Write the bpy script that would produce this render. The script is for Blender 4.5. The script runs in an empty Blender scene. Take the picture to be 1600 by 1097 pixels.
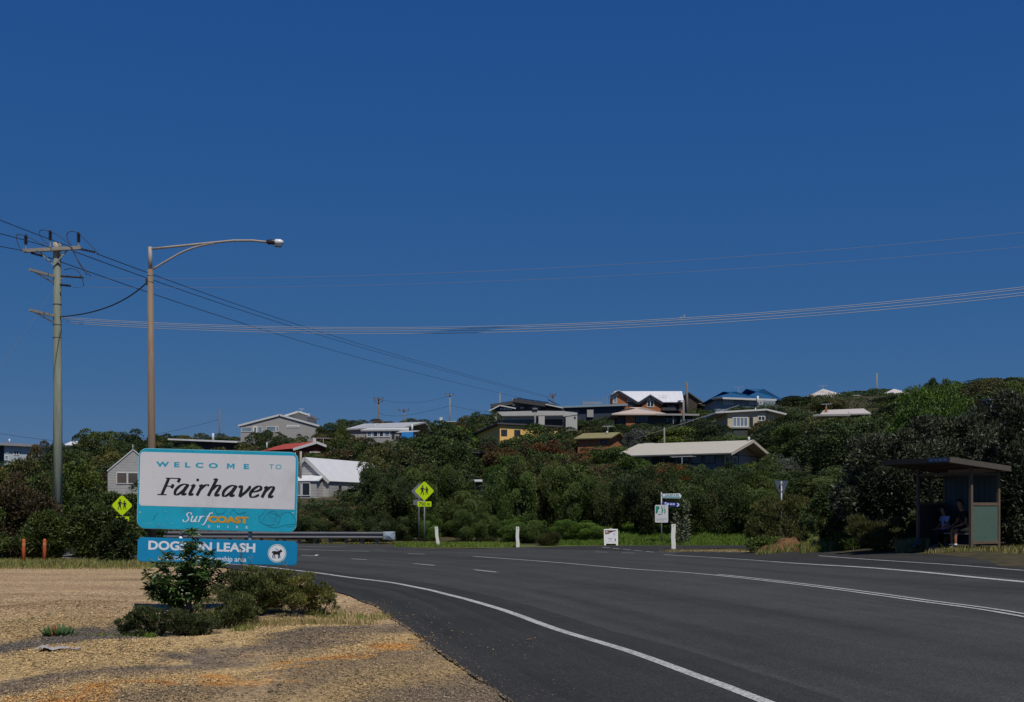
import bpy, bmesh, math, random
import numpy as np
from mathutils import Vector, Matrix

SC = bpy.context.scene
COL = SC.collection
R = math.radians
# ------------------------------------------------------------------ camera, sky, sun, exposure
CAMH, F, HOR = 1.55, 1800.0, 795.0          # eye height (m), focal length and horizon row for a 1600 px wide frame
cam = bpy.data.cameras.new('camera'); cam_o = bpy.data.objects.new('camera', cam); COL.objects.link(cam_o)
cam.sensor_width = 36; cam.lens = F / 1600 * 36; cam.shift_y = (HOR - 548.5) / 1600
cam.clip_start = 0.1; cam.clip_end = 3000
cam_o.location = (0, 0, CAMH); cam_o.rotation_euler = (R(90), 0, 0)
SC.camera = cam_o

SUN = Vector((0.18, -0.47, 0.86)).normalized()
world = bpy.data.worlds.new('World'); SC.world = world; world.use_nodes = True
wn = world.node_tree; wn.nodes.clear()
sky = wn.nodes.new('ShaderNodeTexSky'); sky.sky_type = 'NISHITA'; sky.sun_disc = False
sky.sun_elevation = math.asin(SUN.z); sky.sun_rotation = math.atan2(SUN.x, SUN.y)
sky.altitude = 0; sky.air_density = 0.7; sky.dust_density = 0.25; sky.ozone_density = 7.0
bg = wn.nodes.new('ShaderNodeBackground'); bg.inputs[1].default_value = 0.075
wo = wn.nodes.new('ShaderNodeOutputWorld')
EXPO = -0.2
sc_ = wn.nodes.new('ShaderNodeSeparateColor'); cc_ = wn.nodes.new('ShaderNodeCombineColor'); wn.links.new(sky.outputs[0], sc_.inputs[0])
for ch, (a_, g_) in enumerate(((0.37, 1.0), (0.29, 0.53), (0.35, 0.18))):          # the deep polarised blue: each channel of the sky on its own response
    k_ = 0.075 * 2 ** EXPO; p_ = wn.nodes.new('ShaderNodeMath'); p_.operation = 'POWER'; m_ = wn.nodes.new('ShaderNodeMath'); m_.operation = 'MULTIPLY'; n_ = wn.nodes.new('ShaderNodeMath'); n_.operation = 'MULTIPLY'
    n_.inputs[1].default_value = 0.0589; p_.inputs[1].default_value = g_; m_.inputs[1].default_value = a_ / k_
    wn.links.new(sc_.outputs[ch], n_.inputs[0]); wn.links.new(n_.outputs[0], p_.inputs[0]); wn.links.new(p_.outputs[0], m_.inputs[0]); wn.links.new(m_.outputs[0], cc_.inputs[ch])
wn.links.new(cc_.outputs[0], bg.inputs[0]); wn.links.new(bg.outputs[0], wo.inputs[0])
sun = bpy.data.lights.new('sun', 'SUN'); sun.energy = 4.2; sun.angle = R(0.53); sun.color = (1.0, 0.95, 0.87)
sun_o = bpy.data.objects.new('sun', sun); COL.objects.link(sun_o)
sun_o.rotation_euler = SUN.to_track_quat('Z', 'Y').to_euler(); sun_o.location = SUN * 300
SC.view_settings.view_transform = 'Standard'; SC.view_settings.look = 'None'
SC.view_settings.exposure = EXPO; SC.view_settings.gamma = 1.0
SC.render.engine = 'CYCLES'
SC.cycles.use_denoising = True
SC.cycles.max_bounces = 6; SC.cycles.diffuse_bounces = 3; SC.cycles.transparent_max_bounces = 4
SC.cycles.sample_clamp_indirect = 4
SC.render.film_transparent = False

# ------------------------------------------------------------------ terrain height and pixel helpers
def S(t):
    t = np.clip(t, 0.0, 1.0); return t * t * (3 - 2 * t)
RPX = [-1200, -200, 0, 120, 200, 400, 700, 900, 1100, 1300, 1500, 1800, 3000]
RHT = [4.5, 6.0, 6.3, 6.8, 8.0, 10.2, 11.4, 12.6, 13.8, 14.4, 14.8, 15.0, 15.0]
def G(x, y):
    x = np.asarray(x, float); y = np.asarray(y, float)
    g = 0.42 * S((x - 7.5) / 5.0) * S((46 - y) / 9.0)
    g = g + 0.10 * np.clip(x - 15, 0, 30) * S((y - 8) / 20)
    yy = np.maximum(y, 20.0)
    rid = np.interp(800 + F * x / yy, RPX, RHT)
    t = np.clip((y - 52) / 118.0, 0, 1)
    g = g + rid * (0.55 * t + 0.45 * S(t)) - 0.03 * np.clip(y - 175, 0, 600)
    g = g + 0.45 * S((y - 49) / 8) * S((x - 1.5) / 4)            # bank behind the side road
    near = S((24 - y) / 6) * S((-0.5 - x) / 2.5)
    g = g + near * 0.035 * (np.sin(x * 2.1 + y * 0.9) + np.sin(y * 1.7 - x * 1.1))
    return g
def g1(x, y): return float(G(x, y))
def P(px, py, d): return Vector(((px - 800) / F * d, d, CAMH + (HOR - py) / F * d))
def GP(px, py):                                                   # the point of the ground seen at a pixel
    u = (px - 800) / F; v = (HOR - py) / F
    d0, d1 = 3.0, 400.0
    lo = d0
    while lo < d1 and CAMH + v * lo > g1(u * lo, lo): lo += 0.25
    a, b = lo - 0.25, lo
    for _ in range(30):
        m = (a + b) / 2
        if CAMH + v * m > g1(u * m, m): a = m
        else: b = m
    return Vector((u * b, b, g1(u * b, b)))

# ------------------------------------------------------------------ materials
MATS = {}
def new_mat(name):
    m = bpy.data.materials.new(name); m.use_nodes = True
    nt = m.node_tree; b = nt.nodes['Principled BSDF']; MATS[name] = m
    return m, nt, b
def N(nt, typ, **kw):
    n = nt.nodes.new(typ)
    for k, v in kw.items(): setattr(n, k, v)
    return n
def ramp(nt, fac, stops):
    r = N(nt, 'ShaderNodeValToRGB'); e = r.color_ramp.elements
    while len(e) < len(stops): e.new(0.5)
    for el, (p, c) in zip(e, stops):
        el.position = p; el.color = c if len(c) == 4 else (*c, 1)
    nt.links.new(fac, r.inputs[0]); return r.outputs[0]
def mixc(nt, a, b, fac, mode='MIX'):
    n = N(nt, 'ShaderNodeMix', data_type='RGBA', blend_type=mode)
    for sock, v in ((n.inputs[0], fac), (n.inputs[6], a), (n.inputs[7], b)):
        if hasattr(v, 'is_linked'): nt.links.new(v, sock)
        elif isinstance(v, (int, float)): sock.default_value = v
        else: sock.default_value = (*v, 1) if len(v) == 3 else v
    return n.outputs[2]
def mathn(nt, op, a, b=0.0, c=None):
    n = N(nt, 'ShaderNodeMath', operation=op)
    for i, v in enumerate((a, b, c)):
        if v is None: continue
        if hasattr(v, 'is_linked'): nt.links.new(v, n.inputs[i])
        else: n.inputs[i].default_value = v
    return n.outputs[0]
def noise(nt, vec, scale, detail=3, rough=0.6):
    n = N(nt, 'ShaderNodeTexNoise'); n.inputs['Scale'].default_value = scale
    n.inputs['Detail'].default_value = detail; n.inputs['Roughness'].default_value = rough
    if vec is not None: nt.links.new(vec, n.inputs['Vector'])
    return n.outputs[0]
def bump(nt, b, h, strength=0.3, dist=0.02):
    n = N(nt, 'ShaderNodeBump'); n.inputs['Strength'].default_value = strength; n.inputs['Distance'].default_value = dist
    nt.links.new(h, n.inputs['Height']); nt.links.new(n.outputs[0], b.inputs['Normal'])
def paint(name, col, rough=0.6, var=0.25, scale=6.0, bmp=0.0, metal=0.0, spec=0.4, dirt=None, stretch=None):
    """procedural surface: a colour broken up by two sizes of noise"""
    m, nt, b = new_mat(name)
    tc = N(nt, 'ShaderNodeTexCoord'); vec = tc.outputs['Object']
    if stretch:
        mp = N(nt, 'ShaderNodeMapping'); mp.inputs['Scale'].default_value = stretch
        nt.links.new(vec, mp.inputs[0]); vec = mp.outputs[0]
    n1 = noise(nt, vec, scale, 5); n2 = noise(nt, vec, scale * 0.17, 2)
    s = mathn(nt, 'ADD', mathn(nt, 'MULTIPLY', n1, 0.6), mathn(nt, 'MULTIPLY', n2, 0.4))
    lo = tuple(c * (1 - var) for c in col); hi = tuple(min(1, c * (1 + var)) for c in col)
    c = ramp(nt, s, [(0.3, lo), (0.7, hi)])
    if dirt:
        d = ramp(nt, noise(nt, vec, scale * 0.7, 6, 0.7), [(0.52, (0, 0, 0)), (0.75, (1, 1, 1))])
        c = mixc(nt, c, dirt, d)
    nt.links.new(c, b.inputs['Base Color'])
    b.inputs['Roughness'].default_value = rough; b.inputs['Metallic'].default_value = metal
    b.inputs['Specular IOR Level'].default_value = spec
    if bmp: bump(nt, b, n1, bmp, 0.01)
    return m
def cladding(name, col, pitch=0.2, axis=2, rough=0.7, var=0.12, depth=0.5, joint=0.8):
    """weatherboards or ribbed sheet: ridges repeated along one local axis, as bump and thin joint lines"""
    m, nt, b = new_mat(name)
    tc = N(nt, 'ShaderNodeTexCoord'); sx = N(nt, 'ShaderNodeSeparateXYZ'); nt.links.new(tc.outputs['Object'], sx.inputs[0])
    fr = mathn(nt, 'FRACT', mathn(nt, 'DIVIDE', sx.outputs[axis], pitch))
    line = ramp(nt, fr, [(0.0, (0.25, 0.25, 0.25)), (0.2, (0.9, 0.9, 0.9)), (0.3, (1, 1, 1)), (0.95, (1, 1, 1)), (1.0, (0.5, 0.5, 0.5))])
    n1 = noise(nt, tc.outputs['Object'], 1.3, 4)
    c = ramp(nt, n1, [(0.3, tuple(x * (1 - var) for x in col)), (0.7, tuple(min(1, x * (1 + var)) for x in col))])
    nt.links.new(mixc(nt, c, line, joint, 'MULTIPLY'), b.inputs['Base Color'])
    b.inputs['Roughness'].default_value = rough
    bump(nt, b, fr, depth, 0.02)
    return m
def glass_mat(name, col, rough=0.06):
    m, nt, b = new_mat(name)
    tc = N(nt, 'ShaderNodeTexCoord'); n1 = noise(nt, tc.outputs['Object'], 0.8, 2)
    nt.links.new(ramp(nt, n1, [(0.35, tuple(x * 0.7 for x in col)), (0.65, col)]), b.inputs['Base Color'])
    b.inputs['Roughness'].default_value = rough; b.inputs['Specular IOR Level'].default_value = 0.6
    return m
def leaf_mat(name, dark, light, rough=0.55, hue=0.25, trans=0.12, spec=0.25):
    """leaf colour from the per-leaf tint, shifted from plant to plant"""
    m, nt, b = new_mat(name)
    at = N(nt, 'ShaderNodeAttribute', attribute_name='tint')
    oi = N(nt, 'ShaderNodeObjectInfo')
    c = ramp(nt, at.outputs['Fac'], [(0.0, dark), (1.0, light)])
    shift = ramp(nt, oi.outputs['Random'], [(0.0, (1 - hue * 1.3, 1 - hue * 1.2, 1 - hue)), (0.35, (1, 1, 1)), (0.7, (1 + hue * .2, 1 + hue * .5, 1 + hue * .3)), (1.0, (1 + hue * 1.5, 1 + hue * 1.1, 1 - hue * 0.3))])
    c = mixc(nt, c, shift, 1.0, 'MULTIPLY')
    nt.links.new(c, b.inputs['Base Color'])
    b.inputs['Roughness'].default_value = rough; b.inputs['Specular IOR Level'].default_value = spec
    tr = N(nt, 'ShaderNodeBsdfTranslucent'); nt.links.new(c, tr.inputs[0])
    mx = N(nt, 'ShaderNodeMixShader'); mx.inputs[0].default_value = trans
    out = nt.nodes['Material Output']
    nt.links.new(b.outputs[0], mx.inputs[1]); nt.links.new(tr.outputs[0], mx.inputs[2]); nt.links.new(mx.outputs[0], out.inputs[0])
    return m

def gravel_colour(nt, grain):
    """tan gravel with darker, greyer and orange bands lying across it; grain is a per-stone random value"""
    ge = N(nt, 'ShaderNodeNewGeometry'); pos = ge.outputs['Position']
    dt = N(nt, 'ShaderNodeVectorMath', operation='DOT_PRODUCT'); nt.links.new(pos, dt.inputs[0]); dt.inputs[1].default_value = (0.88, -0.48, 0)
    wob = noise(nt, pos, 0.7, 4); wob2 = noise(nt, pos, 3.5, 4)
    u = mathn(nt, 'ADD', dt.outputs['Value'], mathn(nt, 'MULTIPLY', mathn(nt, 'SUBTRACT', wob, 0.5), 2.2))
    u = mathn(nt, 'ADD', u, mathn(nt, 'MULTIPLY', mathn(nt, 'SUBTRACT', wob2, 0.5), 0.9))
    t = mathn(nt, 'DIVIDE', mathn(nt, 'ADD', u, 13.0), 8.0)
    tan, tan2, grey, orange = (0.43, 0.30, 0.142), (0.36, 0.25, 0.12), (0.125, 0.105, 0.085), (0.44, 0.215, 0.06)
    band = ramp(nt, t, [(0.0, tan2), (0.10, tan2), (0.17, grey), (0.27, grey), (0.34, tan), (0.47, tan), (0.52, (0.16, 0.125, 0.09)),
                        (0.58, (0.22, 0.16, 0.1)), (0.66, tan), (0.70, tan), (0.75, (0.24, 0.175, 0.105)), (0.88, tan2), (1.0, (0.2, 0.15, 0.1))])
    om = ramp(nt, t, [(0.655, (0, 0, 0)), (0.69, (1, 1, 1)), (0.715, (1, 1, 1)), (0.75, (0, 0, 0))])
    op = ramp(nt, noise(nt, pos, 1.5, 5, 0.7), [(0.42, (0, 0, 0)), (0.54, (1, 1, 1))])
    band = mixc(nt, band, orange, mathn(nt, 'MULTIPLY', om, op))
    op2 = ramp(nt, noise(nt, pos, 0.9, 6, 0.75), [(0.6, (0, 0, 0)), (0.72, (1, 1, 1))])
    band = mixc(nt, band, (0.40, 0.23, 0.09), mathn(nt, 'MULTIPLY', op2, 0.7))
    sy = N(nt, 'ShaderNodeSeparateXYZ'); nt.links.new(pos, sy.inputs[0])
    fy = ramp(nt, mathn(nt, 'DIVIDE', mathn(nt, 'SUBTRACT', sy.outputs[1], 14.5), 3.5), [(0, (0, 0, 0)), (1, (1, 1, 1))])
    mp = N(nt, 'ShaderNodeMapping'); mp.inputs['Scale'].default_value = (0.25, 0.9, 1); nt.links.new(pos, mp.inputs[0])
    far = ramp(nt, noise(nt, mp.outputs[0], 0.9, 5, 0.65), [(0.3, (0.16, 0.108, 0.06)), (0.42, (0.34, 0.23, 0.13)), (0.62, (0.41, 0.295, 0.165)), (0.75, (0.40, 0.245, 0.11))])
    c = mixc(nt, band, far, fy)
    gr = ramp(nt, grain, [(0.0, (0.22, 0.23, 0.25)), (0.2, (0.55, 0.55, 0.55)), (0.45, (1, 1, 1)), (0.8, (1.25, 1.25, 1.2)), (1.0, (1.65, 1.65, 1.65))])
    return mixc(nt, c, gr, 1.0, 'MULTIPLY')

def ground_mat():
    m, nt, b = new_mat('ground_gravel_and_soil')
    ge = N(nt, 'ShaderNodeNewGeometry'); pos = ge.outputs['Position']
    vo = N(nt, 'ShaderNodeTexVoronoi'); vo.inputs['Scale'].default_value = 38; nt.links.new(pos, vo.inputs['Vector'])
    sp = N(nt, 'ShaderNodeSeparateColor'); nt.links.new(vo.outputs['Color'], sp.inputs[0])
    gv = gravel_colour(nt, sp.outputs[0])
    a1 = N(nt, 'ShaderNodeAttribute', attribute_name='litter'); a2 = N(nt, 'ShaderNodeAttribute', attribute_name='grass')
    lit = ramp(nt, noise(nt, pos, 2.0, 6, 0.7), [(0.3, (0.03, 0.028, 0.016)), (0.5, (0.06, 0.052, 0.028)), (0.7, (0.1, 0.075, 0.04))])
    gra = ramp(nt, noise(nt, pos, 3.0, 6, 0.7), [(0.3, (0.05, 0.07, 0.02)), (0.55, (0.1, 0.12, 0.03)), (0.75, (0.16, 0.14, 0.06))])
    nz = mathn(nt, 'MULTIPLY', mathn(nt, 'SUBTRACT', noise(nt, pos, 1.6, 5, 0.7), 0.5), 0.9)
    f1 = ramp(nt, mathn(nt, 'ADD', a1.outputs['Fac'], nz), [(0.4, (0, 0, 0)), (0.6, (1, 1, 1))])
    f2 = ramp(nt, mathn(nt, 'ADD', a2.outputs['Fac'], nz), [(0.4, (0, 0, 0)), (0.6, (1, 1, 1))])
    c = mixc(nt, mixc(nt, gv, lit, f1), gra, f2)
    nt.links.new(c, b.inputs['Base Color']); b.inputs['Roughness'].default_value = 0.95; b.inputs['Specular IOR Level'].default_value = 0.15
    h = mathn(nt, 'ADD', mathn(nt, 'MULTIPLY', vo.outputs['Distance'], -0.6), noise(nt, pos, 9, 6, 0.7))
    bump(nt, b, h, 0.7, 0.03)
    return m
def pebble_mat():
    m, nt, b = new_mat('loose_gravel')
    at = N(nt, 'ShaderNodeAttribute', attribute_name='tint')
    nt.links.new(gravel_colour(nt, at.outputs['Fac']), b.inputs['Base Color']); b.inputs['Roughness'].default_value = 0.9
    return m
def asphalt_mat(name, lo, hi):
    m, nt, b = new_mat(name)
    ge = N(nt, 'ShaderNodeNewGeometry'); pos = ge.outputs['Position']
    uv = N(nt, 'ShaderNodeUVMap'); mp = N(nt, 'ShaderNodeMapping'); mp.inputs['Scale'].default_value = (1.0, 0.035, 1); nt.links.new(uv.outputs[0], mp.inputs[0])
    lane = noise(nt, mp.outputs[0], 1.3, 3, 0.55)
    blot = noise(nt, pos, 0.55, 6, 0.7); fine = noise(nt, pos, 130, 2, 0.8)
    vo = N(nt, 'ShaderNodeTexVoronoi'); vo.inputs['Scale'].default_value = 75; nt.links.new(pos, vo.inputs['Vector'])
    sp = N(nt, 'ShaderNodeSeparateColor'); nt.links.new(vo.outputs['Color'], sp.inputs[0])
    s = mathn(nt, 'ADD', mathn(nt, 'MULTIPLY', lane, 0.62), mathn(nt, 'MULTIPLY', blot, 0.38))
    c = ramp(nt, s, [(0.38, lo), (0.62, hi)])
    grain = ramp(nt, sp.outputs[0], [(0.0, (0.55, 0.55, 0.55)), (0.6, (1, 1, 1)), (0.93, (1.25, 1.25, 1.25)), (1.0, (2.4, 2.3, 2.1))])
    c = mixc(nt, c, grain, 0.75, 'MULTIPLY')
    nt.links.new(c, b.inputs['Base Color']); b.inputs['Roughness'].default_value = 0.9; b.inputs['Specular IOR Level'].default_value = 0.18
    bump(nt, b, mathn(nt, 'ADD', vo.outputs['Distance'], fine), 0.35, 0.006)
    return m
def line_mat():
    m, nt, b = new_mat('worn_road_paint')
    ge = N(nt, 'ShaderNodeNewGeometry'); pos = ge.outputs['Position']
    w = ramp(nt, noise(nt, pos, 26, 6, 0.75), [(0.36, (0.1, 0.1, 0.1)), (0.5, (0.42, 0.42, 0.4)), (0.7, (0.55, 0.55, 0.53))])
    w2 = ramp(nt, noise(nt, pos, 1.2, 4, 0.6), [(0.3, (0.75, 0.75, 0.75)), (0.6, (1, 1, 1))])
    nt.links.new(mixc(nt, w, w2, 1, 'MULTIPLY'), b.inputs['Base Color']); b.inputs['Roughness'].default_value = 0.8
    return m

# ------------------------------------------------------------------ mesh builder
class MB:
    def __init__(self): self.v = []; self.f = []; self.m = []; self.off = 0.0
    def add(self, vs, fs, mat=0):
        k = len(self.v); self.v += [tuple(p) for p in vs]; self.f += [tuple(i + k for i in f) for f in fs]; self.m += [mat] * len(fs); return self
    def box(self, x0, x1, y0, y1, z0, z1, mat=0):
        vs = [(x0, y0, z0), (x1, y0, z0), (x1, y1, z0), (x0, y1, z0), (x0, y0, z1), (x1, y0, z1), (x1, y1, z1), (x0, y1, z1)]
        return self.add(vs, [(0, 3, 2, 1), (4, 5, 6, 7), (0, 1, 5, 4), (1, 2, 6, 5), (2, 3, 7, 6), (3, 0, 4, 7)], mat)
    def bar(self, a, b, w, h, mat=0, up=(0, 0, 1)):
        a, b = Vector(a), Vector(b); t = (b - a).normalized(); up = Vector(up)
        s = t.cross(up)
        s = s.normalized() if s.length > 1e-4 else Vector((1, 0, 0)); u = s.cross(t)
        vs = [p + s * (i * w / 2) + u * (j * h / 2) for p in (a, b) for i, j in ((-1, -1), (1, -1), (1, 1), (-1, 1))]
        return self.add(vs, [(0, 1, 2, 3), (7, 6, 5, 4), (0, 4, 5, 1), (1, 5, 6, 2), (2, 6, 7, 3), (3, 7, 4, 0)], mat)
    def tube(self, pts, r, seg=8, mat=0, caps=True):
        pts = [Vector(p) for p in pts]; n = len(pts); rs = r if isinstance(r, (list, tuple)) else [r] * n
        vs = []; fs = []; s = None
        for i, p in enumerate(pts):
            t = (pts[min(i + 1, n - 1)] - pts[max(i - 1, 0)]).normalized()
            if s is None: s = t.cross(Vector((0, 0, 1)) if abs(t.z) < .9 else Vector((0, 1, 0)))
            else: s = s - t * s.dot(t)
            s.normalize(); u = s.cross(t)
            vs += [p + (s * math.cos(a) + u * math.sin(a)) * rs[i] for a in (2 * math.pi * k / seg for k in range(seg))]
        for i in range(n - 1):
            for k in range(seg):
                a = i * seg + k; b2 = i * seg + (k + 1) % seg
                fs.append((a, b2, b2 + seg, a + seg))
        if caps: fs += [tuple(range(seg))[::-1], tuple(range((n - 1) * seg, n * seg))]
        return self.add(vs, fs, mat)
    def prism(self, poly, y0, y1, mat=0):
        """outline in the XZ plane given depth from y0 (front) to y1"""
        n = len(poly)
        a = sum(poly[i][0] * poly[(i + 1) % n][1] - poly[(i + 1) % n][0] * poly[i][1] for i in range(n))
        if a < 0: poly = poly[::-1]
        vs = [(x, y0, z) for x, z in poly] + [(x, y1, z) for x, z in poly]
        fs = [tuple(range(n)), tuple(range(2 * n - 1, n - 1, -1))] + [(i, i + n, (i + 1) % n + n, (i + 1) % n) for i in range(n)]
        return self.add(vs, fs, mat)
    def sheet(self, quad, th, mat=0):
        """a slab of even thickness under four corner points"""
        q = [Vector(p) for p in quad]; nrm = (q[1] - q[0]).cross(q[3] - q[0]).normalized()
        if nrm.z < 0: nrm = -nrm
        vs = q + [p - nrm * th for p in q]
        fs = [(0, 1, 2, 3), (7, 6, 5, 4)] + [(i, i + 4, (i + 1) % 4 + 4, (i + 1) % 4) for i in range(4)]
        return self.add(vs, fs, mat)
    def lathe(self, prof, seg=12, at=(0, 0, 0), mat=0):
        at = Vector(at); vs = []; fs = []
        for r, z in prof:
            vs += [at + Vector((r * math.cos(a), r * math.sin(a), z)) for a in (2 * math.pi * k / seg for k in range(seg))]
        for i in range(len(prof) - 1):
            for k in range(seg):
                a = i * seg + k; b2 = i * seg + (k + 1) % seg
                fs.append((a, b2, b2 + seg, a + seg))
        fs += [tuple(range(seg))[::-1], tuple(range((len(prof) - 1) * seg, len(prof) * seg))]
        return self.add(vs, fs, mat)
    def ribbon(self, pts, ws, y, mat=0):
        """flat stroke in the XZ plane facing -Y, each stroke 0.15 mm proud of the last"""
        self.off += 0.00015; y = y - self.off
        P2 = [Vector(p) for p in pts]; n = len(P2); vs = []
        for i in range(n):
            t = (P2[min(i + 1, n - 1)] - P2[max(i - 1, 0)]).normalized(); s = Vector((-t.y, t.x)) * (ws[i] / 2)
            vs += [(P2[i].x + s.x, y, P2[i].y + s.y), (P2[i].x - s.x, y, P2[i].y - s.y)]
        return self.add(vs, [(2 * i, 2 * i + 1, 2 * i + 3, 2 * i + 2) for i in range(n - 1)], mat)
    def poly(self, pts, y, mat=0):
        self.off += 0.00015; n = len(pts)
        a = sum(pts[i][0] * pts[(i + 1) % n][1] - pts[(i + 1) % n][0] * pts[i][1] for i in range(n))
        if a < 0: pts = pts[::-1]
        return self.add([(x, y - self.off, z) for x, z in pts], [tuple(range(n))], mat)
    def disc(self, cx, cz, r, y, mat=0, seg=24, sx=1.0):
        return self.poly([(cx + sx * r * math.cos(2 * math.pi * k / seg), cz + r * math.sin(2 * math.pi * k / seg)) for k in range(seg)], y, mat)
    def build(self, name, mats, parent=None, smooth=False):
        me = bpy.data.meshes.new(name); me.from_pydata(self.v, [], self.f)
        for m in (mats if isinstance(mats, (list, tuple)) else [mats]): me.materials.append(m)
        me.polygons.foreach_set('material_index', self.m)
        if smooth: me.polygons.foreach_set('use_smooth', [True] * len(self.f))
        me.update(); return link(name, me, parent)
def link(name, me, parent=None):
    o = bpy.data.objects.new(name, me); COL.objects.link(o)
    if parent is not None: o.parent = parent
    return o
def tag(o, label=None, cat=None, group=None, kind=None):
    if label: o['label'] = label
    if cat: o['category'] = cat
    if group: o['group'] = group
    if kind: o['kind'] = kind
    return o
def thing(name, loc, label, cat, group=None, yaw=0.0):
    o = bpy.data.objects.new(name, None); COL.objects.link(o); o.empty_display_size = 0.3
    o.location = loc; o.rotation_euler = (0, 0, yaw); return tag(o, label, cat, group)
def np_mesh(name, V, Fq, mat, tint=None, smooth=False):
    me = bpy.data.meshes.new(name); V = np.asarray(V, np.float32); Fq = np.asarray(Fq, np.int32); k = Fq.shape[1]; n = len(Fq)
    me.vertices.add(len(V)); me.vertices.foreach_set('co', V.ravel())
    me.loops.add(n * k); me.loops.foreach_set('vertex_index', Fq.ravel())
    me.polygons.add(n); me.polygons.foreach_set('loop_start', np.arange(0, n * k, k, dtype=np.int32)); me.polygons.foreach_set('loop_total', np.full(n, k, np.int32))
    if tint is not None:
        a = me.attributes.new('tint', 'FLOAT', 'FACE'); a.data.foreach_set('value', np.asarray(tint, np.float32))
    me.materials.append(mat); me.update(calc_edges=True); me.validate()
    if smooth: me.polygons.foreach_set('use_smooth', np.ones(n, bool))
    return me
def unit(a): return a / np.maximum(np.linalg.norm(a, axis=1, keepdims=True), 1e-6)
def leaves(rng, pos, axis, nrm, L, W):
    """one four-cornered pointed leaf per position"""
    n = len(pos); L = np.broadcast_to(L, n)[:, None]; W = np.broadcast_to(W, n)[:, None]
    a = unit(axis); s = unit(np.cross(a, nrm)); nn = np.cross(s, a)
    V = np.stack([pos, pos + a * L * 0.5 + s * W / 2 - nn * W * 0.12, pos + a * L, pos + a * L * 0.5 - s * W / 2 - nn * W * 0.12], 1).reshape(-1, 3)
    return V, np.arange(n * 4).reshape(n, 4)
def rdir(rng, n): return unit(rng.normal(size=(n, 3)))

# ------------------------------------------------------------------ the ground and the roads
def smooth_line(pts, step):
    """Catmull-Rom through 2D points, then even steps"""
    p = [np.array(q[:2], float) for q in pts]; p = [2 * p[0] - p[1]] + p + [2 * p[-1] - p[-2]]; out = []
    for i in range(1, len(p) - 2):
        for t in np.linspace(0, 1, 24, endpoint=False):
            a, b, c, d = p[i - 1:i + 3]
            out.append(0.5 * (2 * b + (c - a) * t + (2 * a - 5 * b + 4 * c - d) * t ** 2 + (3 * b - a - 3 * c + d) * t ** 3))
    out.append(p[-2]); out = np.array(out)
    s = np.r_[0, np.cumsum(np.linalg.norm(np.diff(out, axis=0), axis=1))]
    n = max(2, int(s[-1] / step) + 1) if step < 1000 else int(step - 1000)
    q = np.linspace(0, s[-1], n)
    return np.c_[np.interp(q, s, out[:, 0]), np.interp(q, s, out[:, 1])]
def gp2(lst): return [GP(*q)[:2] for q in lst]
def structure(name, me): return tag(link(name, me), kind='structure')
def surface_between(name, Lp, Rp, n, m, dz, mat):
    t = np.linspace(0, 1, m + 1)[None, :, None]
    A = Lp[:, None, :] * (1 - t) + Rp[:, None, :] * t
    V = np.concatenate([A, (G(A[..., 0], A[..., 1]) + dz)[..., None]], 2).reshape(-1, 3)
    i, j = np.meshgrid(np.arange(len(Lp) - 1), np.arange(m), indexing='ij'); a = (i * (m + 1) + j).ravel()
    Fq = np.stack([a, a + 1, a + m + 2, a + m + 1], 1)
    me = np_mesh(name, V, Fq, mat, smooth=True)
    uv = me.uv_layers.new(name='UVMap')
    wid = np.linalg.norm(Lp - Rp, axis=1)[:, None] * np.linspace(0, 1, m + 1)[None, :]
    ln = np.r_[0, np.cumsum(np.linalg.norm(np.diff((Lp + Rp) / 2, axis=0), axis=1))][:, None] + 0 * wid
    UV = np.stack([wid, ln], 2).reshape(-1, 2)[Fq.ravel()]
    uv.data.foreach_set('uv', UV.astype(np.float32).ravel())
    return structure(name, me)
def offset(line, d):
    t = unit(np.gradient(line, axis=0)); return line + np.c_[t[:, 1], -t[:, 0]] * d      # + is to the right of travel
def jitter(line, amp, seed):
    rng = np.random.default_rng(seed); n = len(line)
    j = np.convolve(rng.normal(size=n + 8), np.ones(5) / 5, 'same')[4:4 + n] * amp + rng.normal(size=n) * amp * 0.35
    return offset(line, 1e-6) + (offset(line, 1.0) - line) * j[:, None]

ys = np.r_[np.arange(-30, 3, 3), np.arange(3, 62, 0.5), np.arange(62, 200, 3.0), np.arange(200, 1500, 50)]
xs = np.r_[np.arange(-900, -60, 40), np.arange(-60, -32, 2.0), np.arange(-32, 30, 0.5), np.arange(30, 100, 3), np.arange(100, 901, 40)]
XX, YY = np.meshgrid(xs, ys); ZZ = G(XX, YY)
GV = np.stack([XX, YY, ZZ], 2).reshape(-1, 3)
nx = len(xs); i, j = np.meshgrid(np.arange(len(ys) - 1), np.arange(nx - 1), indexing='ij'); a = (i * nx + j).ravel()
gme = np_mesh('ground', GV, np.stack([a, a + 1, a + nx + 1, a + nx], 1), ground_mat(), smooth=True)
gx, gy = GV[:, 0], GV[:, 1]
litter = np.maximum(S((gy - 33) / 3.0), S((gx - 9.4) / 0.8) * S((gy - 5) / 5))
litter = litter * (1 - np.exp(-((gx - 7.6) / 2.6) ** 2 - ((gy - 42.2) / 1.6) ** 2)) 
grass = np.maximum(S((gx - 0.5) / 1.5) * S((gy - 45) / 1.5) * S((62 - gy) / 5), S((gy - 29.8) / 1.2) * S((33.5 - gy) / 1.5) * S((-7.5 - gx) / 2))
grass = np.maximum(grass, np.exp(-((gx + 1.5) / 3.2) ** 2 - ((gy - 48) / 2.2) ** 2) * 1.2)
grass = np.maximum(grass, 0.62 * np.exp(-((gx + 3.6) / 1.3) ** 2 - ((gy - 17.1) / 1.0) ** 2))
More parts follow.
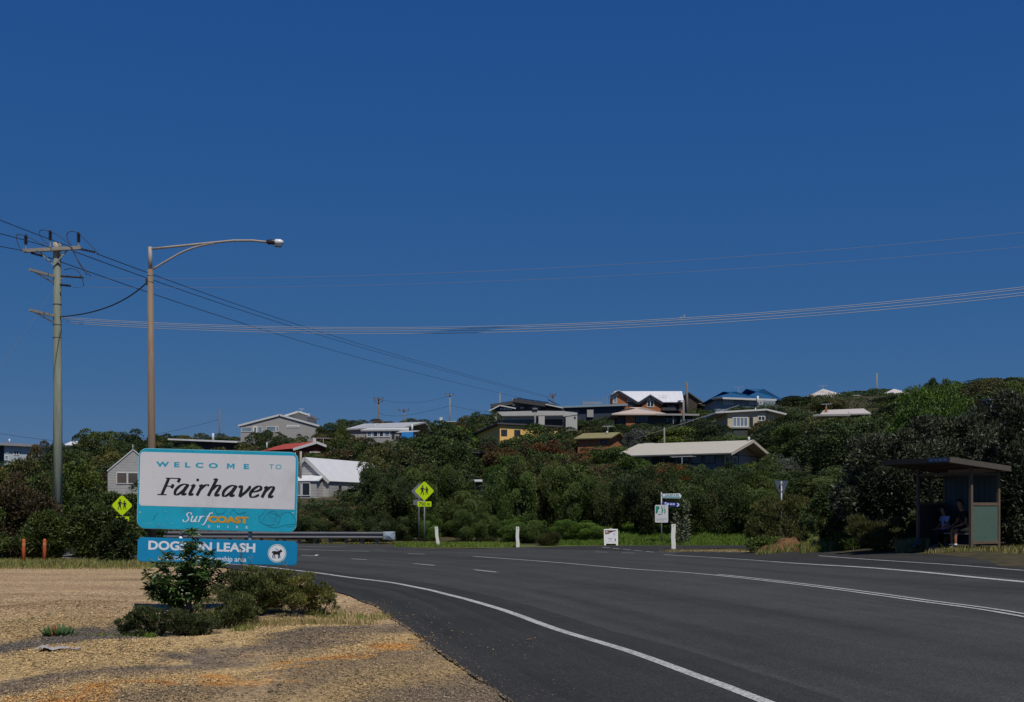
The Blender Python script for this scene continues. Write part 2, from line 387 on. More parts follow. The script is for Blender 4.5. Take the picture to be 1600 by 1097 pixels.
for nm, arr in (('litter', litter), ('grass', grass)):
    at = gme.attributes.new(nm, 'FLOAT', 'POINT'); at.data.foreach_set('value', np.clip(arr, 0, 1).astype(np.float32))
structure('ground', gme)

L_PTS = [(2.2, -12), (1.6, 0), (0.75, 5.5)] + gp2([(795, 1097), (700, 1030), (640, 985), (600, 958), (560, 938), (520, 925), (470, 908), (420, 898), (370, 891), (330, 886), (250, 880), (100, 872)]) + [(-19.6, 40), (-70, 52)]
R_PTS = [(16, -12), (15, 4)] + [(13.4, 14), (13.0, 20)] + gp2([(1600, 888), (1540, 876), (1480, 868.5), (1431, 866), (1330, 865.2), (1206, 864), (1130, 862.5), (1065, 862), (1010, 861), (940, 857.5), (860, 855.5), (810, 855.5), (725, 858.5), (657, 857), (612, 852.5), (500, 851)]) + [(-14, 50.7), (-23, 52), (-75, 60)]
NR = 900
Ledge = smooth_line(L_PTS, 1000 + NR); Redge = smooth_line(R_PTS, 1000 + NR)
M_ASPH = asphalt_mat('worn_asphalt', (0.036, 0.0355, 0.0335), (0.060, 0.059, 0.056))
M_ASPH2 = asphalt_mat('dark_asphalt', (0.025, 0.0245, 0.023), (0.041, 0.040, 0.0375))
M_LINE = line_mat()
surface_between('road', jitter(smooth_line(L_PTS, 1000 + NR), 0.03, 1), jitter(Redge, 0.04, 2), NR, 60, 0.014, M_ASPH)
EDGE = [(4.6, -6), (3.4, 2.5)] + gp2([(1187, 1097), (1094, 1061.6), (981, 1020), (869, 985.6), (784, 954.7), (700, 931), (657, 920.7), (612, 912), (545, 903.6), (492, 896), (465, 893), (418, 887.5), (345, 882)]) + [(-14.5, 36.3), (-20, 40.8), (-70, 53)]
edge_l = smooth_line(EDGE, 0.25)
n_sh = 700
surface_between('road_shoulder', jitter(smooth_line(L_PTS, 1000 + n_sh), 0.035, 3) , jitter(offset(smooth_line(EDGE, 1000 + n_sh), 0.62), 0.02, 4), n_sh, 16, 0.019, M_ASPH2)
# bus bay shoulder on the far side
RE = [(11.4, -6), (11.1, 8)] + gp2([(1600, 911), (1431, 894.5), (1319, 886), (1178, 876.5), (1037, 867.5)])
edge_r = smooth_line(RE, 0.25)
bay_in = smooth_line(RE, 1000 + 300); bay_out = smooth_line([(16, -12), (15, 4), (13.4, 14), (13.0, 20)] + gp2([(1600, 888), (1540, 876), (1480, 868.5), (1431, 866), (1330, 865.2), (1206, 864), (1065, 862.2)]), 1000 + 300)
surface_between('bus_bay', offset(bay_in, 0.35), jitter(bay_out, 0.03, 7), 300, 16, 0.019, M_ASPH2)
side_l = smooth_line([(0.6, 45.0), (2.4, 47.3), (5, 48.1), (9, 48.4), (22, 50)], 1000 + 120)
side_r = smooth_line([(5.2, 41.5), (6.4, 43.0), (8.1, 44.6), (10, 45.3), (22, 46)], 1000 + 120)
surface_between('side_road', side_l, side_r, 120, 10, 0.0195, M_ASPH2)
def marking(name, line, w, dz=0.0235):
    surface_between(name, offset(line, -w / 2), offset(line, w / 2), len(line), 1, dz, M_LINE)
marking('road_line', edge_l, 0.13)
marking('road_line', edge_r, 0.12)
CEN = [(7.3, -6), (7.55, 8)] + gp2([(1600, 966), (1431, 940.5), (1262, 917), (1094, 898), (981, 890), (869, 880), (739, 870.4)])
cen = smooth_line(CEN, 0.25); marking('road_line', cen, 0.11)
k = int(len(cen) * 0.74); marking('road_line', offset(cen[:k], 0.24), 0.10)
marking('road_line', smooth_line(gp2([(1600, 893), (1487, 884), (1358, 875.5), (1279, 869.5)]), 0.25), 0.05)
def dash(p, q, w=0.11): marking('road_line', smooth_line(gp2([p, ((p[0] + q[0]) / 2, (p[1] + q[1]) / 2), q]), 0.25), w)
dash((741, 891.6), (776, 895.6)); dash((647, 882), (679, 884.8)); dash((549, 874.3), (574, 875.8)); dash((637, 866), (664, 867))
dash((380, 857), (577, 862.6)); dash((300, 853.6), (540, 855.2), 0.1); dash((470, 868.5), (492, 869.6)); dash((400, 863.5), (420, 864.3))
for p, q in (((941, 856), (953, 857)), ((957, 857.6), (968, 858.6)), ((973, 859), (986, 860.2)), ((990, 860.8), (1004, 862)), ((1009, 862.6), (1021, 863.8)), ((972, 864.6), (992, 865.4)), ((930, 863.2), (950, 864))):
    dash(p, q, 0.1)

# loose stones: dense on the near gravel, thinning over the shoulder
def stones():
    rng = np.random.default_rng(5)
    n = 150000
    d = 8.6 + 11 * rng.random(n) ** 1.6; px = rng.uniform(-40, 900, n); x = (px - 800) / F * d
    ex = np.interp(d, Ledge[:, 1][:int(NR * .45)], Ledge[:, 0][:int(NR * .45)])
    over = x - ex
    keep = (over < 0.02) | ((over < 1.1) & (rng.random(n) < 0.16 * np.exp(-np.maximum(over, 0) / 0.28)) | ((over < 2.6) & (rng.random(n) < 0.006)))
    x, d, over = x[keep], d[keep], over[keep]; n = len(x)
    sz = np.exp(rng.normal(-4.98, 0.45, n)) * (0.85 + 0.25 * (d > 12)); sz = np.where(over > 0, sz * 0.62, sz)
    base = np.array([[1, 0, 0], [-1, 0, 0], [0, 1, 0], [0, -1, 0], [0, 0, 1], [0, 0, -1]], float)
    V = base[None] * rng.uniform(0.6, 1.2, (n, 6, 1)) * sz[:, None, None] * np.stack([rng.uniform(.8, 1.5, n), rng.uniform(.7, 1.2, n), rng.uniform(.4, .75, n)], 1)[:, None, :]
    a = rng.uniform(0, 6.28, n); c, s = np.cos(a)[:, None], np.sin(a)[:, None]
    V = np.stack([V[..., 0] * c - V[..., 1] * s, V[..., 0] * s + V[..., 1] * c, V[..., 2]], 2)
    V += np.stack([x, d, G(x, d) + np.where(over > -0.03, 0.022, 0.002) + sz * 0.2], 1)[:, None, :]
    f = np.array([[0, 2, 4], [2, 1, 4], [1, 3, 4], [3, 0, 4], [2, 0, 5], [1, 2, 5], [3, 1, 5], [0, 3, 5]])
    Fq = (f[None] + (np.arange(n) * 6)[:, None, None]).reshape(-1, 3)
    o = link('loose_gravel', np_mesh('loose_gravel', V.reshape(-1, 3), Fq, pebble_mat(), np.repeat(rng.random(n), 8)))
    tag(o, 'loose tan and grey gravel strewn over the roadside and asphalt edge', 'gravel', kind='stuff')
stones()

# ------------------------------------------------------------------ lettering
def text_polys(txt, bold=0.0, spacing=1.0, shear=0.0):
    cu = bpy.data.curves.new('lettering', 'FONT'); cu.body = txt; cu.size = 1; cu.offset = bold; cu.space_character = spacing; cu.shear = shear; cu.resolution_u = 4
    o = bpy.data.objects.new('lettering', cu); COL.objects.link(o)
    me = bpy.data.meshes.new_from_object(o.evaluated_get(bpy.context.evaluated_depsgraph_get()))
    V = np.array([v.co[:2] for v in me.vertices]); Fs = [tuple(p.vertices) for p in me.polygons]
    bpy.data.objects.remove(o); bpy.data.curves.remove(cu); bpy.data.meshes.remove(me)
    return V, Fs
def put_text(mb, txt, x0, x1, z0, z1, y, mat=0, **kw):
    """letters stretched to fill x0..x1, z0..z1 on a panel facing -Y"""
    V, Fs = text_polys(txt, **kw); lo, hi = V.min(0), V.max(0)
    V = (V - lo) / (hi - lo) * np.array([x1 - x0, z1 - z0]) + np.array([x0, z0]); mb.off += 0.00015
    mb.add([(p[0], y - mb.off, p[1]) for p in V], [f[::-1] if False else f for f in Fs], mat)
GLY = {   # italic serif letters as pen strokes on a unit x-height
 'F': (1.05, [[(.42, 0), (.42, 1.5)], [(.2, 1.5), (1.2, 1.5)], [(1.18, 1.52), (1.16, 1.15)], [(.42, .78), (.9, .78)], [(.9, .96), (.9, .6)], [(.12, 0), (.75, 0)]]),
 'a': (.92, [[(.74, .93), (.52, 1), (.26, .8), (.12, .4), (.22, .04), (.42, .08), (.66, .45), (.74, .8)], [(.82, 1), (.7, .25), (.76, .02), (.96, .16)]]),
 'i': (.5, [[(.08, .84), (.26, .98)], [(.27, 1), (.2, .2), (.28, .02), (.46, .16)], ['dot', (.34, 1.42)]]),
 'r': (.72, [[(.06, .85), (.24, .98)], [(.25, 1), (.18, 0)], [(.2, .5), (.4, .9), (.58, 1), (.72, .9)]]),
 'h': (.93, [[(.06, 1.5), (.28, 1.56)], [(.28, 1.58), (.18, 0)], [(.2, .5), (.42, .9), (.62, .98), (.72, .8), (.64, .2), (.72, .02), (.92, .16)]]),
 'v': (.82, [[(.02, .86), (.18, .98), (.28, .7), (.36, 0)], [(.36, .0), (.64, .45), (.78, .85), (.7, 1.0)]]),
 'e': (.78, [[(.16, .46), (.48, .54), (.7, .74), (.62, .97), (.42, .98), (.2, .7), (.12, .34), (.26, .03), (.5, .03), (.76, .24)]]),
 'n': (.93, [[(.06, .85), (.24, .98)], [(.25, 1), (.18, 0)], [(.2, .5), (.42, .9), (.62, .98), (.72, .8), (.64, .2), (.72, .02), (.92, .16)]]),
 'S': (.9, [[(.86, 1.2), (.84, 1.42), (.6, 1.53), (.34, 1.36), (.38, 1.02), (.66, .72), (.7, .3), (.46, 0), (.16, .06), (.08, .36)]]),
 'u': (.95, [[(.04, .85), (.2, .98)], [(.21, 1), (.16, .3), (.28, .03), (.46, .1), (.68, .5)], [(.76, 1), (.68, .2), (.76, .02), (.94, .16)]]),
 'f': (.62, [[(.86, 1.42), (.72, 1.6), (.54, 1.45), (.4, .8), (.26, -.1), (.1, -.42), (-.12, -.38)], [(.16, .97), (.66, .97)]]),
}
def pen_word(mb, word, x0, x1, z0, zx, y, mat=0, slant=0.24, thick=.2, thin=.075, gap=.08):
    tot = sum(GLY[c][0] + gap for c in word) - gap
    sx = (x1 - x0) / (tot + slant); sz = zx - z0; cx = 0
    for ch in word:
        adv, strokes = GLY[ch]
        for st in strokes:
            if st[0] == 'dot':
                mb.disc(x0 + (cx + st[1][0] + slant * st[1][1]) * sx, z0 + st[1][1] * sz, .13 * sz, y, mat, 12); continue
            p = smooth_line(st, 1000 + 7 * len(st)) if len(st) > 2 else np.array([st[0], st[1]], float)
            t = unit(np.gradient(p, axis=0)); w = (thin + (thick - thin) * np.abs(t[:, 1]) ** 1.5) * sz
            if len(st) > 2: w[0] *= .7; w[-1] *= .45
            q = np.c_[x0 + (cx + p[:, 0] + slant * p[:, 1]) * sx, z0 + p[:, 1] * sz]
            mb.ribbon(q, w, y, mat)
        cx += adv + gap
def round_rect(x0, x1, z0, z1, r, n=6):
    out = []
    for cx, cz, a0 in ((x1 - r, z1 - r, 0), (x0 + r, z1 - r, 90), (x0 + r, z0 + r, 180), (x1 - r, z0 + r, 270)):
        out += [(cx + r * math.cos(R(a0 + 90 * i / n)), cz + r * math.sin(R(a0 + 90 * i / n))) for i in range(n + 1)]
    return out

# ------------------------------------------------------------------ shared materials
M_TEAL = paint('faded_teal_enamel', (0.010, 0.35, 0.51), 0.5, 0.14, 3.0, dirt=(0.02, 0.21, 0.32))
M_TEAL_TXT = paint('teal_letter_vinyl', (0.02, 0.33, 0.48), 0.5, 0.08, 9)
M_EDGE = paint('pale_cyan_edge', (0.22, 0.5, 0.6), 0.5, 0.1, 9)
M_BLUE = paint('blue_enamel', (0.004, 0.23, 0.46), 0.45, 0.12, 2.5)
M_SIGNW = paint('weathered_white_enamel', (0.62, 0.62, 0.65), 0.5, 0.05, 2.0, dirt=(0.52, 0.51, 0.52))
M_TXTW = paint('white_letter_vinyl', (0.72, 0.75, 0.8), 0.5, 0.06, 9)
M_BLACK = paint('black_letter_vinyl', (0.012, 0.013, 0.018), 0.5, 0.1, 9)
M_GOLD = paint('gold_letter_vinyl', (0.62, 0.30, 0.01), 0.5, 0.1, 9)
M_SCRAWL = paint('scrawled_marker', (0.012, 0.22, 0.32), 0.6, 0.3, 9)
M_GREEN = paint('green_print', (0.0, 0.22, 0.14), 0.5, 0.2, 9)
M_GALV = paint('galvanised_steel', (0.30, 0.31, 0.32), 0.5, 0.2, 14, metal=0.25)
M_GALVD = paint('dull_galvanised_steel', (0.17, 0.175, 0.19), 0.55, 0.2, 14, metal=0.2)
M_WPOST = paint('white_painted_timber', (0.72, 0.71, 0.67), 0.7, 0.08, 8, dirt=(0.5, 0.47, 0.4))
M_YG = paint('fluorescent_yellow_green', (0.50, 0.72, 0.0), 0.45, 0.06, 4)
M_RUST = paint('rusty_pole_steel', (0.20, 0.145, 0.10), 0.8, 0.3, 5, dirt=(0.14, 0.09, 0.06), stretch=(1, 1, .15))
M_PALEST = paint('pale_pole_steel', (0.32, 0.28, 0.24), 0.6, 0.2, 7, stretch=(1, 1, .2))
M_TIMBER = paint('treated_green_timber', (0.26, 0.29, 0.225), 0.85, 0.35, 4, bmp=0.4, dirt=(0.13, 0.15, 0.10), stretch=(4, 4, .25))
M_GREYT = paint('weathered_grey_timber', (0.27, 0.25, 0.22), 0.85, 0.3, 6, stretch=(.3, 4, 4))
M_DARKP = paint('dark_insulator', (0.035, 0.03, 0.035), 0.3, 0.2, 8)
M_WIRE = paint('dark_cable', (0.03, 0.032, 0.04), 0.6, 0.1, 2)
M_WIREG = paint('aluminium_cable', (0.33, 0.34, 0.37), 0.5, 0.1, 2)
M_POLEG = paint('grey_concrete_pole', (0.20, 0.19, 0.18), 0.8, 0.2, 5, stretch=(1, 1, .2))
M_WIREF = paint('dull_aluminium_cable', (0.2, 0.21, 0.24), 0.6, 0.1, 2)
M_OLDPOLE = paint('old_timber_pole', (0.16, 0.13, 0.11), 0.9, 0.3, 5, stretch=(3, 3, .3))
M_ORANGE = paint('faded_orange_plastic', (0.42, 0.085, 0.02), 0.6, 0.2, 5)
M_REDB = paint('red_reflector', (0.35, 0.05, 0.04), 0.4, 0.1, 9)

# ------------------------------------------------------------------ the welcome sign
def welcome_sign():
    d = 17.5; s = d / F; roll = R(1.55); cr, sr = math.cos(roll), math.sin(roll)
    base = P(340.5, HOR, d); gz = g1(base.x, d)
    root = thing('welcome_sign', (base.x, d, gz), 'teal and white town welcome board above a blue dogs on leash panel', 'sign')
    def frame(cx, cy): return lambda px, py: (((px - cx) * cr + (py - cy) * sr) * s, -(-(px - cx) * sr + (py - cy) * cr) * s)
    def plate(name, cx, cy, w, h, mats):
        hw, hh = w * s / 2, h * s / 2; mb = MB()
        mb.prism(round_rect(-hw, hw, -hh, hh, 13 * s * (1 if h > 60 else .55)), 0, 0.02, 0)
        mb.prism(round_rect(-hw + .008, hw - .008, -hh + .008, hh - .008, 12 * s * (1 if h > 60 else .5)), -0.003, 0.0, 1)
        o = mb.build(name, mats, root); o.location = (P(cx, cy, d).x - base.x, -0.03, P(cx, cy, d).z - gz); o.rotation_euler = (0, roll, 0)
        return o
    A = plate('welcome_panel', 340.7, 766.2, 249, 125.5, [M_EDGE, M_TEAL]); U = frame(340.7, 766.2); y = -0.004
    x0, zt = U(220.5, 706); x1, zb = U(461, 796.5)
    mb = MB(); mb.prism(round_rect(x0, x1 - .002, zb, zt, .05, 4)[:14] + [(x0, zb), (x1 - .002, zb)], y - .0015, y, 0); mb.build('white_field', M_SIGNW, A)
    y = -0.0062
    mb = MB(); a, z = U(245, 725.5); b2, _ = U(390, 729); put_text(mb, 'WELCO', a, a + (b2 - a) * .665, z - 4 * s, z + 4.3 * s, y, bold=0.045, spacing=1.95); put_text(mb, 'E', b2 - 8.3 * s, b2, z - 4 * s, z + 4.2 * s, y, bold=.045)
    m0 = a + (b2 - a) * .762; mw = 12 * s; q = lambda u, v: (m0 + u * mw, z + (-4 + 8.2 * v) * s); mb.poly([q(0, 0), q(0, 1), q(.28, 1), q(.5, .5), q(.72, 1), q(1, 1), q(1, 0), q(.76, 0), q(.76, .62), q(.57, .2), q(.43, .2), q(.24, .62), q(.24, 0)], y)
    a, _ = U(421.5, 729); b2, z = U(440.5, 729.8); put_text(mb, 'TO', a, b2, z - 3.7 * s, z + 3.7 * s, y, spacing=1.35)
    mb.build('lettering', M_TEAL_TXT, A)
    mb = MB(); a, z = U(244.5, 772.6); b2, _ = U(434, 777); pen_word(mb, 'Fairhaven', a, b2, z, z + 17.2 * s, y, slant=.3, thick=.27, thin=.095, gap=.06); mb.build('lettering', M_BLACK, A)
    mb = MB(); a, z = U(285.5, 815.2); b2, _ = U(328.5, 816); pen_word(mb, 'Surf', a, b2, z, z + 9.6 * s, y, thick=.2, thin=.09, gap=.06)
    a, z = U(327.5, 820.6); b2, _ = U(386.5, 823)
    for kk, ch in enumerate('SHIRE'):
        cx = a + (b2 - a) * kk / 4; w = (3.2 if ch != 'I' else .9) * s; put_text(mb, ch, cx - w / 2, cx + w / 2, z - 3.9 * s, z, y, bold=.01)
    mb.build('lettering', M_TXTW, A)
    mb = MB(); a, z = U(326, 816.3); b2, _ = U(388.8, 817); put_text(mb, 'COAST', a, b2, z - .3 * s, z + 10.4 * s, y, bold=.05, spacing=.98); mb.build('lettering', M_GOLD, A)
    mb = MB(); rng = random.Random(3)
    def scrawl(pts, w=.9):
        p = smooth_line([U(180 + q[0] * .2005, 680 + q[1] * .2005) for q in pts], 1000 + 26); mb.ribbon(p, [w * s] * len(p), y + .001)
    scrawl([(1125, 640), (1165, 600), (1175, 570)]); scrawl([(1120, 620), (1140, 680), (1230, 700), (1260, 640), (1250, 590), (1190, 610), (1150, 670)])
    scrawl([(1280, 690), (1300, 620), (1360, 600), (1410, 660), (1400, 705), (1340, 715)]); scrawl([(1160, 690), (1240, 720), (1330, 700), (1420, 690)]); scrawl([(1220, 600), (1290, 640), (1260, 700)])
    scrawl([(780, 572), (800, 612), (850, 605), (870, 575)]); scrawl([(900, 610), (930, 580), (960, 612), (1020, 600)]); scrawl([(300, 660), (320, 625), (340, 605)])
    mb.build('graffiti', M_SCRAWL, A)
    mb = MB()
    for q in ((230, 690), (262, 692), (283, 690), (345, 697), (388, 698), (448, 690), (400, 595), (410, 655), (1250, 690), (1385, 607), (1100, 690)):
        c = U(180 + q[0] * .2005, 680 + q[1] * .2005); mb.ribbon([(c[0] - 1.1 * s, c[1] + .8 * s), (c[0], c[1] + .2 * s), (c[0] + 1.2 * s, c[1] - .5 * s)], [.6 * s, 1.1 * s, .5 * s], y + .001)
    mb.build('paint_chip', M_EDGE, A)
    for q in ((186, 368), (210, 372), (1398, 395), (1408, 140), (200, 600), (1390, 605)):
        c = U(180 + q[0] * .2005, 680 + q[1] * .2005); mb = MB(); mb.disc(c[0], c[1], .9 * s, y - .001, 0, 10); mb.build('bolt', M_TXTW, A)
    B = plate('dogs_panel', 340.2, 861.5, 249, 38, [M_BLUE, M_BLUE]); U = frame(340.2, 861.5); y = -0.004
    mb = MB(); a, z = U(232.8, 858.8); b2, _ = U(399.5, 863); put_text(mb, 'DOGS ON LEASH', a, b2, z, z + 14.3 * s, y, bold=.035, spacing=1.0)
    a, z = U(248, 874.5); b2, _ = U(385.5, 878); put_text(mb, 'at all times in the township area', a, b2, z - 2.3 * s, z + 8.2 * s, y, bold=.012)
    mb.build('lettering', M_TXTW, B)
    cx, cz = U(433.6, 864.5)
    mb = MB(); mb.disc(cx, cz, 14.3 * s, y, 0, 36); mb.disc(cx, cz, 13.4 * s, y, 1, 36); mb.disc(cx, cz, 12.6 * s, y, 0, 36)
    q = s * .2005
    def D(p): return [(cx + (a - 1265) * q, cz - (b - 918) * q) for a, b in p]
    mb.poly(D([(1232, 905), (1240, 900), (1272, 902), (1288, 893), (1290, 885), (1298, 890), (1308, 900), (1304, 907), (1295, 908), (1288, 922), (1282, 930), (1262, 928), (1245, 930), (1234, 924)]), y, 2)
    for leg in ([(1238, 925), (1232, 940), (1236, 958)], [(1246, 926), (1247, 942), (1252, 958)], [(1278, 926), (1276, 942), (1279, 958)], [(1285, 922), (1286, 940), (1290, 956)], [(1236, 903), (1228, 908), (1230, 918)]):
        mb.ribbon(D(leg), [7.5 * q] * 3, y, 2)
    mb.ribbon(D([(1290, 905), (1272, 892), (1252, 880)]), [4 * q] * 3, y, 2)
    mb.build('dog_emblem', [M_TXTW, M_GREEN, M_BLACK], B)
    # posts: a white one with a red band behind the lower panel, a grey one carrying both panels
    xl = P(283, 0, d + .06).x - base.x; xr = P(391, 0, d + .06).x - base.x; top = lambda py: P(0, py, d).z - gz
    p1 = MB(); p1.tube([(xl, .055, -.3), (xl, .055, top(834.5))], .03, 14); p1.lathe([(.03, 0), (.028, .02), (.012, .032)], 14, (xl, .055, top(834.5)))
    post = p1.build('post', M_WPOST, root, True); tag(post, 'white post with a red band near its top')
    band = MB(); band.tube([(xl, .055, top(837.6)), (xl, .055, top(835.6))], .0315, 14); band.build('red_band', M_REDB, post)
    p2 = MB(); p2.tube([(xr, .055, -.3), (xr, .055, top(720))], .032, 14); p2.build('post', M_GALV, root, True)
    for py in (726, 812, 850, 872): p3 = MB(); p3.box(xr - .06, xr + .06, .0, .03, top(py) - .02, top(py) + .02); p3.build('bracket', M_GALVD, root)
    for py in (745, 800): rail = MB(); rail.box(-1.0, 1.0, .0, .026, top(py) - .02, top(py) + .02); rail.build('back_rail', M_GALVD, root)
welcome_sign()

# ------------------------------------------------------------------ lamp post and main power pole
LAMP_D = 36.0
def street_lamp():
    d = LAMP_D; s = d / F; b = P(237.5, HOR, d); gz = g1(b.x, d)
    t = thing('street_lamp', (b.x, d, gz), 'tall rusty brown street lamp with a curved outreach arm rising behind the welcome board', 'street lamp')
    X = lambda px: (px - 237.5) * s; Z = lambda py: P(0, py, d).z - gz
    mb = MB(); mb.tube([(0, 0, -.2), (X(237), 0, Z(700)), (X(235), 0, Z(421))], [.13, .115, .088], 14); pole = mb.build('pole', M_RUST, t, True)
    mb = MB(); mb.tube([(X(235), 0, Z(422)), (X(234.5), 0, Z(386))], .062, 12); mb.build('upper_pole', M_PALEST, t, True)
    mb = MB(); mb.tube([(X(235), 0, Z(389)), (X(275), 0, Z(385)), (X(330), 0, Z(379.5)), (X(365), 0, Z(376)), (X(395), 0, Z(376)), (X(420), 0, Z(378.6))], .036, 10); mb.build('arm', M_PALEST, t, True)
    c = smooth_line([(X(238), Z(421)), (X(260), Z(408)), (X(285), Z(394)), (X(310), Z(385)), (X(335), Z(380))], 1000 + 16)
    mb = MB(); mb.tube([(p[0], 0, p[1]) for p in c], .03, 10); mb.build('brace', M_PALEST, t, True)
    mb = MB(); mb.tube([(X(235), 0, Z(431)), (X(235), 0, Z(429.6))], .096, 14); mb.tube([(X(235.5), 0, Z(441)), (X(235.5), 0, Z(440))], .097, 14); mb.build('band', M_GALV, t)
    mb = MB(); mb.box(X(230) - .03, X(230) + .04, -.06, .06, Z(445), Z(436)); mb.build('cable_clamp', M_DARKP, t)
    h = thing('lamp_head', (X(417), 0, Z(379)), None, None); h.parent = t; 
    h.scale = (.86, .86, .82)
    mb = MB(); mb.tube([(0, 0, .0), (.05, 0, .02), (.27, 0, .02), (.31, 0, .012)], [.07, .1, .105, .09], 12); mb.build('gear_housing', M_DARKP, h, True)
    mb = MB(); mb.tube([(.30, 0, .005), (.34, 0, .012), (.48, 0, .008), (.54, 0, -.02), (.565, 0, -.05)], [.1, .12, .12, .1, .05], 12); mb.build('canopy', M_LAMPW, h, True)
    mb = MB(); mb.tube([(.27, 0, -.085), (.30, 0, -.1), (.5, 0, -.11), (.555, 0, -.085)], [.03, .075, .08, .03], 12); mb.build('bowl', M_BOWL, h, True)
M_LAMPW = paint('white_lamp_canopy', (0.7, 0.7, 0.72), 0.3, 0.05, 5)
M_BOWL = glass_mat('lamp_bowl', (0.2, 0.24, 0.28), 0.1)
street_lamp()

POLE_D = 42.0
def curve3(a, b, sag, n=28):
    a, b = Vector(a), Vector(b)
    return [a.lerp(b, i / n) - Vector((0, 0, 4 * sag * (i / n) * (1 - i / n))) for i in range(n + 1)]
def main_pole():
    d = POLE_D; s = d / F; b = P(90, HOR, d); gz = g1(b.x, d)
    t = thing('power_pole', (b.x, d, gz), 'tall greenish timber power pole with a wide crossarm standing in the left bushes', 'power pole')
    X = lambda px: (px - 90) * s; Z = lambda py: P(0, py, d).z - gz
    mb = MB(); mb.tube([(0, 0, -.3), (X(90.3), 0, Z(640)), (X(89), 0, Z(385)), (X(89), 0, Z(381))], [.165, .155, .135, .11], 16); mb.build('pole', M_TIMBER, t, True)
    mb = MB(); mb.tube([(X(89), 0, Z(394)), (X(89), 0, Z(379.5))], .142, 16); mb.build('pole_cap', M_PALEST, t, True)
    mb = MB(); mb.bar((X(40), -.2, Z(394)), (X(130), -.2, Z(389)), .13, .12); mb.build('crossarm', M_GREYT, t)
    def insul(px, pz, k, h):
        mb = MB(); mb.tube([(X(px), -.2, Z(pz)), (X(px), -.2, Z(pz - k))], .022, 8); pin = mb.build('insulator_pin', M_GALV, t)
        prof = []; 
        for q in range(6): prof += [(.045, q * h / 6), (.072, q * h / 6 + h / 14), (.045, q * h / 6 + h / 8)]
        mb = MB(); mb.lathe(prof + [(.045, h), (.02, h + .03)], 12, (X(px), -.2, Z(pz - k))); mb.build('insulator', M_DARKP, pin)
    insul(44, 392, 8.5, .33); insul(82, 390, 13, .33); insul(126, 389, 9, .33)
    for a, c in (((66, 396), (87, 416)), ((108, 393), (87, 416))):
        mb = MB(); mb.bar((X(a[0]), -.19, Z(a[1])), (X(c[0]), -.16, Z(c[1])), .03, .05); mb.build('brace', M_GALV, t)
    # two arms seen nearly end on
    for py, x0 in ((432, 66), (493.5, 66)):
        mb = MB(); mb.bar((X(x0), -1.1, Z(py - 1)), (X(93), .2, Z(py + 1.5)), .08, .09); mb.build('side_arm', M_GREYT, t)
        mb = MB(); mb.bar((X(x0 + 5), -.9, Z(py + 1)), (X(86), -.12, Z(py + 11)), .03, .05); mb.build('brace', M_GALVD, t)
    for a, c in (((98, 433), (134, 435.5)), ((97, 446.5), (114, 448.5)), ((120, 389), (152, 396)), ((52, 397), (70, 402))):
        mb = MB(); A, C_ = Vector((X(a[0]), -.2, Z(a[1]))), Vector((X(c[0]), -.2, Z(c[1]))); n = 9
        mb.tube([A.lerp(C_, i / (2 * n)) for i in range(2 * n + 1)], [.05 if i % 2 else .025 for i in range(2 * n + 1)], 8); mb.build('strain_insulator', M_DARKP, t)
    jump = [[(44, 371), (36, 369), (30, 372), (36, 391), (40, 394)], [(44, 371), (55, 376), (72, 385), (80, 389)], [(82, 364), (70, 362), (66, 367), (74, 380), (80, 384)],
            [(82, 364), (95, 370), (110, 382), (116, 392), (132, 418), (146, 434)], [(126, 366), (116, 364), (109, 368), (110, 377), (116, 386)], [(126, 366), (134, 374), (150, 390), (158, 399)],
            [(104, 424), (118, 422), (128, 428), (133, 440), (135, 449)], [(62, 394), (75, 402), (78, 410), (85, 411)], [(117, 390), (128, 414), (140, 432)]]
    for q in jump:
        c = smooth_line([(X(a), Z(b2)) for a, b2 in q], 1000 + 20); mb = MB(); mb.tube([(p[0], -.26, p[1]) for p in c], .014, 6); mb.build('jumper_wire', M_WIRE, t, True)
    for py in (404, 476, 508, 528):
        mb = MB(); mb.tube([(X(89.5), 0, Z(py)), (X(89.5), 0, Z(py - 1))], .158 if py > 420 else .145, 14); mb.build('pole_band', M_GALVD, t)
main_pole()
def wire(label, pts, r, mat, group=None, cat='cable'):
    """pts: (px, py, distance) of start, middle and end; a smooth hanging curve through them"""
    A, B, C_ = [P(*q) for q in pts]
    tb = (B - A).length / ((B - A).length + (C_ - B).length); n = 48; mb = MB(); path = []
    for i in range(n + 1):
        u = i / n
        path.append(A * ((u - tb) * (u - 1) / (tb)) + B * (u * (u - 1) / (tb * (tb - 1))) + C_ * (u * (u - tb) / (1 - tb)))
    mb.tube(path, r, 6); o = mb.build('power_cable', mat, None, True); return tag(o, label, cat, group)
d = POLE_D
wire('dark cable from the crossarm down to the hilltop pole, uppermost of three', [(150, 396, d), (480, 512, 88), (866, 622, 195)], .017, M_WIRE, 'power cables running to the hilltop')
wire('dark cable from the crossarm down to the hilltop pole, middle of three', [(116, 393, d), (430, 502, 82), (866, 624, 195)], .017, M_WIRE, 'power cables running to the hilltop')
wire('dark cable from the crossarm down to the hilltop pole, lowest of three', [(75, 402, d), (430, 521, 82), (860, 632, 195)], .017, M_WIRE, 'power cables running to the hilltop')
wire('dark cable between the left edge and the crossarm, highest of three', [(-150, 283, 26), (0, 344, 34), (116, 388, d)], .013, M_WIRE, 'power cables coming in from the left')
wire('dark cable between the left edge and the crossarm, middle of three', [(-150, 330, 26), (0, 365, 34), (82, 388, d)], .013, M_WIRE, 'power cables coming in from the left')
wire('dark cable between the left edge and the crossarm, lowest of three', [(-150, 362, 26), (0, 385, 34), (42, 394, d)], .013, M_WIRE, 'power cables coming in from the left')
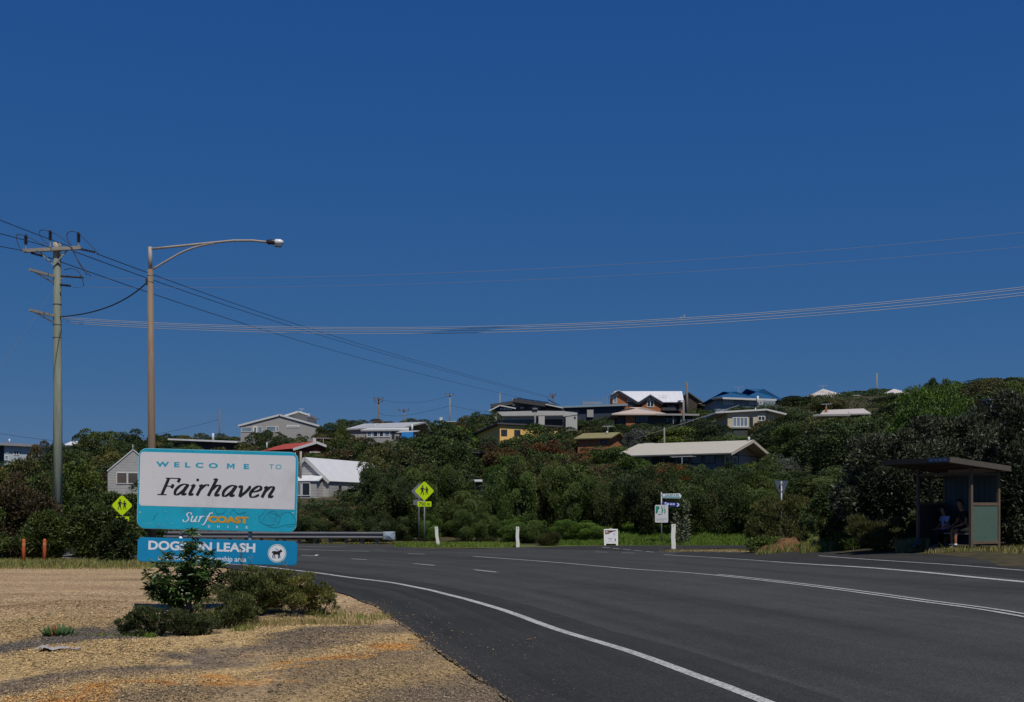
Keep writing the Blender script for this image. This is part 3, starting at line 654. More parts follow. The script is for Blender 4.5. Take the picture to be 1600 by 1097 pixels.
wire('faint pale cable crossing the sky to the right, upper of the high pair', [(134, 435.5, d), (900, 417, 39), (2050, 312, 37)], .006, M_WIREF, 'pale cables crossing the sky')
wire('faint pale cable crossing the sky to the right, lower of the high pair', [(114, 449, d), (900, 434, 39), (2050, 339, 37)], .0055, M_WIREF, 'pale cables crossing the sky')
for kk, (a, m, c, w) in enumerate(((496, 505.5, 384, 'topmost'), (498.5, 508, 388, 'second'), (502, 511.5, 396, 'third'), (505, 515.5, 400, 'bottom'))):
    wire('pale cable spanning the sky from the greenish pole, %s of the low four' % w, [(96 + 4 * kk, a, d + .3 * kk), (900, m - .0, 39.5), (2050, c, 36)], .0108, M_WIREG, 'pale cables crossing the sky')
wire('thick dark service cable sagging from the power pole to the rusty lamp post', [(92, 495, d), (165, 481, 39.3), (230, 441, LAMP_D)], .022, M_WIRE)
wire('thin stay wire slanting from the power pole down out of the left edge', [(82, 452, d), (40, 518, 37), (-60, 640, 30)], .005, M_GALVD, None, 'stay wire')
sp = P(1066, 497, 39.0); mb = MB(); mb.bar((-.09, 0, -.13), (.09, 0, .13), .02, .02); mb.bar((-.09, 0, .02), (.12, 0, .06), .02, .02); o = mb.build('cable_spacer', M_WIREG); o.location = sp; tag(o, 'small spacer clipped across the low pale cables in mid sky', 'spacer')

def far_pole(px, ptop, pbot, d, label, arms=((.1, 14),), mat=M_OLDPOLE, r=.13, lean=0):
    b = P(px, HOR, d); gz = g1(b.x, d); s = d / F
    t = thing('power_pole', (b.x, d, gz), label, 'power pole', 'power poles on the hill'); top = P(0, ptop, d).z - gz
    mb = MB(); mb.tube([(0, 0, -.3), (lean * s, 0, top)], [r * 1.15, r * .85], 10); mb.build('pole', mat, t, True)
    for dz, w in arms:
        mb = MB(); mb.bar((-w * s / 2 + lean * s, -.16, top - dz * s), (w * s / 2 + lean * s, -.16, top - dz * s), .14, .14); mb.build('crossarm', mat, t)
        for k in (-.45, 0, .45):
            mb = MB(); mb.tube([(k * w * s + lean * s, -.16, top - dz * s + .07), (k * w * s + lean * s, -.16, top - dz * s + .3)], .05, 6); mb.build('insulator', M_DARKP, t)
far_pole(591.5, 622, 655, 175, 'brown timber pole with two crossarms on the skyline above the grey flat house', ((1.5, 15), (6.5, 13)))
far_pole(631, 640, 660, 190, 'short brown pole between two taller poles above the grey flat house', ((1.5, 17),))
far_pole(703, 616, 660, 175, 'pale pole with a single crossarm standing on the skyline over the round trees', ((1.5, 13),), M_POLEG)
far_pole(343, 640, 685, 150, 'bare thin pole left of the grey gabled skyline house', (), M_OLDPOLE, .11)
far_pole(864, 615, 640, 195, 'dark pole with crossed arms behind the roof with solar panels', ((2.5, 9), (4.5, 8)))
far_pole(1074, 597, 645, 150, 'leaning grey pole beside the right end of the white metal roof', (), M_OLDPOLE, .16, -1)
far_pole(1370, 583, 612, 190, 'pale pole with a dark box at its top on the right skyline', (), M_POLEG, .14)
far_pole(836, 637, 665, 128, 'pale pole with a short arm standing before the concrete house', ((2, 8),), M_POLEG, .10)
far_pole(1068, 625, 672, 125, 'grey pole in front of the hip roofed house verandah', (), M_POLEG, .12)
far_pole(1038, 668, 700, 95, 'thin bare pole behind the left end of the beige roof', (), M_POLEG, .07)
far_pole(781, 613, 632, 170, 'pale greenish pole left of the dark roofed house', (), M_POLEG, .13)
wire('thin cable sagging between the two skyline poles above the grey flat house', [(592, 624, 175), (648, 629, 175), (703, 618, 175)], .02, M_WIRE)
wire('thin low cable from the brown pole over the trees to the pale pole', [(592, 645, 175), (620, 650, 182), (703, 634, 175)], .02, M_WIRE)
wire('thin cable from the pale skyline pole towards the dark roofed house', [(703, 633, 175), (740, 641, 170), (800, 634, 155)], .02, M_WIRE)
wire('thin cable rising from the bare pole to the grey gabled house', [(240, 679, 150), (290, 669, 150), (343, 655, 150)], .02, M_WIRE)
wire('thin cable on the far left skyline above the blue white house', [(-10, 676, 130), (45, 684, 135), (118, 688, 150)], .02, M_WIRE)
wire('thin cable from the bare hillside pole up to the verandah pole', [(985, 688, 97), (1038, 671, 95), (1068, 660, 125)], .014, M_WIREG)

# ------------------------------------------------------------------ road furniture
def walker(mb, cx, cz, h, y, mat, flip=1, skirt=False):
    """a walking figure of black film, height h"""
    f = flip; q = lambda a, b: (cx + f * a * h, cz + b * h)
    mb.disc(*q(.02, .92), .085 * h, y, mat, 16)
    mb.poly([q(-.1, .8), q(.1, .8), q(.12, .55), q(.09, .42), q(-.09, .42), q(-.12, .6)], y, mat)
    if skirt: mb.poly([q(-.09, .5), q(.09, .5), q(.15, .32), q(-.15, .32)], y, mat)
    mb.ribbon([q(-.05, .44), q(-.1, .22), q(-.2, .0)], [.12 * h, .09 * h, .06 * h], y, mat)
    mb.ribbon([q(.05, .44), q(.09, .22), q(.12, -.02)], [.12 * h, .09 * h, .06 * h], y, mat)
    mb.ribbon([q(.1, .77), q(.2, .62), q(.28, .58)], [.07 * h, .06 * h, .05 * h], y, mat)
    mb.ribbon([q(-.1, .77), q(-.18, .62), q(-.17, .5)], [.07 * h, .06 * h, .05 * h], y, mat)
def diamond_board(parent, x, z, half, front=True):
    rot = [(0, half), (-half, 0), (0, -half), (half, 0)]
    def soft(p, r=.06):
        out = []
        for i in range(4):
            a, b, c = Vector(p[i - 1]), Vector(p[i]), Vector(p[(i + 1) % 4])
            u = (a - b).normalized() * r; v = (c - b).normalized() * r
            out += [tuple(b + u), tuple(b + u * .35 + v * .35), tuple(b + v)]
        return out
    mb = MB(); mb.prism([(x + a, z + b) for a, b in soft(rot)], -.035, -.03, 0)
    o = mb.build('diamond_board', M_YG if front else M_GALVD, parent)
    if front:
        mb = MB(); walker(mb, x - .2 * half, z - .42 * half, .98 * half, -.036, 0, 1); walker(mb, x + .24 * half, z - .38 * half, .82 * half, -.036, 0, -1, True)
        mb.build('walking_children_symbol', M_BLACK, o)
    return o
def school_sign(px, pyc, pybase, d, half_px, label, plate):
    s = d / F; b = P(px, HOR, d); gz = g1(b.x, d); t = thing('school_sign', (b.x, d, gz), label, 'road sign'); Z = lambda py: P(0, py, d).z - gz
    mb = MB(); mb.tube([(0, 0, -.2), (0, 0, Z(pyc - half_px * .8))], .03, 10); mb.build('post', M_GALV, t, True)
    diamond_board(t, 0, Z(pyc), half_px * s)
    if plate:
        w = 10.7 * s; z0, z1 = Z(791.5), Z(783.5); mb = MB(); mb.prism(round_rect(-w, w + .01, z0, z1, .03, 3), -.035, -.03)
        o = mb.build('distance_plate', M_YG, t); mb = MB(); put_text(mb, '750 m', -w * .78, w * .82, z0 + .035, z1 - .035, -.036, bold=.02); mb.build('lettering', M_BLACK, o)
    else:
        z0, z1 = Z(814), Z(807); mb = MB(); mb.prism(round_rect(-10 * s, 11 * s, z0, z1, .03, 3), -.035, -.03); mb.build('distance_plate', M_YG, t)
    return t
school_sign(663.2, 767.2, 849.5, 51.0, 15.6, 'yellow green diamond sign of two walking children over a 750 m plate', True)
school_sign(191.3, 789.7, 870, 33.5, 16.8, 'yellow green diamond sign of walking children half sunk in bushes left of the board', False)
d = 52.5; b = P(654.5, HOR, d); t = thing('road_sign', (b.x, d, g1(b.x, d)), 'grey back of a diamond road sign facing away behind the 750 m school sign', 'road sign', None, R(7))
mb = MB(); mb.tube([(0, 0, -.2), (0, 0, CAMH + (HOR - 760) / F * d)], .028, 10); mb.build('post', M_GALVD, t, True)
diamond_board(t, 0.03, CAMH + (HOR - 768.5) / F * d, 13.5 * d / F, False)
mb = MB(); z = CAMH + (HOR - 786) / F * d; mb.prism(round_rect(-.26, .26, z - .12, z + .12, .03, 3), -.035, -.03); mb.build('back_plate', M_GALVD, t)

def guide_post(px, pytop, pybase, label, lean, w=.11):
    b = GP(px, pybase); d = b.y; h = (pybase - pytop) * d / F
    t = thing('guide_post', b, label, 'guide post', 'white guide posts along the far kerb'); mb = MB()
    n = 6
    for i in range(n):
        a, c = i / n, (i + 1) / n; j = (.004 if i % 2 else -.004)
        f = lambda q: (lean * h * q + (.010 if w > .11 else 0) * math.sin(q * 9))
        vs = [(f(q) + sx * w / 2, sy * .04, h * q - (.15 if q == 0 else 0)) for q in (a, c) for sx, sy in ((-1, -1), (1, -1), (1, 1), (-1, 1))]
        fs = [(0, 1, 5, 4), (1, 2, 6, 5), (2, 3, 7, 6), (3, 0, 4, 7)] + ([(0, 3, 2, 1)] if i == 0 else []) + ([(4, 5, 6, 7)] if i == n - 1 else [])
        mb.add(vs, fs)
    mb.build('post', M_WPOST, t)
    mb = MB(); mb.box(lean * h * .93 - .012, lean * h * .93 + .012, -.046, -.041, h * .9, h * .96); mb.build('reflector', M_GALVD, t)
guide_post(684.5, 823, 852, 'white guide post leaning to one side next to the 750 m school sign', -.105, .13)
guide_post(809, 823, 855.5, 'upright white guide post standing alone at the end of the grass patch', -.02, .13)
guide_post(1052, 819, 858.5, 'tall white guide post standing right of the green and white map sign', -.0, .16)
for px, py, top, lab in ((36.5, 881, 842, 'bright orange marker post at the edge of the left bushes'), (69, 879.5, 842, 'dull orange marker post nearer the greenish power pole')):
    b = GP(px, py); h = (py - top) * b.y / F; t = thing('marker_post', b, lab, 'marker post', 'orange marker posts'); mb = MB()
    mb.tube([(0, 0, -.1), (.01, 0, h * .5), (.015, 0, h * .94), (.015, 0, h)], [.052, .05, .048, .03], 10); mb.build('post', M_ORANGE, t, True)
    mb = MB(); mb.tube([(.012, 0, h * .72), (.014, 0, h * .84)], .053, 10); mb.build('reflective_band', paint('dull_orange_band', (0.5, 0.2, 0.08), .5, .1), t)

def guard_rail():
    pts = [GP(px, py) for px, py in ((609, 850.3), (500, 850.0), (400, 849.6), (300, 849.2), (222, 848.9))]
    line = smooth_line([(p.x, p.y) for p in pts], .5); b = pts[0]
    t = thing('guard_rail', (b.x, b.y, 0), 'long grey corrugated guard rail on short posts along the outside of the bend', 'guard rail')
    prof = [(-.0, .24), (-.05, .27), (-.05, .32), (0.02, .36), (.02, .41), (-.05, .45), (-.05, .50), (0, .53)]
    vs = []; fs = []
    for p in line:
        vs += [(p[0] - b.x, p[1] - b.y + a, z) for a, z in prof]
    m = len(prof)
    for i in range(len(line) - 1):
        for k in range(m - 1): q = i * m + k; fs.append((q, q + 1, q + m + 1, q + m))
    mb = MB(); mb.add(vs, fs); o = mb.build('beam', M_GALVD, t)
    md = o.modifiers.new('thickness', 'SOLIDIFY'); md.thickness = .012
    for i, px in enumerate([252, 278, 303, 329, 354, 380, 405, 430, 442, 466, 491, 516, 541, 566, 590]):
        q = GP(px, 850); x = q.x - b.x; y = float(np.interp(q.x, line[::-1, 0], line[::-1, 1])) - b.y
        mb = MB(); mb.box(x - .07, x + .07, y + .09, y + .2, -.25, .47); mb.build('rail_post', M_GREYT, t)
    x = 0.0; mb = MB()
    mb.add([(x - .28, -.07, .2), (x + .2, -.12, .2), (x + .24, .02, .18), (x - .28, .06, .22), (x - .28, -.06, .55), (x + .18, -.1, .54), (x + .24, .02, .56), (x - .28, .05, .54), (x - .03, -.15, .36), (x - .28, -.09, .38), (x + .24, -.1, .38)],
           [(0, 1, 8), (1, 10, 8), (10, 5, 8), (5, 4, 8), (4, 9, 8), (9, 0, 8), (1, 2, 6, 5, 10), (4, 5, 6, 7), (0, 3, 2, 1), (3, 7, 6, 2), (0, 9, 4, 7, 3)])
    mb.build('end_terminal', paint('crumpled_blue_grey_steel', (0.27, 0.33, 0.38), .5, .4, 9, metal=.2), t)
guard_rail()

def map_sign():
    b = GP(1033.5, 849.5); d = b.y; s = d / F; t = thing('street_sign_post', b, 'steel post with two arrow street blades above a green and white map board', 'road sign')
    X = lambda px: (px - 1033.5) * s; Z = lambda py: P(0, py, d).z - b.z
    mb = MB(); mb.tube([(0, 0, -.3), (0, 0, Z(769))], .032, 12); mb.build('post', M_GALV, t, True)
    mb = MB(); mb.prism(round_rect(X(1023.2), X(1043.8), Z(816.5), Z(789), .05, 4), -.045, -.038); o = mb.build('map_board', M_SIGNW, t)
    k = 51.8 / 951; q = lambda a, c: (X(1020 + a * .0547), Z(762 + c * .0547)); y = -.046; mb = MB()
    mb.poly([q(85, 530), q(165, 530), q(185, 560), q(180, 610), q(140, 640), q(150, 690), q(110, 740), q(80, 765)], y, 0)
    mb.ribbon([q(240, 535), q(262, 600), q(280, 650), q(262, 700), q(262, 745)], [.03, .05, .06, .05, .04], y, 0)
    mb.ribbon([q(345, 600), q(335, 650), q(350, 690), q(325, 745)], [.05, .04, .05, .03], y, 0); mb.ribbon([q(300, 560), q(350, 545)], [.03, .02], y, 0)
    mb.ribbon([q(160, 780), q(205, 752)], [.04, .03], y, 1); mb.ribbon([q(225, 782), q(255, 765)], [.03, .03], y, 1)
    for zz in (885, 905, 940): mb.ribbon([q(95, zz), q(390 if zz < 930 else 330, zz)], [.018, .018], y, 2)
    mb.build('map_print', [M_GREEN, M_BLACK, paint('faint_grey_green_print', (.4, .5, .48), .6, .3, 40)], o)
    M_BLADE = paint('pale_street_blade', (0.6, 0.72, 0.75), .5, .08, 5); M_TEALB = paint('teal_blade_strip', (0.03, 0.22, 0.28), .5, .1, 5); M_NAVY = paint('deep_blue_blade', (0.012, 0.03, 0.30), .45, .15, 6)
    mb = MB(); mb.prism([(X(1035), Z(771.5)), (X(1062), Z(771)), (X(1064.8), Z(774.5)), (X(1063), Z(778.6)), (X(1035), Z(778.2))], -.04, -.034, 0)
    mb.prism([(X(1035.5), Z(775.9)), (X(1062.5), Z(776.1)), (X(1062), Z(777.8)), (X(1035.5), Z(777.4))], -.0415, -.04, 1)
    o = mb.build('street_blade', [M_BLADE, M_TEALB], t); mb = MB(); put_text(mb, 'LIALEETA RD', X(1039.5), X(1060.5), Z(775.2), Z(772.2), -.042, bold=.01); mb.build('lettering', M_BLACK, o)
    mb = MB(); mb.prism([(X(1035), Z(784.5)), (X(1037), Z(783.8)), (X(1061), Z(786.2)), (X(1062.6), Z(788.8)), (X(1061), Z(792)), (X(1043), Z(790.6)), (X(1035), Z(790))], -.037, -.031)
    o = mb.build('service_blade', M_NAVY, t); mb = MB(); y = -.038
    mb.ribbon(smooth_line([(X(1041.5), Z(785.6)), (X(1039.6), Z(785.2)), (X(1038.8), Z(786.6)), (X(1040), Z(787.8)), (X(1041.6), Z(787.6))], 1012), [.03] * 12, y)
    mb.disc(X(1043.6), Z(787.6), .045, y, 0, 10)
    for px in (1047.2, 1049.4, 1051.6, 1053.4): mb.ribbon([(X(px), Z(786.4)), (X(px), Z(789.2))], [.032, .032], y)
    mb.ribbon([(X(1058.2), Z(786.2)), (X(1060.6), Z(788.9)), (X(1057.6), Z(791.2))], [.05, .06, .05], y); mb.build('lettering', M_TXTW, o)
    for py in (774.5, 787, 795, 810): mb = MB(); mb.box(-.045, .05, -.034, .04, Z(py) - .02, Z(py) + .02); mb.build('bracket', M_GALVD, t)
map_sign()
def a_frame():
    b = GP(954.3, 852); d = b.y; s = d / F; t = thing('sandwich_board', b, 'white sandwich board with a dark banner and a chevron standing on the side road edge', 'sandwich board')
    X = lambda px: (px - 954.3) * s; H = 25 * s
    fr = thing('front_panel', (0, -.16, 0), None, None); fr.parent = t; fr.rotation_euler = (R(-11), 0, 0)
    w = .295
    mb = MB(); mb.box(-w, w, -.012, .012, .07, .70); mb.box(-w, -w + .08, -.011, .011, 0, .07); mb.box(w - .08, w, -.011, .011, 0, .07); mb.build('frame', M_WPOST, fr)
    mb = MB(); mb.box(-w + .04, w - .04, -.0145, -.0122, .10, .66); mb.build('poster', M_SIGNW, fr)
    q = lambda a, c: ((a - 545) / 640 * w * 2, .70 - (c - 225) / 700 * .68); y = -.0148; mb = MB()
    mb.poly([q(255, 285), q(800, 285), q(795, 330), q(720, 330), q(640, 345), q(580, 375), q(500, 385), q(280, 380)], y, 0)
    mb.poly([q(275, 370), q(540, 362), q(500, 420), q(400, 455), q(275, 465)], y, 1)
    mb.ribbon([q(300, 345), q(390, 340)], [.035, .035], y, 2); mb.ribbon([q(310, 375), q(400, 368), q(520, 352)], [.012, .016, .006], y, 3)
    mb.disc(*q(695, 445), .028, y, 4, 12); mb.ribbon([q(640, 535), q(760, 530)], [.012, .012], y, 5)
    for a, c, z in ((410, 615, 650), (470, 565, 715), (410, 490, 780), (560, 640, 780)): mb.ribbon([q(a, z), q(c, z)], [.018, .018], y, 4 if z < 760 else 5)
    mb.ribbon([q(715, 640), q(755, 705), q(715, 780)], [.03, .045, .02], y, 0)
    mb.build('poster_print', [M_BLACK, paint('brown_print', (.2, .09, .03), .5, .2, 9), M_SIGNW, paint('peach_print', (.6, .35, .2), .5, .1, 9), paint('navy_print', (.03, .04, .16), .5, .1, 9), paint('grey_print', (.3, .35, .4), .5, .1, 9)], fr)
    mb = MB(); mb.tube([(-.06, 0, .70), (-.04, 0, .73), (.04, 0, .73), (.06, 0, .70)], .011, 6); mb.build('handle', M_WPOST, fr)
    bk = thing('back_panel', (0, .16, 0), None, None); bk.parent = t; bk.rotation_euler = (R(11), 0, 0)
    mb = MB(); mb.box(-w, w, -.012, .012, .07, .70); mb.box(-w, -w + .08, -.011, .011, 0, .07); mb.box(w - .08, w, -.011, .011, 0, .07); mb.build('frame', M_WPOST, bk)
a_frame()
def give_way():
    d = 44; b = P(1221, HOR, d); gz = g1(b.x, d); s = d / F; t = thing('give_way_sign', (b.x, d, gz), 'bluish grey back of an inverted triangle sign rising from a feathery bush', 'road sign', None, R(-14))
    Z = lambda py: P(0, py, d).z - gz; hw = 10.5 * s; z0, z1 = Z(776), Z(751); mb = MB()
    mb.prism([(-hw, z1 - .04), (-hw + .03, z1), (hw - .03, z1), (hw, z1 - .04), (.04, z0), (-.04, z0)], .0, .006); mb.build('triangle_board', paint('blue_grey_sign_back', (0.085, 0.11, 0.15), .5, .15, 6), t)
    mb = MB(); mb.tube([(0, -.035, -.3), (0, -.035, Z(752))], .033, 10); mb.build('post', M_GALV, t, True)
    for py in (757, 768): mb = MB(); mb.box(-.06, .06, -.07, .0, Z(py) - .02, Z(py) + .02); mb.build('clamp', M_GALVD, t)
give_way()

# ------------------------------------------------------------------ bus shelter with the people waiting in it
M_SHEL = paint('brown_shelter_steel', (0.13, 0.095, 0.065), .7, .2, 6, dirt=(.12, .085, .06))
M_SGREEN = paint('green_shelter_board', (0.075, 0.125, 0.10), .6, .12, 14, dirt=(.06, .1, .08))
M_SRIB = cladding('dark_green_ribbed_steel', (0.022, 0.045, 0.046), .19, 0, .5, .15, .6)
M_ROOFD = paint('dark_shelter_roof', (0.07, 0.062, 0.05), .75, .2, 5)
F1 = Vector((12.35, 31.0)); E1 = Vector((.87, .493)); E2 = Vector((-.493, .87)); SG = g1(12.35, 31.0)
YAW = math.atan2(E1.y, E1.x)           # local +x runs along E1 (front to back), local +y along E2
def shelter():
    t = thing('bus_shelter', (F1.x, F1.y, SG), 'brown steel bus shelter with green panels in the shade of the right hand bushes', 'bus shelter', None, YAW)
    Dp, W, H = 1.11, 1.78, 2.24
    for x, y in ((0, 0), (Dp, 0), (0, W), (Dp, W)):
        mb = MB(); mb.box(x - .038, x + .038, y - .038, y + .038, -.25, H + (.02 if x == 0 else -.02)); mb.build('post', M_SHEL, t)
    mb = MB(); mb.box(.042, Dp - .042, -.016, .004, .26, 1.22); o = mb.build('side_panel', M_SGREEN, t)
    for za, zb_ in ((1.22, 1.30), (.18, .26), (2.06, 2.11)): mb = MB(); mb.box(.039, Dp - .039, -.03, .02, za, zb_); mb.build('side_rail', M_SHEL, t)
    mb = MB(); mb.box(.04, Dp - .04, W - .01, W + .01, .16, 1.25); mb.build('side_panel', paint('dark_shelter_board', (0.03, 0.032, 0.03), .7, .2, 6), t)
    for za, zb_ in ((1.25, 1.31), (2.0, 2.06)): mb = MB(); mb.box(.039, Dp - .039, W - .025, W + .025, za, zb_); mb.build('side_rail', M_SHEL, t)
    mb = MB(); mb.box(0, W - .08, -.012, .012, .12, 2.12); o = mb.build('back_wall', M_SRIB, t); o.location = (Dp - .0, .04, 0); o.rotation_euler = (0, 0, R(90))
    mb = MB(); mb.box(-.02, .02, .04, W - .04, 2.05, 2.12); mb.box(Dp - .06, Dp - .03, .04, W - .04, 2.05, 2.12); mb.build('head_rail', M_SHEL, t)
    # roof: a shallow tray hung out over the front, falling to the back
    x0, x1, y0, y1 = -1.2, Dp + .12, -.3, W + .22; zf, zb = 2.42, 2.22
    zz = lambda x: zf + (zb - zf) * (x - x0) / (x1 - x0)
    mb = MB(); mb.sheet([(x0 + .02, y0 + .02, zz(x0) + .07), (x1 - .02, y0 + .02, zz(x1) + .07), (x1 - .02, y1 - .02, zz(x1) + .05), (x0 + .02, y1 - .02, zz(x0) + .05)], .03); rf = mb.build('roof', M_ROOFD, t)
    mb = MB(); mb.bar((x0, y0, zz(x0)), (x1, y0, zz(x1)), .03, .145); mb.bar((x0, y1, zz(x0)), (x1, y1, zz(x1)), .03, .15);  mb.bar((x1 + .01, y0, zz(x1)), (x1 + .01, y1, zz(x1)), .03, .15); mb.build('fascia', paint('grey_brown_fascia', (0.085, 0.072, 0.058), .7, .15, 6), rf)
    mb = MB()
    m3 = MB(); m3.bar((x0 - .01, y0, zz(x0) - .003), (x0 - .01, y1, zz(x0) - .003), .03, .14); m3.build('fascia', paint('shaded_fascia', (.03, .026, .022), .8, .2, 6), rf)  # front fascia: the shade on this face is put into a darker colour
    for yy in (.0, W): mb.bar((x0 + .03, yy, zz(x0) - .02), (x1 - .03, yy, zz(x1) - .02), .05, .08)
    for xx in (-.6, .5): mb.bar((xx, y0 + .03, zz(xx) + .02), (xx, y1 - .03, zz(xx) + .02), .05, .05)
    mb.build('roof_frame', M_SHEL, rf)
    mb = MB(); mb.box(-.004, 0, -.32, .34, -.06, .06); o = mb.build('name_plate', paint('dull_blue_plate', (.03, .06, .13), .5, .2, 9), rf); o.location = (x0 - .026, .05, zf)
    paint('pale_blue_mark', (.10, .13, .17), .5, .2, 9)
    for k in range(4): mb = MB(); mb.box(-.008, -.0045, -.26 + k * .15, -.17 + k * .15, -.035, .035); mb.build('pale_mark', MATS['pale_blue_mark'], rf).location = (x0 - .026, .05, zf)
    mb = MB(); mb.box(.55, .95, .12, W - .12, .42, .46); bn = mb.build('bench', M_GREYT, t)
    mb = MB()
    for y in (.35, W - .35): mb.box(.68, .82, y - .03, y + .03, -.2, .42)
    mb.build('bench_leg', M_SHEL, t) if False else None
    for y in (.35, W - .35):
        m2 = MB(); m2.box(.68, .82, y - .03, y + .03, -.2, .42); m2.build('bench_leg', M_SHEL, t)
    mb = MB(); mb.box(-.06, Dp + .05, -.05, W + .05, -.2, .035); mb.build('floor_slab', paint('worn_concrete', (.2, .18, .15), .9, .2, 6), t)
shelter()
def skinned(name, nodes, edges, mat, parent, sub=2, root=0):
    me = bpy.data.meshes.new(name); me.from_pydata([n[0] for n in nodes], edges, []); o = bpy.data.objects.new(name, me); COL.objects.link(o)
    sk = o.modifiers.new('skin', 'SKIN'); sk.use_smooth_shade = True
    if not me.skin_vertices: me.skin_vertices.new()
    for v, n in zip(me.skin_vertices[0].data, nodes):
        r = n[1]; v.radius = r if isinstance(r, tuple) else (r, r)
    me.skin_vertices[0].data[root].use_root = True
    sb = o.modifiers.new('subdivision', 'SUBSURF'); sb.levels = sub; sb.render_levels = sub
    out = bpy.data.meshes.new_from_object(o.evaluated_get(bpy.context.evaluated_depsgraph_get())); bpy.data.objects.remove(o); bpy.data.meshes.remove(me)
    out.materials.clear(); out.materials.append(mat); out.name = name
    return link(name, out, parent)
SKIN = paint('tanned_skin', (0.36, 0.17, 0.095), .6, .1, 12)
HAIR = paint('dark_hair', (0.014, 0.011, 0.009), .7, .3, 60)
def seated(name_label, at, yaw, k, shirt, shorts, legs_bare, lean, arm, shoe, foot_out=0.0, shirt_mark=None):
    """a person sitting, local +x is forward, +y to the person's left; k scales the body"""
    t = thing('person', at, name_label, 'person', None, yaw)
    v = lambda x, y, z: (x * k, y * k, z * k)
    hip = .50; ln = lean
    ch = (.10 + ln * .7, 0, .92); nk = (.12 + ln, 0, 1.07); hd = (.17 + ln * 1.15, 0, 1.225)
    nodes = [(v(0, 0, hip), (.13 * k, .15 * k)), (v(.04 + ln * .3, 0, .70), (.105 * k, .14 * k)), (v(*ch), (.11 * k, .16 * k)), (v(*nk), .052 * k), (v(hd[0] - .01, 0, hd[2] - .06), (.078 * k, .066 * k)), (v(hd[0] + .005, 0, hd[2] + .05), (.09 * k, .074 * k)), (v(hd[0] - .005, 0, hd[2] + .11), .058 * k)]
    edges = [(0, 1), (1, 2), (2, 3), (3, 4), (4, 5), (5, 6)]
    def chain(start, pts):
        p = start
        for q, r in pts: nodes.append((v(*q), r * k)); edges.append((p, len(nodes) - 1)); p = len(nodes) - 1
        return p
    feet = []
    for sy in (-1, 1):
        fo = foot_out * (1 if sy > 0 else -.3)
        chain(0, [((.10, sy * .10, hip), .083), ((.30, sy * .11, hip + .01), .072), ((.45, sy * .115, hip), .058), ((.46 + fo * .5, sy * .115, .32), .05), ((.44 + fo, sy * .115, .09), .034), ((.45 + fo, sy * .115, .055), .034), ((.55 + fo, sy * .125, .035), .032), ((.63 + fo, sy * .13, .03), .022)])
        feet.append((.44 + fo, sy * .115))
    tips = []
    for sy in (-1, 1):
        sh = (ch[0] + .01, sy * .17, .985); el, wr = arm[0], arm[1]
        w = chain(2, [(sh, .056), ((el[0], sy * el[1], el[2]), .039), ((wr[0], sy * wr[1], wr[2]), .026)])
        palm = (wr[0] + .055, sy * wr[1], wr[2] - .015); pm = chain(w, [(palm, .024)])
        for f in range(4):
            yy = sy * wr[1] + (f - 1.5) * .019; L = (.062, .075, .072, .055)[f]
            chain(pm, [((palm[0] + .035, yy, palm[2] - .004), .0085), ((palm[0] + .035 + L * .6, yy, palm[2] - .018), .0075), ((palm[0] + .035 + L, yy, palm[2] - .04), .006)])
        chain(w, [((wr[0] + .03, sy * (wr[1] - .032), wr[2] - .012), .0095), ((wr[0] + .07, sy * (wr[1] - .045), wr[2] - .03), .008)])
    body = skinned('body', nodes, edges, SKIN, t, 1)
    hx, hz = v(*hd)[0], v(*hd)[2]
    mb = MB(); mb.tube([(hx + .088 * k, 0, hz + .05 * k), (hx + .112 * k, 0, hz + .0 * k), (hx + .09 * k, 0, hz - .012 * k)], [.008 * k, .015 * k, .008 * k], 8); mb.build('nose', SKIN, t, True)
    for sy in (-1, 1):
        mb = MB(); mb.lathe([(.001, -.007 * k), (.009 * k, -.003 * k), (.009 * k, .003 * k), (.001, .007 * k)], 8, (hx + .083 * k, sy * .031 * k, hz + .035 * k)); mb.build('eye', HAIR, t, True)
        mb = MB(); mb.lathe([(.002, -.03 * k), (.016 * k, -.015 * k), (.018 * k, .015 * k), (.004, .03 * k)], 8, (hx - .0 * k, sy * .078 * k, hz + .02 * k)); mb.build('ear', SKIN, t, True)
    mb = MB(); mb.box(hx + .078 * k, hx + .09 * k, -.022 * k, .022 * k, hz - .043 * k, hz - .036 * k); mb.build('mouth', paint('lip', (.22, .08, .06), .5, .1), t)
    # hair: a cap over crown and nape
    vs = []; fs = []; n1, n2 = 14, 8
    for i in range(n2 + 1):
        ph = math.pi * .52 * i / n2
        for j in range(n1):
            th = 2 * math.pi * j / n1; fr = max(0, math.cos(th)); p2 = ph * (1 - .32 * fr) + (.28 * ph * max(0, -math.cos(th)))
            w = 1 + .05 * math.sin(j * 5 + i * 3)
            vs.append((hx - .008 * k + .102 * k * w * math.sin(p2) * math.cos(th), .088 * k * w * math.sin(p2) * math.sin(th), hz + .04 * k + .118 * k * math.cos(p2) * w))
    for i in range(n2):
        for j in range(n1): fs.append((i * n1 + j, (i + 1) * n1 + j, (i + 1) * n1 + (j + 1) % n1, i * n1 + (j + 1) % n1))
    mb = MB(); mb.add(vs, fs); mb.build('hair', HAIR, t, True)
    sn = [(v(.02, 0, hip + .04), (.145 * k, .165 * k)), (v(.05 + ln * .3, 0, .70), (.125 * k, .16 * k)), (v(*ch), (.13 * k, .178 * k)), (v(nk[0] - .02, 0, nk[2] - .05), .075 * k)]; se = [(0, 1), (1, 2), (2, 3)]
    for sy in (-1, 1):
        el = arm[0]; sn += [(v(ch[0] + .01, sy * .175, .985), .074 * k), (v(ch[0] + (el[0] - ch[0]) * .62, sy * (.175 + (el[1] - .175) * .6), .985 + (el[2] - .985) * .62), .062 * k)]; m = len(sn); se += [(2, m - 2), (m - 2, m - 1)]
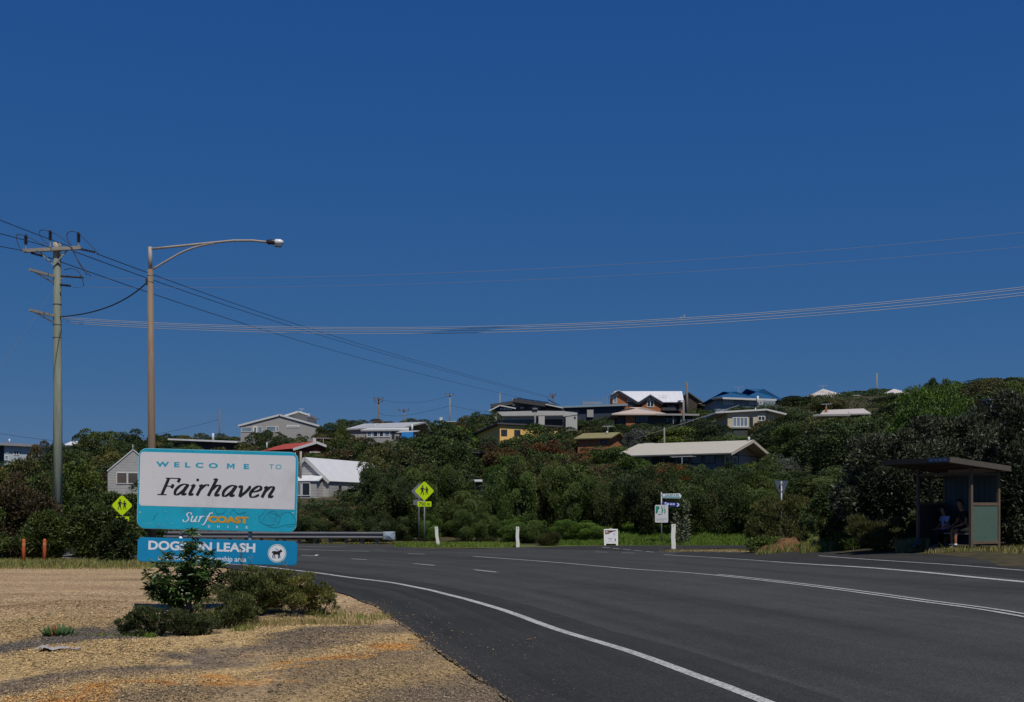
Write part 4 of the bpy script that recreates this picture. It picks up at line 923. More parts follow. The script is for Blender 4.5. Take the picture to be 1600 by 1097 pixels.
    if shirt_mark: sn += [(v(.2, 0, hip + .1), (.05 * k, .16 * k))]; se += [(0, len(sn) - 1)]
    so = skinned('shirt', sn, se, shirt, t, 2)
    if shirt_mark:
        mb = MB(); mb.poly([(-.07 * k, .80 * k), (.06 * k, .80 * k), (.03 * k, .88 * k), (-.05 * k, .87 * k)], 0); o = mb.build('shirt_print', shirt_mark, t); o.location = (.105 * k + ln * .5 + .16 * k, 0, 0); o.rotation_euler = (0, 0, R(90))
    pn = [(v(0, 0, hip - .01), (.145 * k, .165 * k))]; pe = []
    for sy in (-1, 1):
        fo = foot_out * (1 if sy > 0 else -.3)
        pts = [((.14, sy * .10, hip), .098), ((.32, sy * .11, hip + .01), .09), ((.43, sy * .115, hip + .0), .078)]
        if not legs_bare: pts += [((.47, sy * .115, hip - .06), .072), ((.465 + fo * .5, sy * .115, .32), .07), ((.44 + fo, sy * .115, .1), .058)]
        p = 0
        for q, r in pts: pn.append((v(*q), r * k)); pe.append((p, len(pn) - 1)); p = len(pn) - 1
    skinned('shorts' if legs_bare else 'trousers', pn, pe, shorts, t, 2)
    for (fx, fy) in feet:
        skinned('shoe', [(v(fx - .03, fy, .06), .045 * k), (v(fx + .08, fy, .045), .042 * k), (v(fx + .2, fy, .035), .03 * k)], [(0, 1), (1, 2)], shoe, t, 1)
        if legs_bare: mb = MB(); mb.tube([(fx * k, fy * k, .075 * k), (fx * k, fy * k, .13 * k)], .042 * k, 10); mb.build('sock', M_TXTW, t, True)
    return t
pos = lambda a, c, z=0: (F1.x + E1.x * a + E2.x * c, F1.y + E1.y * a + E2.y * c, SG + .035 + z)
FACE = math.atan2(-.12, -1.0)
BLK = paint('black_cotton', (.012, .012, .013), .9, .2, 20); BLUE = paint('light_blue_cotton', (.36, .48, .85), .9, .08, 14); DKBLUE = paint('dark_denim', (.012, .015, .025), .9, .2, 20)
seated('child in a light blue shirt and dark trousers seated in the bus shelter', pos(.80, 1.42), FACE, .86, BLUE, DKBLUE, False, .02, ((.16, .24, .74), (.36, .12, .62)), paint('grey_shoe', (.1, .1, .12), .7, .2), 0.0, DKBLUE)
seated('older person in black top leaning forward on the shelter bench, one bare shin in sun', pos(.80, .70), FACE, 1.0, BLK, BLK, True, .1, ((.22, .25, .72), (.44, .14, .61)), BLK, 0.02)
def backpack():
    b = GP(1434, 862); b.z = g1(b.x, b.y); t = thing('backpack', b, 'dark backpack slumped on the ground by the shelter\'s far post', 'backpack')
    skinned('bag_body', [((0, 0, .12), (.15, .13)), ((.03, 0, .28), (.12, .11)), ((.05, 0, .38), (.06, .06))], [(0, 1), (1, 2)], paint('dark_grey_canvas', (.045, .045, .055), .9, .2, 20), t, 2)
    skinned('front_pocket', [((-.12, -.03, .1), .08), ((-.10, -.02, .2), .06)], [(0, 1)], paint('grey_canvas', (.07, .07, .085), .9, .2, 20), t, 2)
    mb = MB(); mb.tube([(.05, 0, .38), (.1, -.05, .42), (.16, -.06, .3), (.17, -.05, .1)], .014, 6); mb.build('strap', BLK, t, True)
backpack()

# ------------------------------------------------------------------ houses on the hill
GLASS = glass_mat('dark_window_glass', (0.03, 0.04, 0.05)); GLASSB = glass_mat('pale_window_glass', (0.20, 0.27, 0.32), .12)
WFR = paint('white_window_frame', (.68, .68, .66), .5, .05, 4); DFR = paint('dark_window_frame', (.04, .04, .045), .5, .1, 4)
FASC = paint('white_fascia', (.56, .56, .55), .5, .06, 3)
HOUSES = []                                             # what must stay in view: px from, px to, lowest visible row, distance
class House:
    def __init__(self, name, label, pxc, d, yaw=0.0, see=None, cat='house', base=None):
        self.pxc, self.d, self.s = pxc, d, d / F
        x = (pxc - 800) / F * d; self.z0 = g1(x, d) if base is None else base
        self.t = thing(name, (x, d, self.z0), label, cat, None, yaw); self.yaw = yaw
        for v in (see or []): HOUSES.append((*v, d))
    def X(self, px): return (px - self.pxc) * self.s
    def Z(self, py): return CAMH + (HOR - py) * self.s - self.z0
    def Zy(self, py, y): return CAMH + (HOR - py) * (self.d + y) / F - self.z0        # height of something y metres behind the front
    def wall(self, x0, x1, y0, y1, z1, mat, name='wall', z0=-.8):
        mb = MB(); mb.box(x0, x1, y0, y1, z0, z1); return mb.build(name, mat, self.t)
    def pwall(self, poly, y0, y1, mat, name='wall', z0=-.8):
        """a wall outline (top edge points, left to right, in metres) carried down to the ground"""
        mb = MB(); mb.prism([(poly[0][0], z0)] + list(poly) + [(poly[-1][0], z0)], y0, y1); return mb.build(name, mat, self.t)
    def window(self, x0, x1, z0, z1, y, n=1, frame=WFR, glass=GLASS, fw=.07, face='front', name='window', bars=0):
        mb = MB()
        def bx(a, b2, c, e, dy=.05):
            if face == 'front': mb.box(a, b2, y - dy, y + .02, c, e)
            elif face == 'left': mb.box(y - dy, y + .02, a, b2, c, e)
            else: mb.box(y - .02, y + dy, a, b2, c, e)
        bx(x0, x1, z0, z0 + fw); bx(x0, x1, z1 - fw, z1); 
        for i in range(n + 1):
            c = x0 + (x1 - x0 - fw) * i / n; bx(c, c + fw, z0 + fw, z1 - fw)
        for i in range(bars): zz = z0 + (z1 - z0) * (i + 1) / (bars + 1); bx(x0 + fw, x1 - fw, zz - .02, zz + .02, .045)
        o = mb.build(name, frame, self.t); mb = MB(); 
        if face == 'front': mb.box(x0 + .01, x1 - .01, y - .025, y + .015, z0 + .01, z1 - .01)
        elif face == 'left': mb.box(y - .025, y + .015, x0 + .01, x1 - .01, z0 + .01, z1 - .01)
        else: mb.box(y - .015, y + .025, x0 + .01, x1 - .01, z0 + .01, z1 - .01)
        mb.build('pane', glass, o); return o
    def roof(self, quads, mat, th=.12, name='roof', fascia=None):
        mb = MB()
        for q in quads: mb.sheet(q, th)
        r = mb.build(name, mat, self.t)
        if fascia:
            mb = MB()
            for a, b2 in fascia: mb.bar(a, b2, .05, .24)
            mb.build('fascia', FASC, r)
        return r
    def gable(self, w, L, eave, ridge, ov, wallmat, roofmat, ridge_along='y', x0=None, y0=0, fascia=True, th=.1):
        """rectangular gabled house; front wall at y0"""
        x0 = -w / 2 if x0 is None else x0; x1 = x0 + w; y1 = y0 + L; k = (ridge - eave)
        if ridge_along == 'y':
            xm = (x0 + x1) / 2; sl = k / (w / 2)
            self.pwall([(x0, eave), (xm, ridge), (x1, eave)], y0, y1, wallmat)
            e = eave - sl * ov + .1; r = ridge + .1; a, b2 = y0 - ov, y1 + ov
            q = [[(x0 - ov, a, e), (xm, a, r), (xm, b2, r), (x0 - ov, b2, e)], [(xm, a, r), (x1 + ov, a, e), (x1 + ov, b2, e), (xm, b2, r)]]
            fs = [((x0 - ov, a - .03, e - .1), (xm, a - .03, r - .1)), ((xm, a - .03, r - .1), (x1 + ov, a - .03, e - .1))]
        else:
            ym = (y0 + y1) / 2; sl = k / (L / 2)
            o = self.wall(x0, x1, y0, y1, eave, wallmat)
            for xx in (x0, x1):
                mb = MB(); g = [(y0, eave), (ym, ridge), (y1, eave)]; sg = .1 if xx == x0 else -.1
                vs = [(xx, a, z) for a, z in g] + [(xx + sg, a, z) for a, z in g]
                mb.add(vs, [(0, 1, 2), (5, 4, 3), (0, 3, 4, 1), (1, 4, 5, 2), (2, 5, 3, 0)]); mb.build('gable_wall', wallmat, self.t)
            e = eave - sl * ov + .1; r = ridge + .1; a, b2 = x0 - ov, x1 + ov
            q = [[(a, y0 - ov, e), (b2, y0 - ov, e), (b2, ym, r), (a, ym, r)], [(a, ym, r), (b2, ym, r), (b2, y1 + ov, e), (a, y1 + ov, e)]]
            fs = []
            for xx in (a - .03, b2 + .03): fs += [((xx, y0 - ov, e - .1), (xx, ym, r - .1)), ((xx, ym, r - .1), (xx, y1 + ov, e - .1))]
        return self.roof(q, roofmat, th, fascia=fs if fascia else None)
    def hip(self, x0, x1, y0, y1, eave, ridge, ov, mat, inset=None, th=.1):
        inset = (y1 - y0) / 2 if inset is None else inset; ym = (y0 + y1) / 2; x0 -= ov; x1 += ov; y0 -= ov; y1 += ov
        a, b2, c, e = (x0, y0, eave), (x1, y0, eave), (x1, y1, eave), (x0, y1, eave); p, q = (x0 + inset + ov, ym, ridge), (x1 - inset - ov, ym, ridge)
        mb = MB(); mb.add([a, b2, c, e, p, q, *[(v[0], v[1], v[2] - .16) for v in (a, b2, c, e)]], [(0, 1, 5, 4), (1, 2, 5), (2, 3, 4, 5), (3, 0, 4), (0, 6, 7, 1), (1, 7, 8, 2), (2, 8, 9, 3), (3, 9, 6, 0), (9, 8, 7, 6)])
        return mb.build('roof', mat, self.t)
    def antenna(self, px, pbase, ptop, w=12, y=1.5, mat=None):
        x = self.X(px); z0, z1 = self.Z(pbase), self.Z(ptop); mb = MB(); mb.tube([(x, y, z0), (x, y, z1)], .025, 6)
        hw = w * self.s / 2; mb.bar((x - hw, y, z1 - .03), (x + hw, y, z1 + .02), .03, .03)
        for i in range(7): q = x - hw + 2 * hw * i / 6; mb.bar((q, y - .35 - .05 * i, z1), (q, y + .35 + .05 * i, z1), .02, .02)
        mb.build('tv_antenna', mat or M_ANT, self.t)
    def flue(self, px, pbase, ptop, r=.1, y=1.0, mat=None):
        mb = MB(); mb.tube([(self.X(px), y, self.Z(pbase)), (self.X(px), y, self.Z(ptop))], r, 8); mb.build('flue', mat or M_ANT, self.t, True)
M_ANT = paint('pale_aluminium', (.5, .5, .52), .4, .1, 5)
WB_GREY = cladding('grey_weatherboard', (.40, .39, .38), .19); WB_GREY2 = cladding('pale_grey_weatherboard', (.46, .45, .43), .2)
RF_WHITE = cladding('white_ribbed_roof', (.58, .58, .59), .5, 1, .6, .05, .2, .12); RF_WHITEX = cladding('white_ribbed_metal_roof', (.60, .60, .62), .76, 0, .6, .05, .2, .12)
RF_BEIGE = cladding('beige_ribbed_roof', (.44, .40, .33), .5, 0, .7, .05, .3, .2); RF_GREY = cladding('grey_ribbed_roof', (.25, .26, .27), .5, 0, .7, .08, .4, .3)
BRICK = paint('orange_brick', (.34, .13, .055), .9, .25, 9); BRICKD = paint('dark_red_brick', (.15, .04, .025), .9, .25, 9)
GREYW = paint('grey_render', (.33, .315, .30), .8, .06, 2); CONC = paint('pale_concrete_render', (.44, .43, .41), .8, .08, 2)
NAVY = paint('dark_navy_cladding', (.025, .035, .06), .6, .15, 3); CREAM = paint('cream_render', (.50, .43, .30), .8, .08, 3); YELLOW = paint('yellow_render', (.80, .50, .16), .8, .07, 3)
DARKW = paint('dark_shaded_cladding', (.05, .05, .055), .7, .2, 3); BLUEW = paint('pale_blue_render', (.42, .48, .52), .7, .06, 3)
h = House('house', 'pale blue two storey house with a flat dark edged roof at the far left edge', 22, 130, R(4), [(0, 34, 717)])
X, Z = h.X, h.Z
h.wall(X(7), X(60), 0, 7, Z(695), BLUEW); h.wall(X(-30), X(7) - .01, .6, 7, Z(695.5), NAVY)
h.roof([[(X(-32), -.5, Z(690.5)), (X(62), -.5, Z(694.5)), (X(62), 7.3, Z(694.5)), (X(-32), 7.3, Z(690.5))]], RF_GREY, .3)
h.window(X(10), X(14.5), Z(708.5), Z(703), 0, 2); h.window(X(21.5), X(30), Z(711.5), Z(703.5), 0, 2); h.window(X(8), X(13.5), Z(719), Z(711.5), 0, 1, glass=GLASSB); h.flue(10, 692, 685, .1)
h = House('house', 'small white skyline house with a red brick chimney left of the dark hilltop trees', 116, 150, 0, [(110, 118, 693)])
X, Z = h.X, h.Z
h.gable(X(132) - X(103), 5, Z(696), Z(689), .2, WFR, RF_WHITEX, 'x', X(103)); mb = MB(); mb.box(X(121.5), X(126.5), 1, 1.7, Z(694), Z(683.5)); mb.build('chimney', BRICK, h.t)
h = House('house', 'grey weatherboard gabled house half hidden behind the left edge of the welcome board', 208, 84, R(18), [(172, 225, 768)])
X, Z = h.X, h.Z; s = h.s
w = 3.5; rf = h.gable(w, 9, Z(737), Z(703.5), .06, WB_GREY, RF_WHITE, 'y', -w / 2, fascia=False, th=.07)
BLIND = glass_mat('brown_blind_glass', (.12, .095, .08), .15)
for a in (-1.15, -.38, .39): h.window(a, a + .74, Z(756), Z(738.5), 0, 1, WFR, BLIND, .04); h.flue(207.5, 705, 693, .04, 1.2)
h = House('house', 'grey weatherboard house with a bright white gabled roof right of the welcome board', 476, 84, R(-20), [(455, 512, 780), (512, 538, 766), (538, 566, 749)])
X, Z = h.X, h.Z
w = 3.75; h.gable(w, 10.5, Z(752), Z(716.5), .12, WB_GREY2, RF_WHITE, 'y', -w / 2 + .1)
mb = MB(); mb.sheet([(-2.1, -1.1, Z(752)), (1.75, -1.1, Z(752)), (1.6, .0, Z(743)), (-1.9, .0, Z(743))], .08); mb.build('bay_roof', RF_WHITEX, h.t)
h.wall(-1.95, 1.55, -1.0, -.02, Z(753.5), WB_GREY2, 'bay_wall')
h.window(-.95, -.42, Z(775), Z(754.5), -1.0, 1, glass=GLASSB, fw=.05); h.window(-.36, .32, Z(775), Z(754.5), -1.0, 1, glass=GLASSB, fw=.05); h.window(.38, 1.05, Z(775), Z(754.5), -1.0, 1, glass=GLASS, fw=.05)
h.window(1.5, 1.85, Z(766), Z(758), w / 2 + .1, 1, DFR, face='right', fw=.05); h.wall(w / 2 + .12, w / 2 + .6, 4.2, 8.5, Z(757), DARKW, 'porch'); h.flue(476, 748, 706, .085, -.55, M_PALEST)
h = House('house', 'low house showing only a long thin white roof left of the red roof', 318, 118, 0, [(264, 372, 691)])
X, Z = h.X, h.Z
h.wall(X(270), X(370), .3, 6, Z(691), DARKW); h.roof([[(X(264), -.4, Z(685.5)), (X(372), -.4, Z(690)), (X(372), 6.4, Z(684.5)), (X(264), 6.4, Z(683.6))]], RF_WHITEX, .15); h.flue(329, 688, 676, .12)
h = House('house', 'large grey rendered skyline house with stepped white edged gables', 436, 140, 0, [(372, 440, 672), (440, 465, 678), (465, 497, 664)])
X, Z = h.X, h.Z
h.pwall([(X(376), Z(664.5)), (X(437), Z(649)), (X(497), Z(665))], 0, 9, GREYW)
h.roof([[(X(372), -.14, Z(664)), (X(437), -.14, Z(647)), (X(437), 9.5, Z(647)), (X(372), 9.5, Z(664))], [(X(437), -.14, Z(647)), (X(500), -.14, Z(664.5)), (X(500), 9.5, Z(664.5)), (X(437), 9.5, Z(647))]], FASC, .22)
h.pwall([(X(440), Z(650)), (X(461), Z(643)), (X(475), Z(647.5)), (X(475), Z(655))], 2.2, 9, GREYW, 'upper_wall', Z(668))
h.roof([[(X(430), 1.7, Z(650)), (X(462), 1.7, Z(639.8)), (X(462), 9.5, Z(639.8)), (X(430), 9.5, Z(650))], [(X(462), 1.7, Z(639.8)), (X(478), 1.7, Z(645)), (X(478), 9.5, Z(645)), (X(462), 9.5, Z(639.8))]], FASC, .2, 'upper_roof')
h.window(X(377), X(394), Z(675), Z(667.5), 0, 1, glass=GLASSB, fw=.05); h.window(X(395.5), X(402), Z(677), Z(666), 0, 1, fw=.16); h.window(X(403), X(410), Z(677), Z(667), 0, 1, glass=GLASSB, fw=.05); h.window(X(416), X(431), Z(674.5), Z(666.5), 0, 1, glass=GLASSB, fw=.05); h.window(X(431.5), X(435), Z(674.5), Z(666), 0, 1); h.window(X(448), X(468), Z(668), Z(664.5), 0, 1, fw=.11)
h.window(X(416), X(426), Z(681), Z(675), 0, 1, DFR, fw=.05); h.antenna(462, 640, 634.5, 8, 4); mb = MB(); mb.lathe([(.16, 0), (.18, .25), (.05, .34)], 10, (X(479), 1.6, Z(649))); mb.build('satellite_dish', M_ANT, h.t)
h = House('house', 'low house with a dull red tiled roof and a dark red gable', 492, 113, R(40), [(434, 524, 701)])
X, Z = h.X, h.Z
RED = cladding('red_tile_roof', (.36, .05, .028), .35, 1, .8, .2, .5, .4)
h.gable(4.6, 6.0, Z(702.5), Z(691.5), .3, BRICKD, RED, 'y', -2.3)
h.window(-.6, .6, Z(712), Z(706), 0, 2); mb = MB(); mb.box(.15, .5, .6, .95, Z(694), Z(683.5)); mb.build('chimney', FASC, h.t); h.antenna(511, 700, 683.5, 24, .4); h.flue(447, 702, 690, .06, 4.5)
h = House('house', 'grey flat gabled house with a row of white framed windows and a blue awning', 600, 118, R(-8), [(541, 656, 679), (590, 632, 685)])
X, Z = h.X, h.Z
h.wall(X(546), X(632), 0, 6.5, Z(669.5), GREYW); h.roof([[(X(540), -.25, Z(669.6)), (X(633), -.25, Z(667.8)), (X(649), 5.2, h.Zy(659.8, 5.2)), (X(546), 5.2, h.Zy(661.6, 5.2))], [(X(546), 5.2, h.Zy(661.6, 5.2)), (X(649), 5.2, h.Zy(659.8, 5.2)), (X(649), 8, Z(664)), (X(546), 8, Z(664))]], paint('light_grey_roof', (.36, .37, .38), .7, .08, 2), .14)
mb = MB(); mb.add([(X(631), .02, Z(669.5)), (X(631), 5.2, Z(663.3)), (X(631), 6.5, Z(667)), (X(631) - .12, .02, Z(669.5)), (X(631) - .12, 5.2, Z(663.3)), (X(631) - .12, 6.5, Z(667))], [(0, 1, 2), (5, 4, 3), (0, 3, 4, 1), (1, 4, 5, 2), (2, 5, 3, 0)]); mb.build('gable_wall', GREYW, h.t)
h.roof([[(X(570), -1.8, Z(673)), (X(646), -1.8, Z(673)), (X(640), -.03, Z(668.6)), (X(574), -.03, Z(668.6))]], FASC, .16, 'porch_roof')
h.wall(X(578), X(645), -1.6, -.02, Z(674), GREYW, 'porch_wall'); 
for a, c, gl in ((579, 587, GLASSB), (588.5, 597, GLASS), (598.5, 606, GLASS), (607, 616, GLASSB)): h.window(X(a), X(c), Z(684.5), Z(674.5), -1.6, 1, glass=gl, bars=0)
h.window(X(619), X(623), Z(687), Z(675), -1.6, 1, DFR); h.window(X(625), X(629), Z(689), Z(683), -1.6, 1, DFR); h.flue(573, 664, 659, .12, 3); h.flue(646, 677, 664, .1, -.3, FASC)
mb = MB(); mb.sheet([(X(632), -3.2, Z(679)), (X(663), -3.2, Z(677.5)), (X(663), -1.7, Z(675)), (X(632), -1.7, Z(676))], .06); mb.build('awning_roof', FASC, h.t)
mb = MB(); mb.box(X(640), X(658), -3.26, -3.21, Z(690), Z(679)); mb.build('blue_awning', paint('bright_blue_canvas', (.03, .24, .6), .7, .15, 3), h.t)
for px in (638, 660): 
    mb = MB(); mb.tube([(X(px), -3.0, -.5), (X(px), -3.0, Z(678.5))], .05, 6); mb.build('awning_pole', M_GALV, h.t)
h = House('house', 'bright yellow rendered house with two dark square windows below the concrete house', 781, 112, R(22), [(757, 815, 684)])
X, Z = h.X, h.Z; s = h.s
h.pwall([(0, Z(664)), (6.2, Z(666))], 0, 6.5, YELLOW); h.roof([[(-.35, -.22, Z(660.5)), (6.6, -.22, Z(662.5)), (6.6, 6.9, Z(672)), (-.35, 6.9, Z(671))]], DARKW, .16)
for a, c in ((.12, .75), (1.5, 2.15)): h.window(a, c, Z(680.5), Z(671), 0, 1, DFR, fw=.05)
h.flue(796, 664, 658.5, .1, 2)
h = House('house', 'pale concrete fronted house with deep dark glazing and a flat parapet on the hilltop', 838, 128, 0, [(770, 903, 654), (770, 842, 660)])
X, Z = h.X, h.Z
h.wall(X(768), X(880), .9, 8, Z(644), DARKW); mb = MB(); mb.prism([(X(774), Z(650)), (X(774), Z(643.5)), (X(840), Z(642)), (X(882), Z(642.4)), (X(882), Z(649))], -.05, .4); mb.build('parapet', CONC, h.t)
h.wall(X(841.5), X(851), -.02, .5, Z(642.2), CONC, 'pier'); h.wall(X(884), X(902), -.02, 6, Z(645), CONC, 'side_wall'); mb = MB(); mb.prism([(X(880), Z(651)), (X(880), Z(642.5)), (X(902), Z(644.8)), (X(902), Z(648))], -.07, .3); mb.build('parapet', CONC, h.t)
h.window(X(777), X(841), Z(661), Z(650), .9, 5, DFR, fw=.06); h.window(X(852), X(883), Z(655), Z(649.5), .9, 3, DFR, fw=.06); h.window(X(897), X(899.5), Z(654), Z(651), -.02, 1, DFR, fw=.04); h.wall(X(768), X(776), .0, 1, Z(650), CONC, 'pier')
h = House('house', 'dark hilltop house of overlapping dark sloping roofs carrying solar panels', 815, 150, 0, [(767, 880, 642)])
X, Z = h.X, h.Z
h.wall(X(773), X(882), .5, 9, Z(638), NAVY)
h.roof([[(X(766), -.6, Z(632.3)), (X(803), -.6, Z(626.5)), (X(803), 8, Z(625)), (X(766), 8, Z(631))]], DARKW, .45); h.wall(X(770), X(803), .2, 8, Z(633.5), NAVY, 'upper_wall', Z(642)); h.wall(X(803), X(860), .1, 8, Z(631), NAVY, 'upper_wall', Z(642))
rf = h.roof([[(X(802), -.7, Z(622.8)), (X(868), -.7, Z(632.5)), (X(868), 8, Z(630.5)), (X(802), 8, Z(621.5))]], DARKW, .5, 'high_roof'); h.pwall([(X(803.5), Z(626)), (X(866), Z(634.5))], .0, 7.5, DARKW, 'upper_wall', Z(642))
for i in range(5):
    a = 808 + i * 10; q = lambda p: Z(622.6 + (p - 802) * .145); mb = MB(); mb.sheet([(X(a), .5, q(a) + .12), (X(a + 9), .5, q(a + 9) + .12), (X(a + 9), 2.3, q(a + 9) + .42), (X(a), 2.3, q(a) + .42)], .05); mb.build('solar_panel', glass_mat('solar_cell', (.008, .011, .022), .35) if i == 0 else MATS['solar_cell'], h.t)
mb = MB(); mb.sheet([(X(856), .3, Z(623)), (X(872), .3, Z(632)), (X(876), 3, Z(630)), (X(858), 3, Z(621.5))], .06); mb.build('solar_panel', MATS['solar_cell'], h.t)
h.wall(X(800.5), X(804.5), -.2, .6, Z(622.5), paint('pale_flue_box', (.3, .31, .33), .6, .1, 4), 'chimney', Z(634))
h.pwall([(X(770), Z(641)), (X(781), Z(636)), (X(804), Z(639.5))], -1.2, .4, NAVY, 'gable_wall', Z(644)); h.roof([[(X(764), -1.6, Z(643)), (X(781), -1.6, Z(634.3)), (X(781), .5, Z(634.3)), (X(764), .5, Z(643))], [(X(781), -1.6, Z(634.3)), (X(806), -1.6, Z(639)), (X(806), .5, Z(639)), (X(781), .5, Z(634.3))]], FASC, .14, 'gable_roof')
for a in (782, 787, 791.5, 796): h.window(X(a), X(a + 3.2), Z(642), Z(639), -1.2, 1, WFR, GLASSB, .06)
h.window(X(813), X(818), Z(638.5), Z(636.5), -.0, 1, WFR, GLASSB, .05); h.window(X(826), X(846), Z(640), Z(635), 0, 4, DFR, fw=.05)
h.roof([[(X(852), -1.4, Z(632.5)), (X(879), -1.4, Z(638.3)), (X(879), .4, Z(638)), (X(852), .4, Z(632.3))]], FASC, .12, 'porch_roof'); h.wall(X(852), X(878), -.9, .45, Z(639.5), paint('brown_cladding', (.08, .055, .045), .7, .2, 3), 'porch_wall', Z(645))
h = House('house', 'long dark navy flat roofed house with a railed roof deck beside the white metal roof', 920, 156, 0, [(870, 945, 650)])
X, Z = h.X, h.Z
h.wall(X(868), X(975), 0, 8, Z(636), NAVY); h.roof([[(X(866), -.5, Z(635.3)), (X(937), -.5, Z(633)), (X(980), -.5, Z(630.5)), (X(980), 8, Z(629)), (X(866), 8, Z(634))]][:0] + [[(X(866), -.5, Z(635.3)), (X(980), -.5, Z(631.5)), (X(980), 8, Z(630)), (X(866), 8, Z(633.8))]], paint('blue_grey_roof_edge', (.22, .30, .36), .5, .1, 3), .25)
mb = MB(); mb.box(X(912), X(943), 3, 6.5, Z(634), Z(629.5)); mb.build('deck', M_GREYT, h.t); h.wall(X(917), X(927), -.3, .01, Z(640.5), GREYW, 'white_panel', Z(652))
mb = MB()
for zz in (627.5, 625.3): mb.bar((X(913), 3, Z(zz)), (X(943), 3, Z(zz)), .05, .1)
mb.build('railing', M_GREYT, h.t)
for px, tp in ((913, 622), (921, 619), (929, 617.5), (937, 618), (945, 617), (951, 616), (955.5, 616)):
    mb = MB(); mb.tube([(X(px), 3, Z(632)), (X(px), 3, Z(tp))], .04, 6); mb.build('deck_pole', M_GREYT, h.t)
h.window(X(890), X(905), Z(648), Z(640), 0, 3, DFR, fw=.05)
h = House('house', 'hilltop house with a long white metal roof and twin orange brick gables', 1015, 160, 0, [(955, 1074, 641)])
X, Z = h.X, h.Z
def bigroof():
    D = 4.2; zr, ze = h.Zy(611.3, D), Z(628.2)
    h.roof([[(X(966), 0, ze), (X(1069), 0, ze), (X(1072.5), D, zr), (X(964), D, zr)], [(X(964), D, zr), (X(1072.5), D, zr), (X(1069), 2 * D, ze), (X(966), 2 * D, ze)]], RF_WHITEX, .12)
    h.wall(X(966), X(1036), .9, 8, Z(629), BRICK); h.wall(X(1036), X(1062), 1.8, 8, Z(629), DARKW, 'verandah_wall'); h.wall(X(1062), X(1070), .6, 8, Z(629.3), BRICK, 'end_wall')
    mb = MB(); mb.add([(X(1070), .7, Z(629.5)), (X(1070), D, Z(613)), (X(1070), 7.7, Z(629.5)), (X(1070) - .12, .7, Z(629.5)), (X(1070) - .12, D, Z(613)), (X(1070) - .12, 7.7, Z(629.5))], [(0, 1, 2), (5, 4, 3), (0, 3, 4, 1), (1, 4, 5, 2), (2, 5, 3, 0)]); mb.build('gable_wall', BRICK, h.t)
    for (a, m, c, top, foot, nm) in ((944, 965.5, 996, 610.3, 628.8, 1), (996.5, 1014.5, 1034, 617, 628.6, 2)):
        h.pwall([(X(a + 5), Z(foot + 1.5)), (X(m), Z(top + 3)), (X(c - 3), Z(foot + 1.5))] if nm == 2 else [(X(956), Z(619.5)), (X(m), Z(top + 3)), (X(c - 4), Z(foot))], -.9, 3.5, BRICK, 'gable_wall')
        L = X(a) if nm == 2 else X(954); zl = Z(foot) if nm == 2 else Z(617)
        r = h.roof([[(L, -1.15, zl), (X(m), -1.15, Z(top)), (X(m), 4.0, Z(top)), (L, 4.0, zl)], [(X(m), -1.15, Z(top)), (X(c), -1.15, Z(foot)), (X(c), 4, Z(foot)), (X(m), 4, Z(top))]], RF_WHITE, .12, 'gable_roof')
        mb = MB()
        for p, q in (((L, zl), (X(m), Z(top))), ((X(m), Z(top)), (X(c), Z(foot)))): mb.bar((p[0], -1.19, p[1] - .3), (q[0], -1.19, q[1] - .3), .05, .34)
        mb.build('barge_board', paint('navy_barge', (.016, .019, .032), .6, .1, 3) if nm == 1 else MATS['navy_barge'], r)
    h.window(X(980), X(991), Z(635.5), Z(629.5), -.9, 2, DFR, fw=.06); h.window(X(957), X(963), Z(631), Z(618.5), -.9, 1, WFR, GLASSB, .05); h.window(X(979), X(989), Z(628.6), Z(624.5), -.9, 1, WFR, GLASSB, .05)
    h.window(X(1009.5), X(1020.5), Z(637), Z(626.5), -.9, 2, WFR, GLASS, .08); h.window(X(1009.5), X(1020.5), Z(626), Z(621.5), -.9, 1, WFR, GLASSB, .06)
    mb = MB(); mb.box(X(1034), X(1066), .3, .36, Z(641), Z(636.5)); mb.build('balcony', DARKW, h.t); h.window(X(1034), X(1037), Z(636), Z(630), 1.75, 1, WFR, GLASSB, .05); h.window(X(1045), X(1058), Z(637), Z(631), 1.8, 2, DFR, fw=.05)
    h.antenna(1038, 625, 616.5, 13, 1.5); mb = MB(); mb.lathe([(.05, 0), (.3, .1), (.34, .14)], 10, (X(1062), -.1, Z(627.5))); mb.build('satellite_dish', M_ANT, h.t)
bigroof()
h = House('house', 'dark brown house end with an olive flat roof right of the leaning grey pole', 1096, 168, 0, [(1076, 1118, 636)])
X, Z = h.X, h.Z
h.pwall([(X(1074), Z(640)), (X(1077), Z(614.5)), (X(1106), Z(636))], 0, 8, paint('dark_brown_cladding', (.055, .043, .03), .8, .2, 2)); h.roof([[(X(1076), -.3, Z(612.8)), (X(1109), -.3, Z(636)), (X(1109), 8.3, Z(636)), (X(1076), 8.3, Z(612.8))]], paint('brown_roof', (.075, .06, .045), .8, .2, 2), .15)
h.wall(X(1094), X(1117), -3, -.02, Z(636.5), DARKW, 'lean_to_wall'); h.roof([[(X(1090), -3.4, Z(634.8)), (X(1119), -3.4, Z(634.8)), (X(1119), -.05, Z(630)), (X(1090), -.05, Z(630))]], paint('olive_roof', (.17, .165, .07), .8, .15, 3), .2, 'lean_to_roof')
h = House('house', 'house with a pinkish hipped roof over a long dark glazed verandah below the brick gables', 1022, 133, 0, [(960, 1090, 657)])
X, Z = h.X, h.Z
HIPC = paint('pinkish_beige_roof', (.47, .38, .32), .7, .06, 3)
h.wall(X(968), X(1040), .3, 7, Z(648), DARKW); h.hip(X(962), X(1034), 0, 7, Z(646.8), h.Zy(636.5, 3.5), .5, HIPC); h.wall(X(1040), X(1086), 1.0, 7, Z(648), DARKW, 'wing_wall')
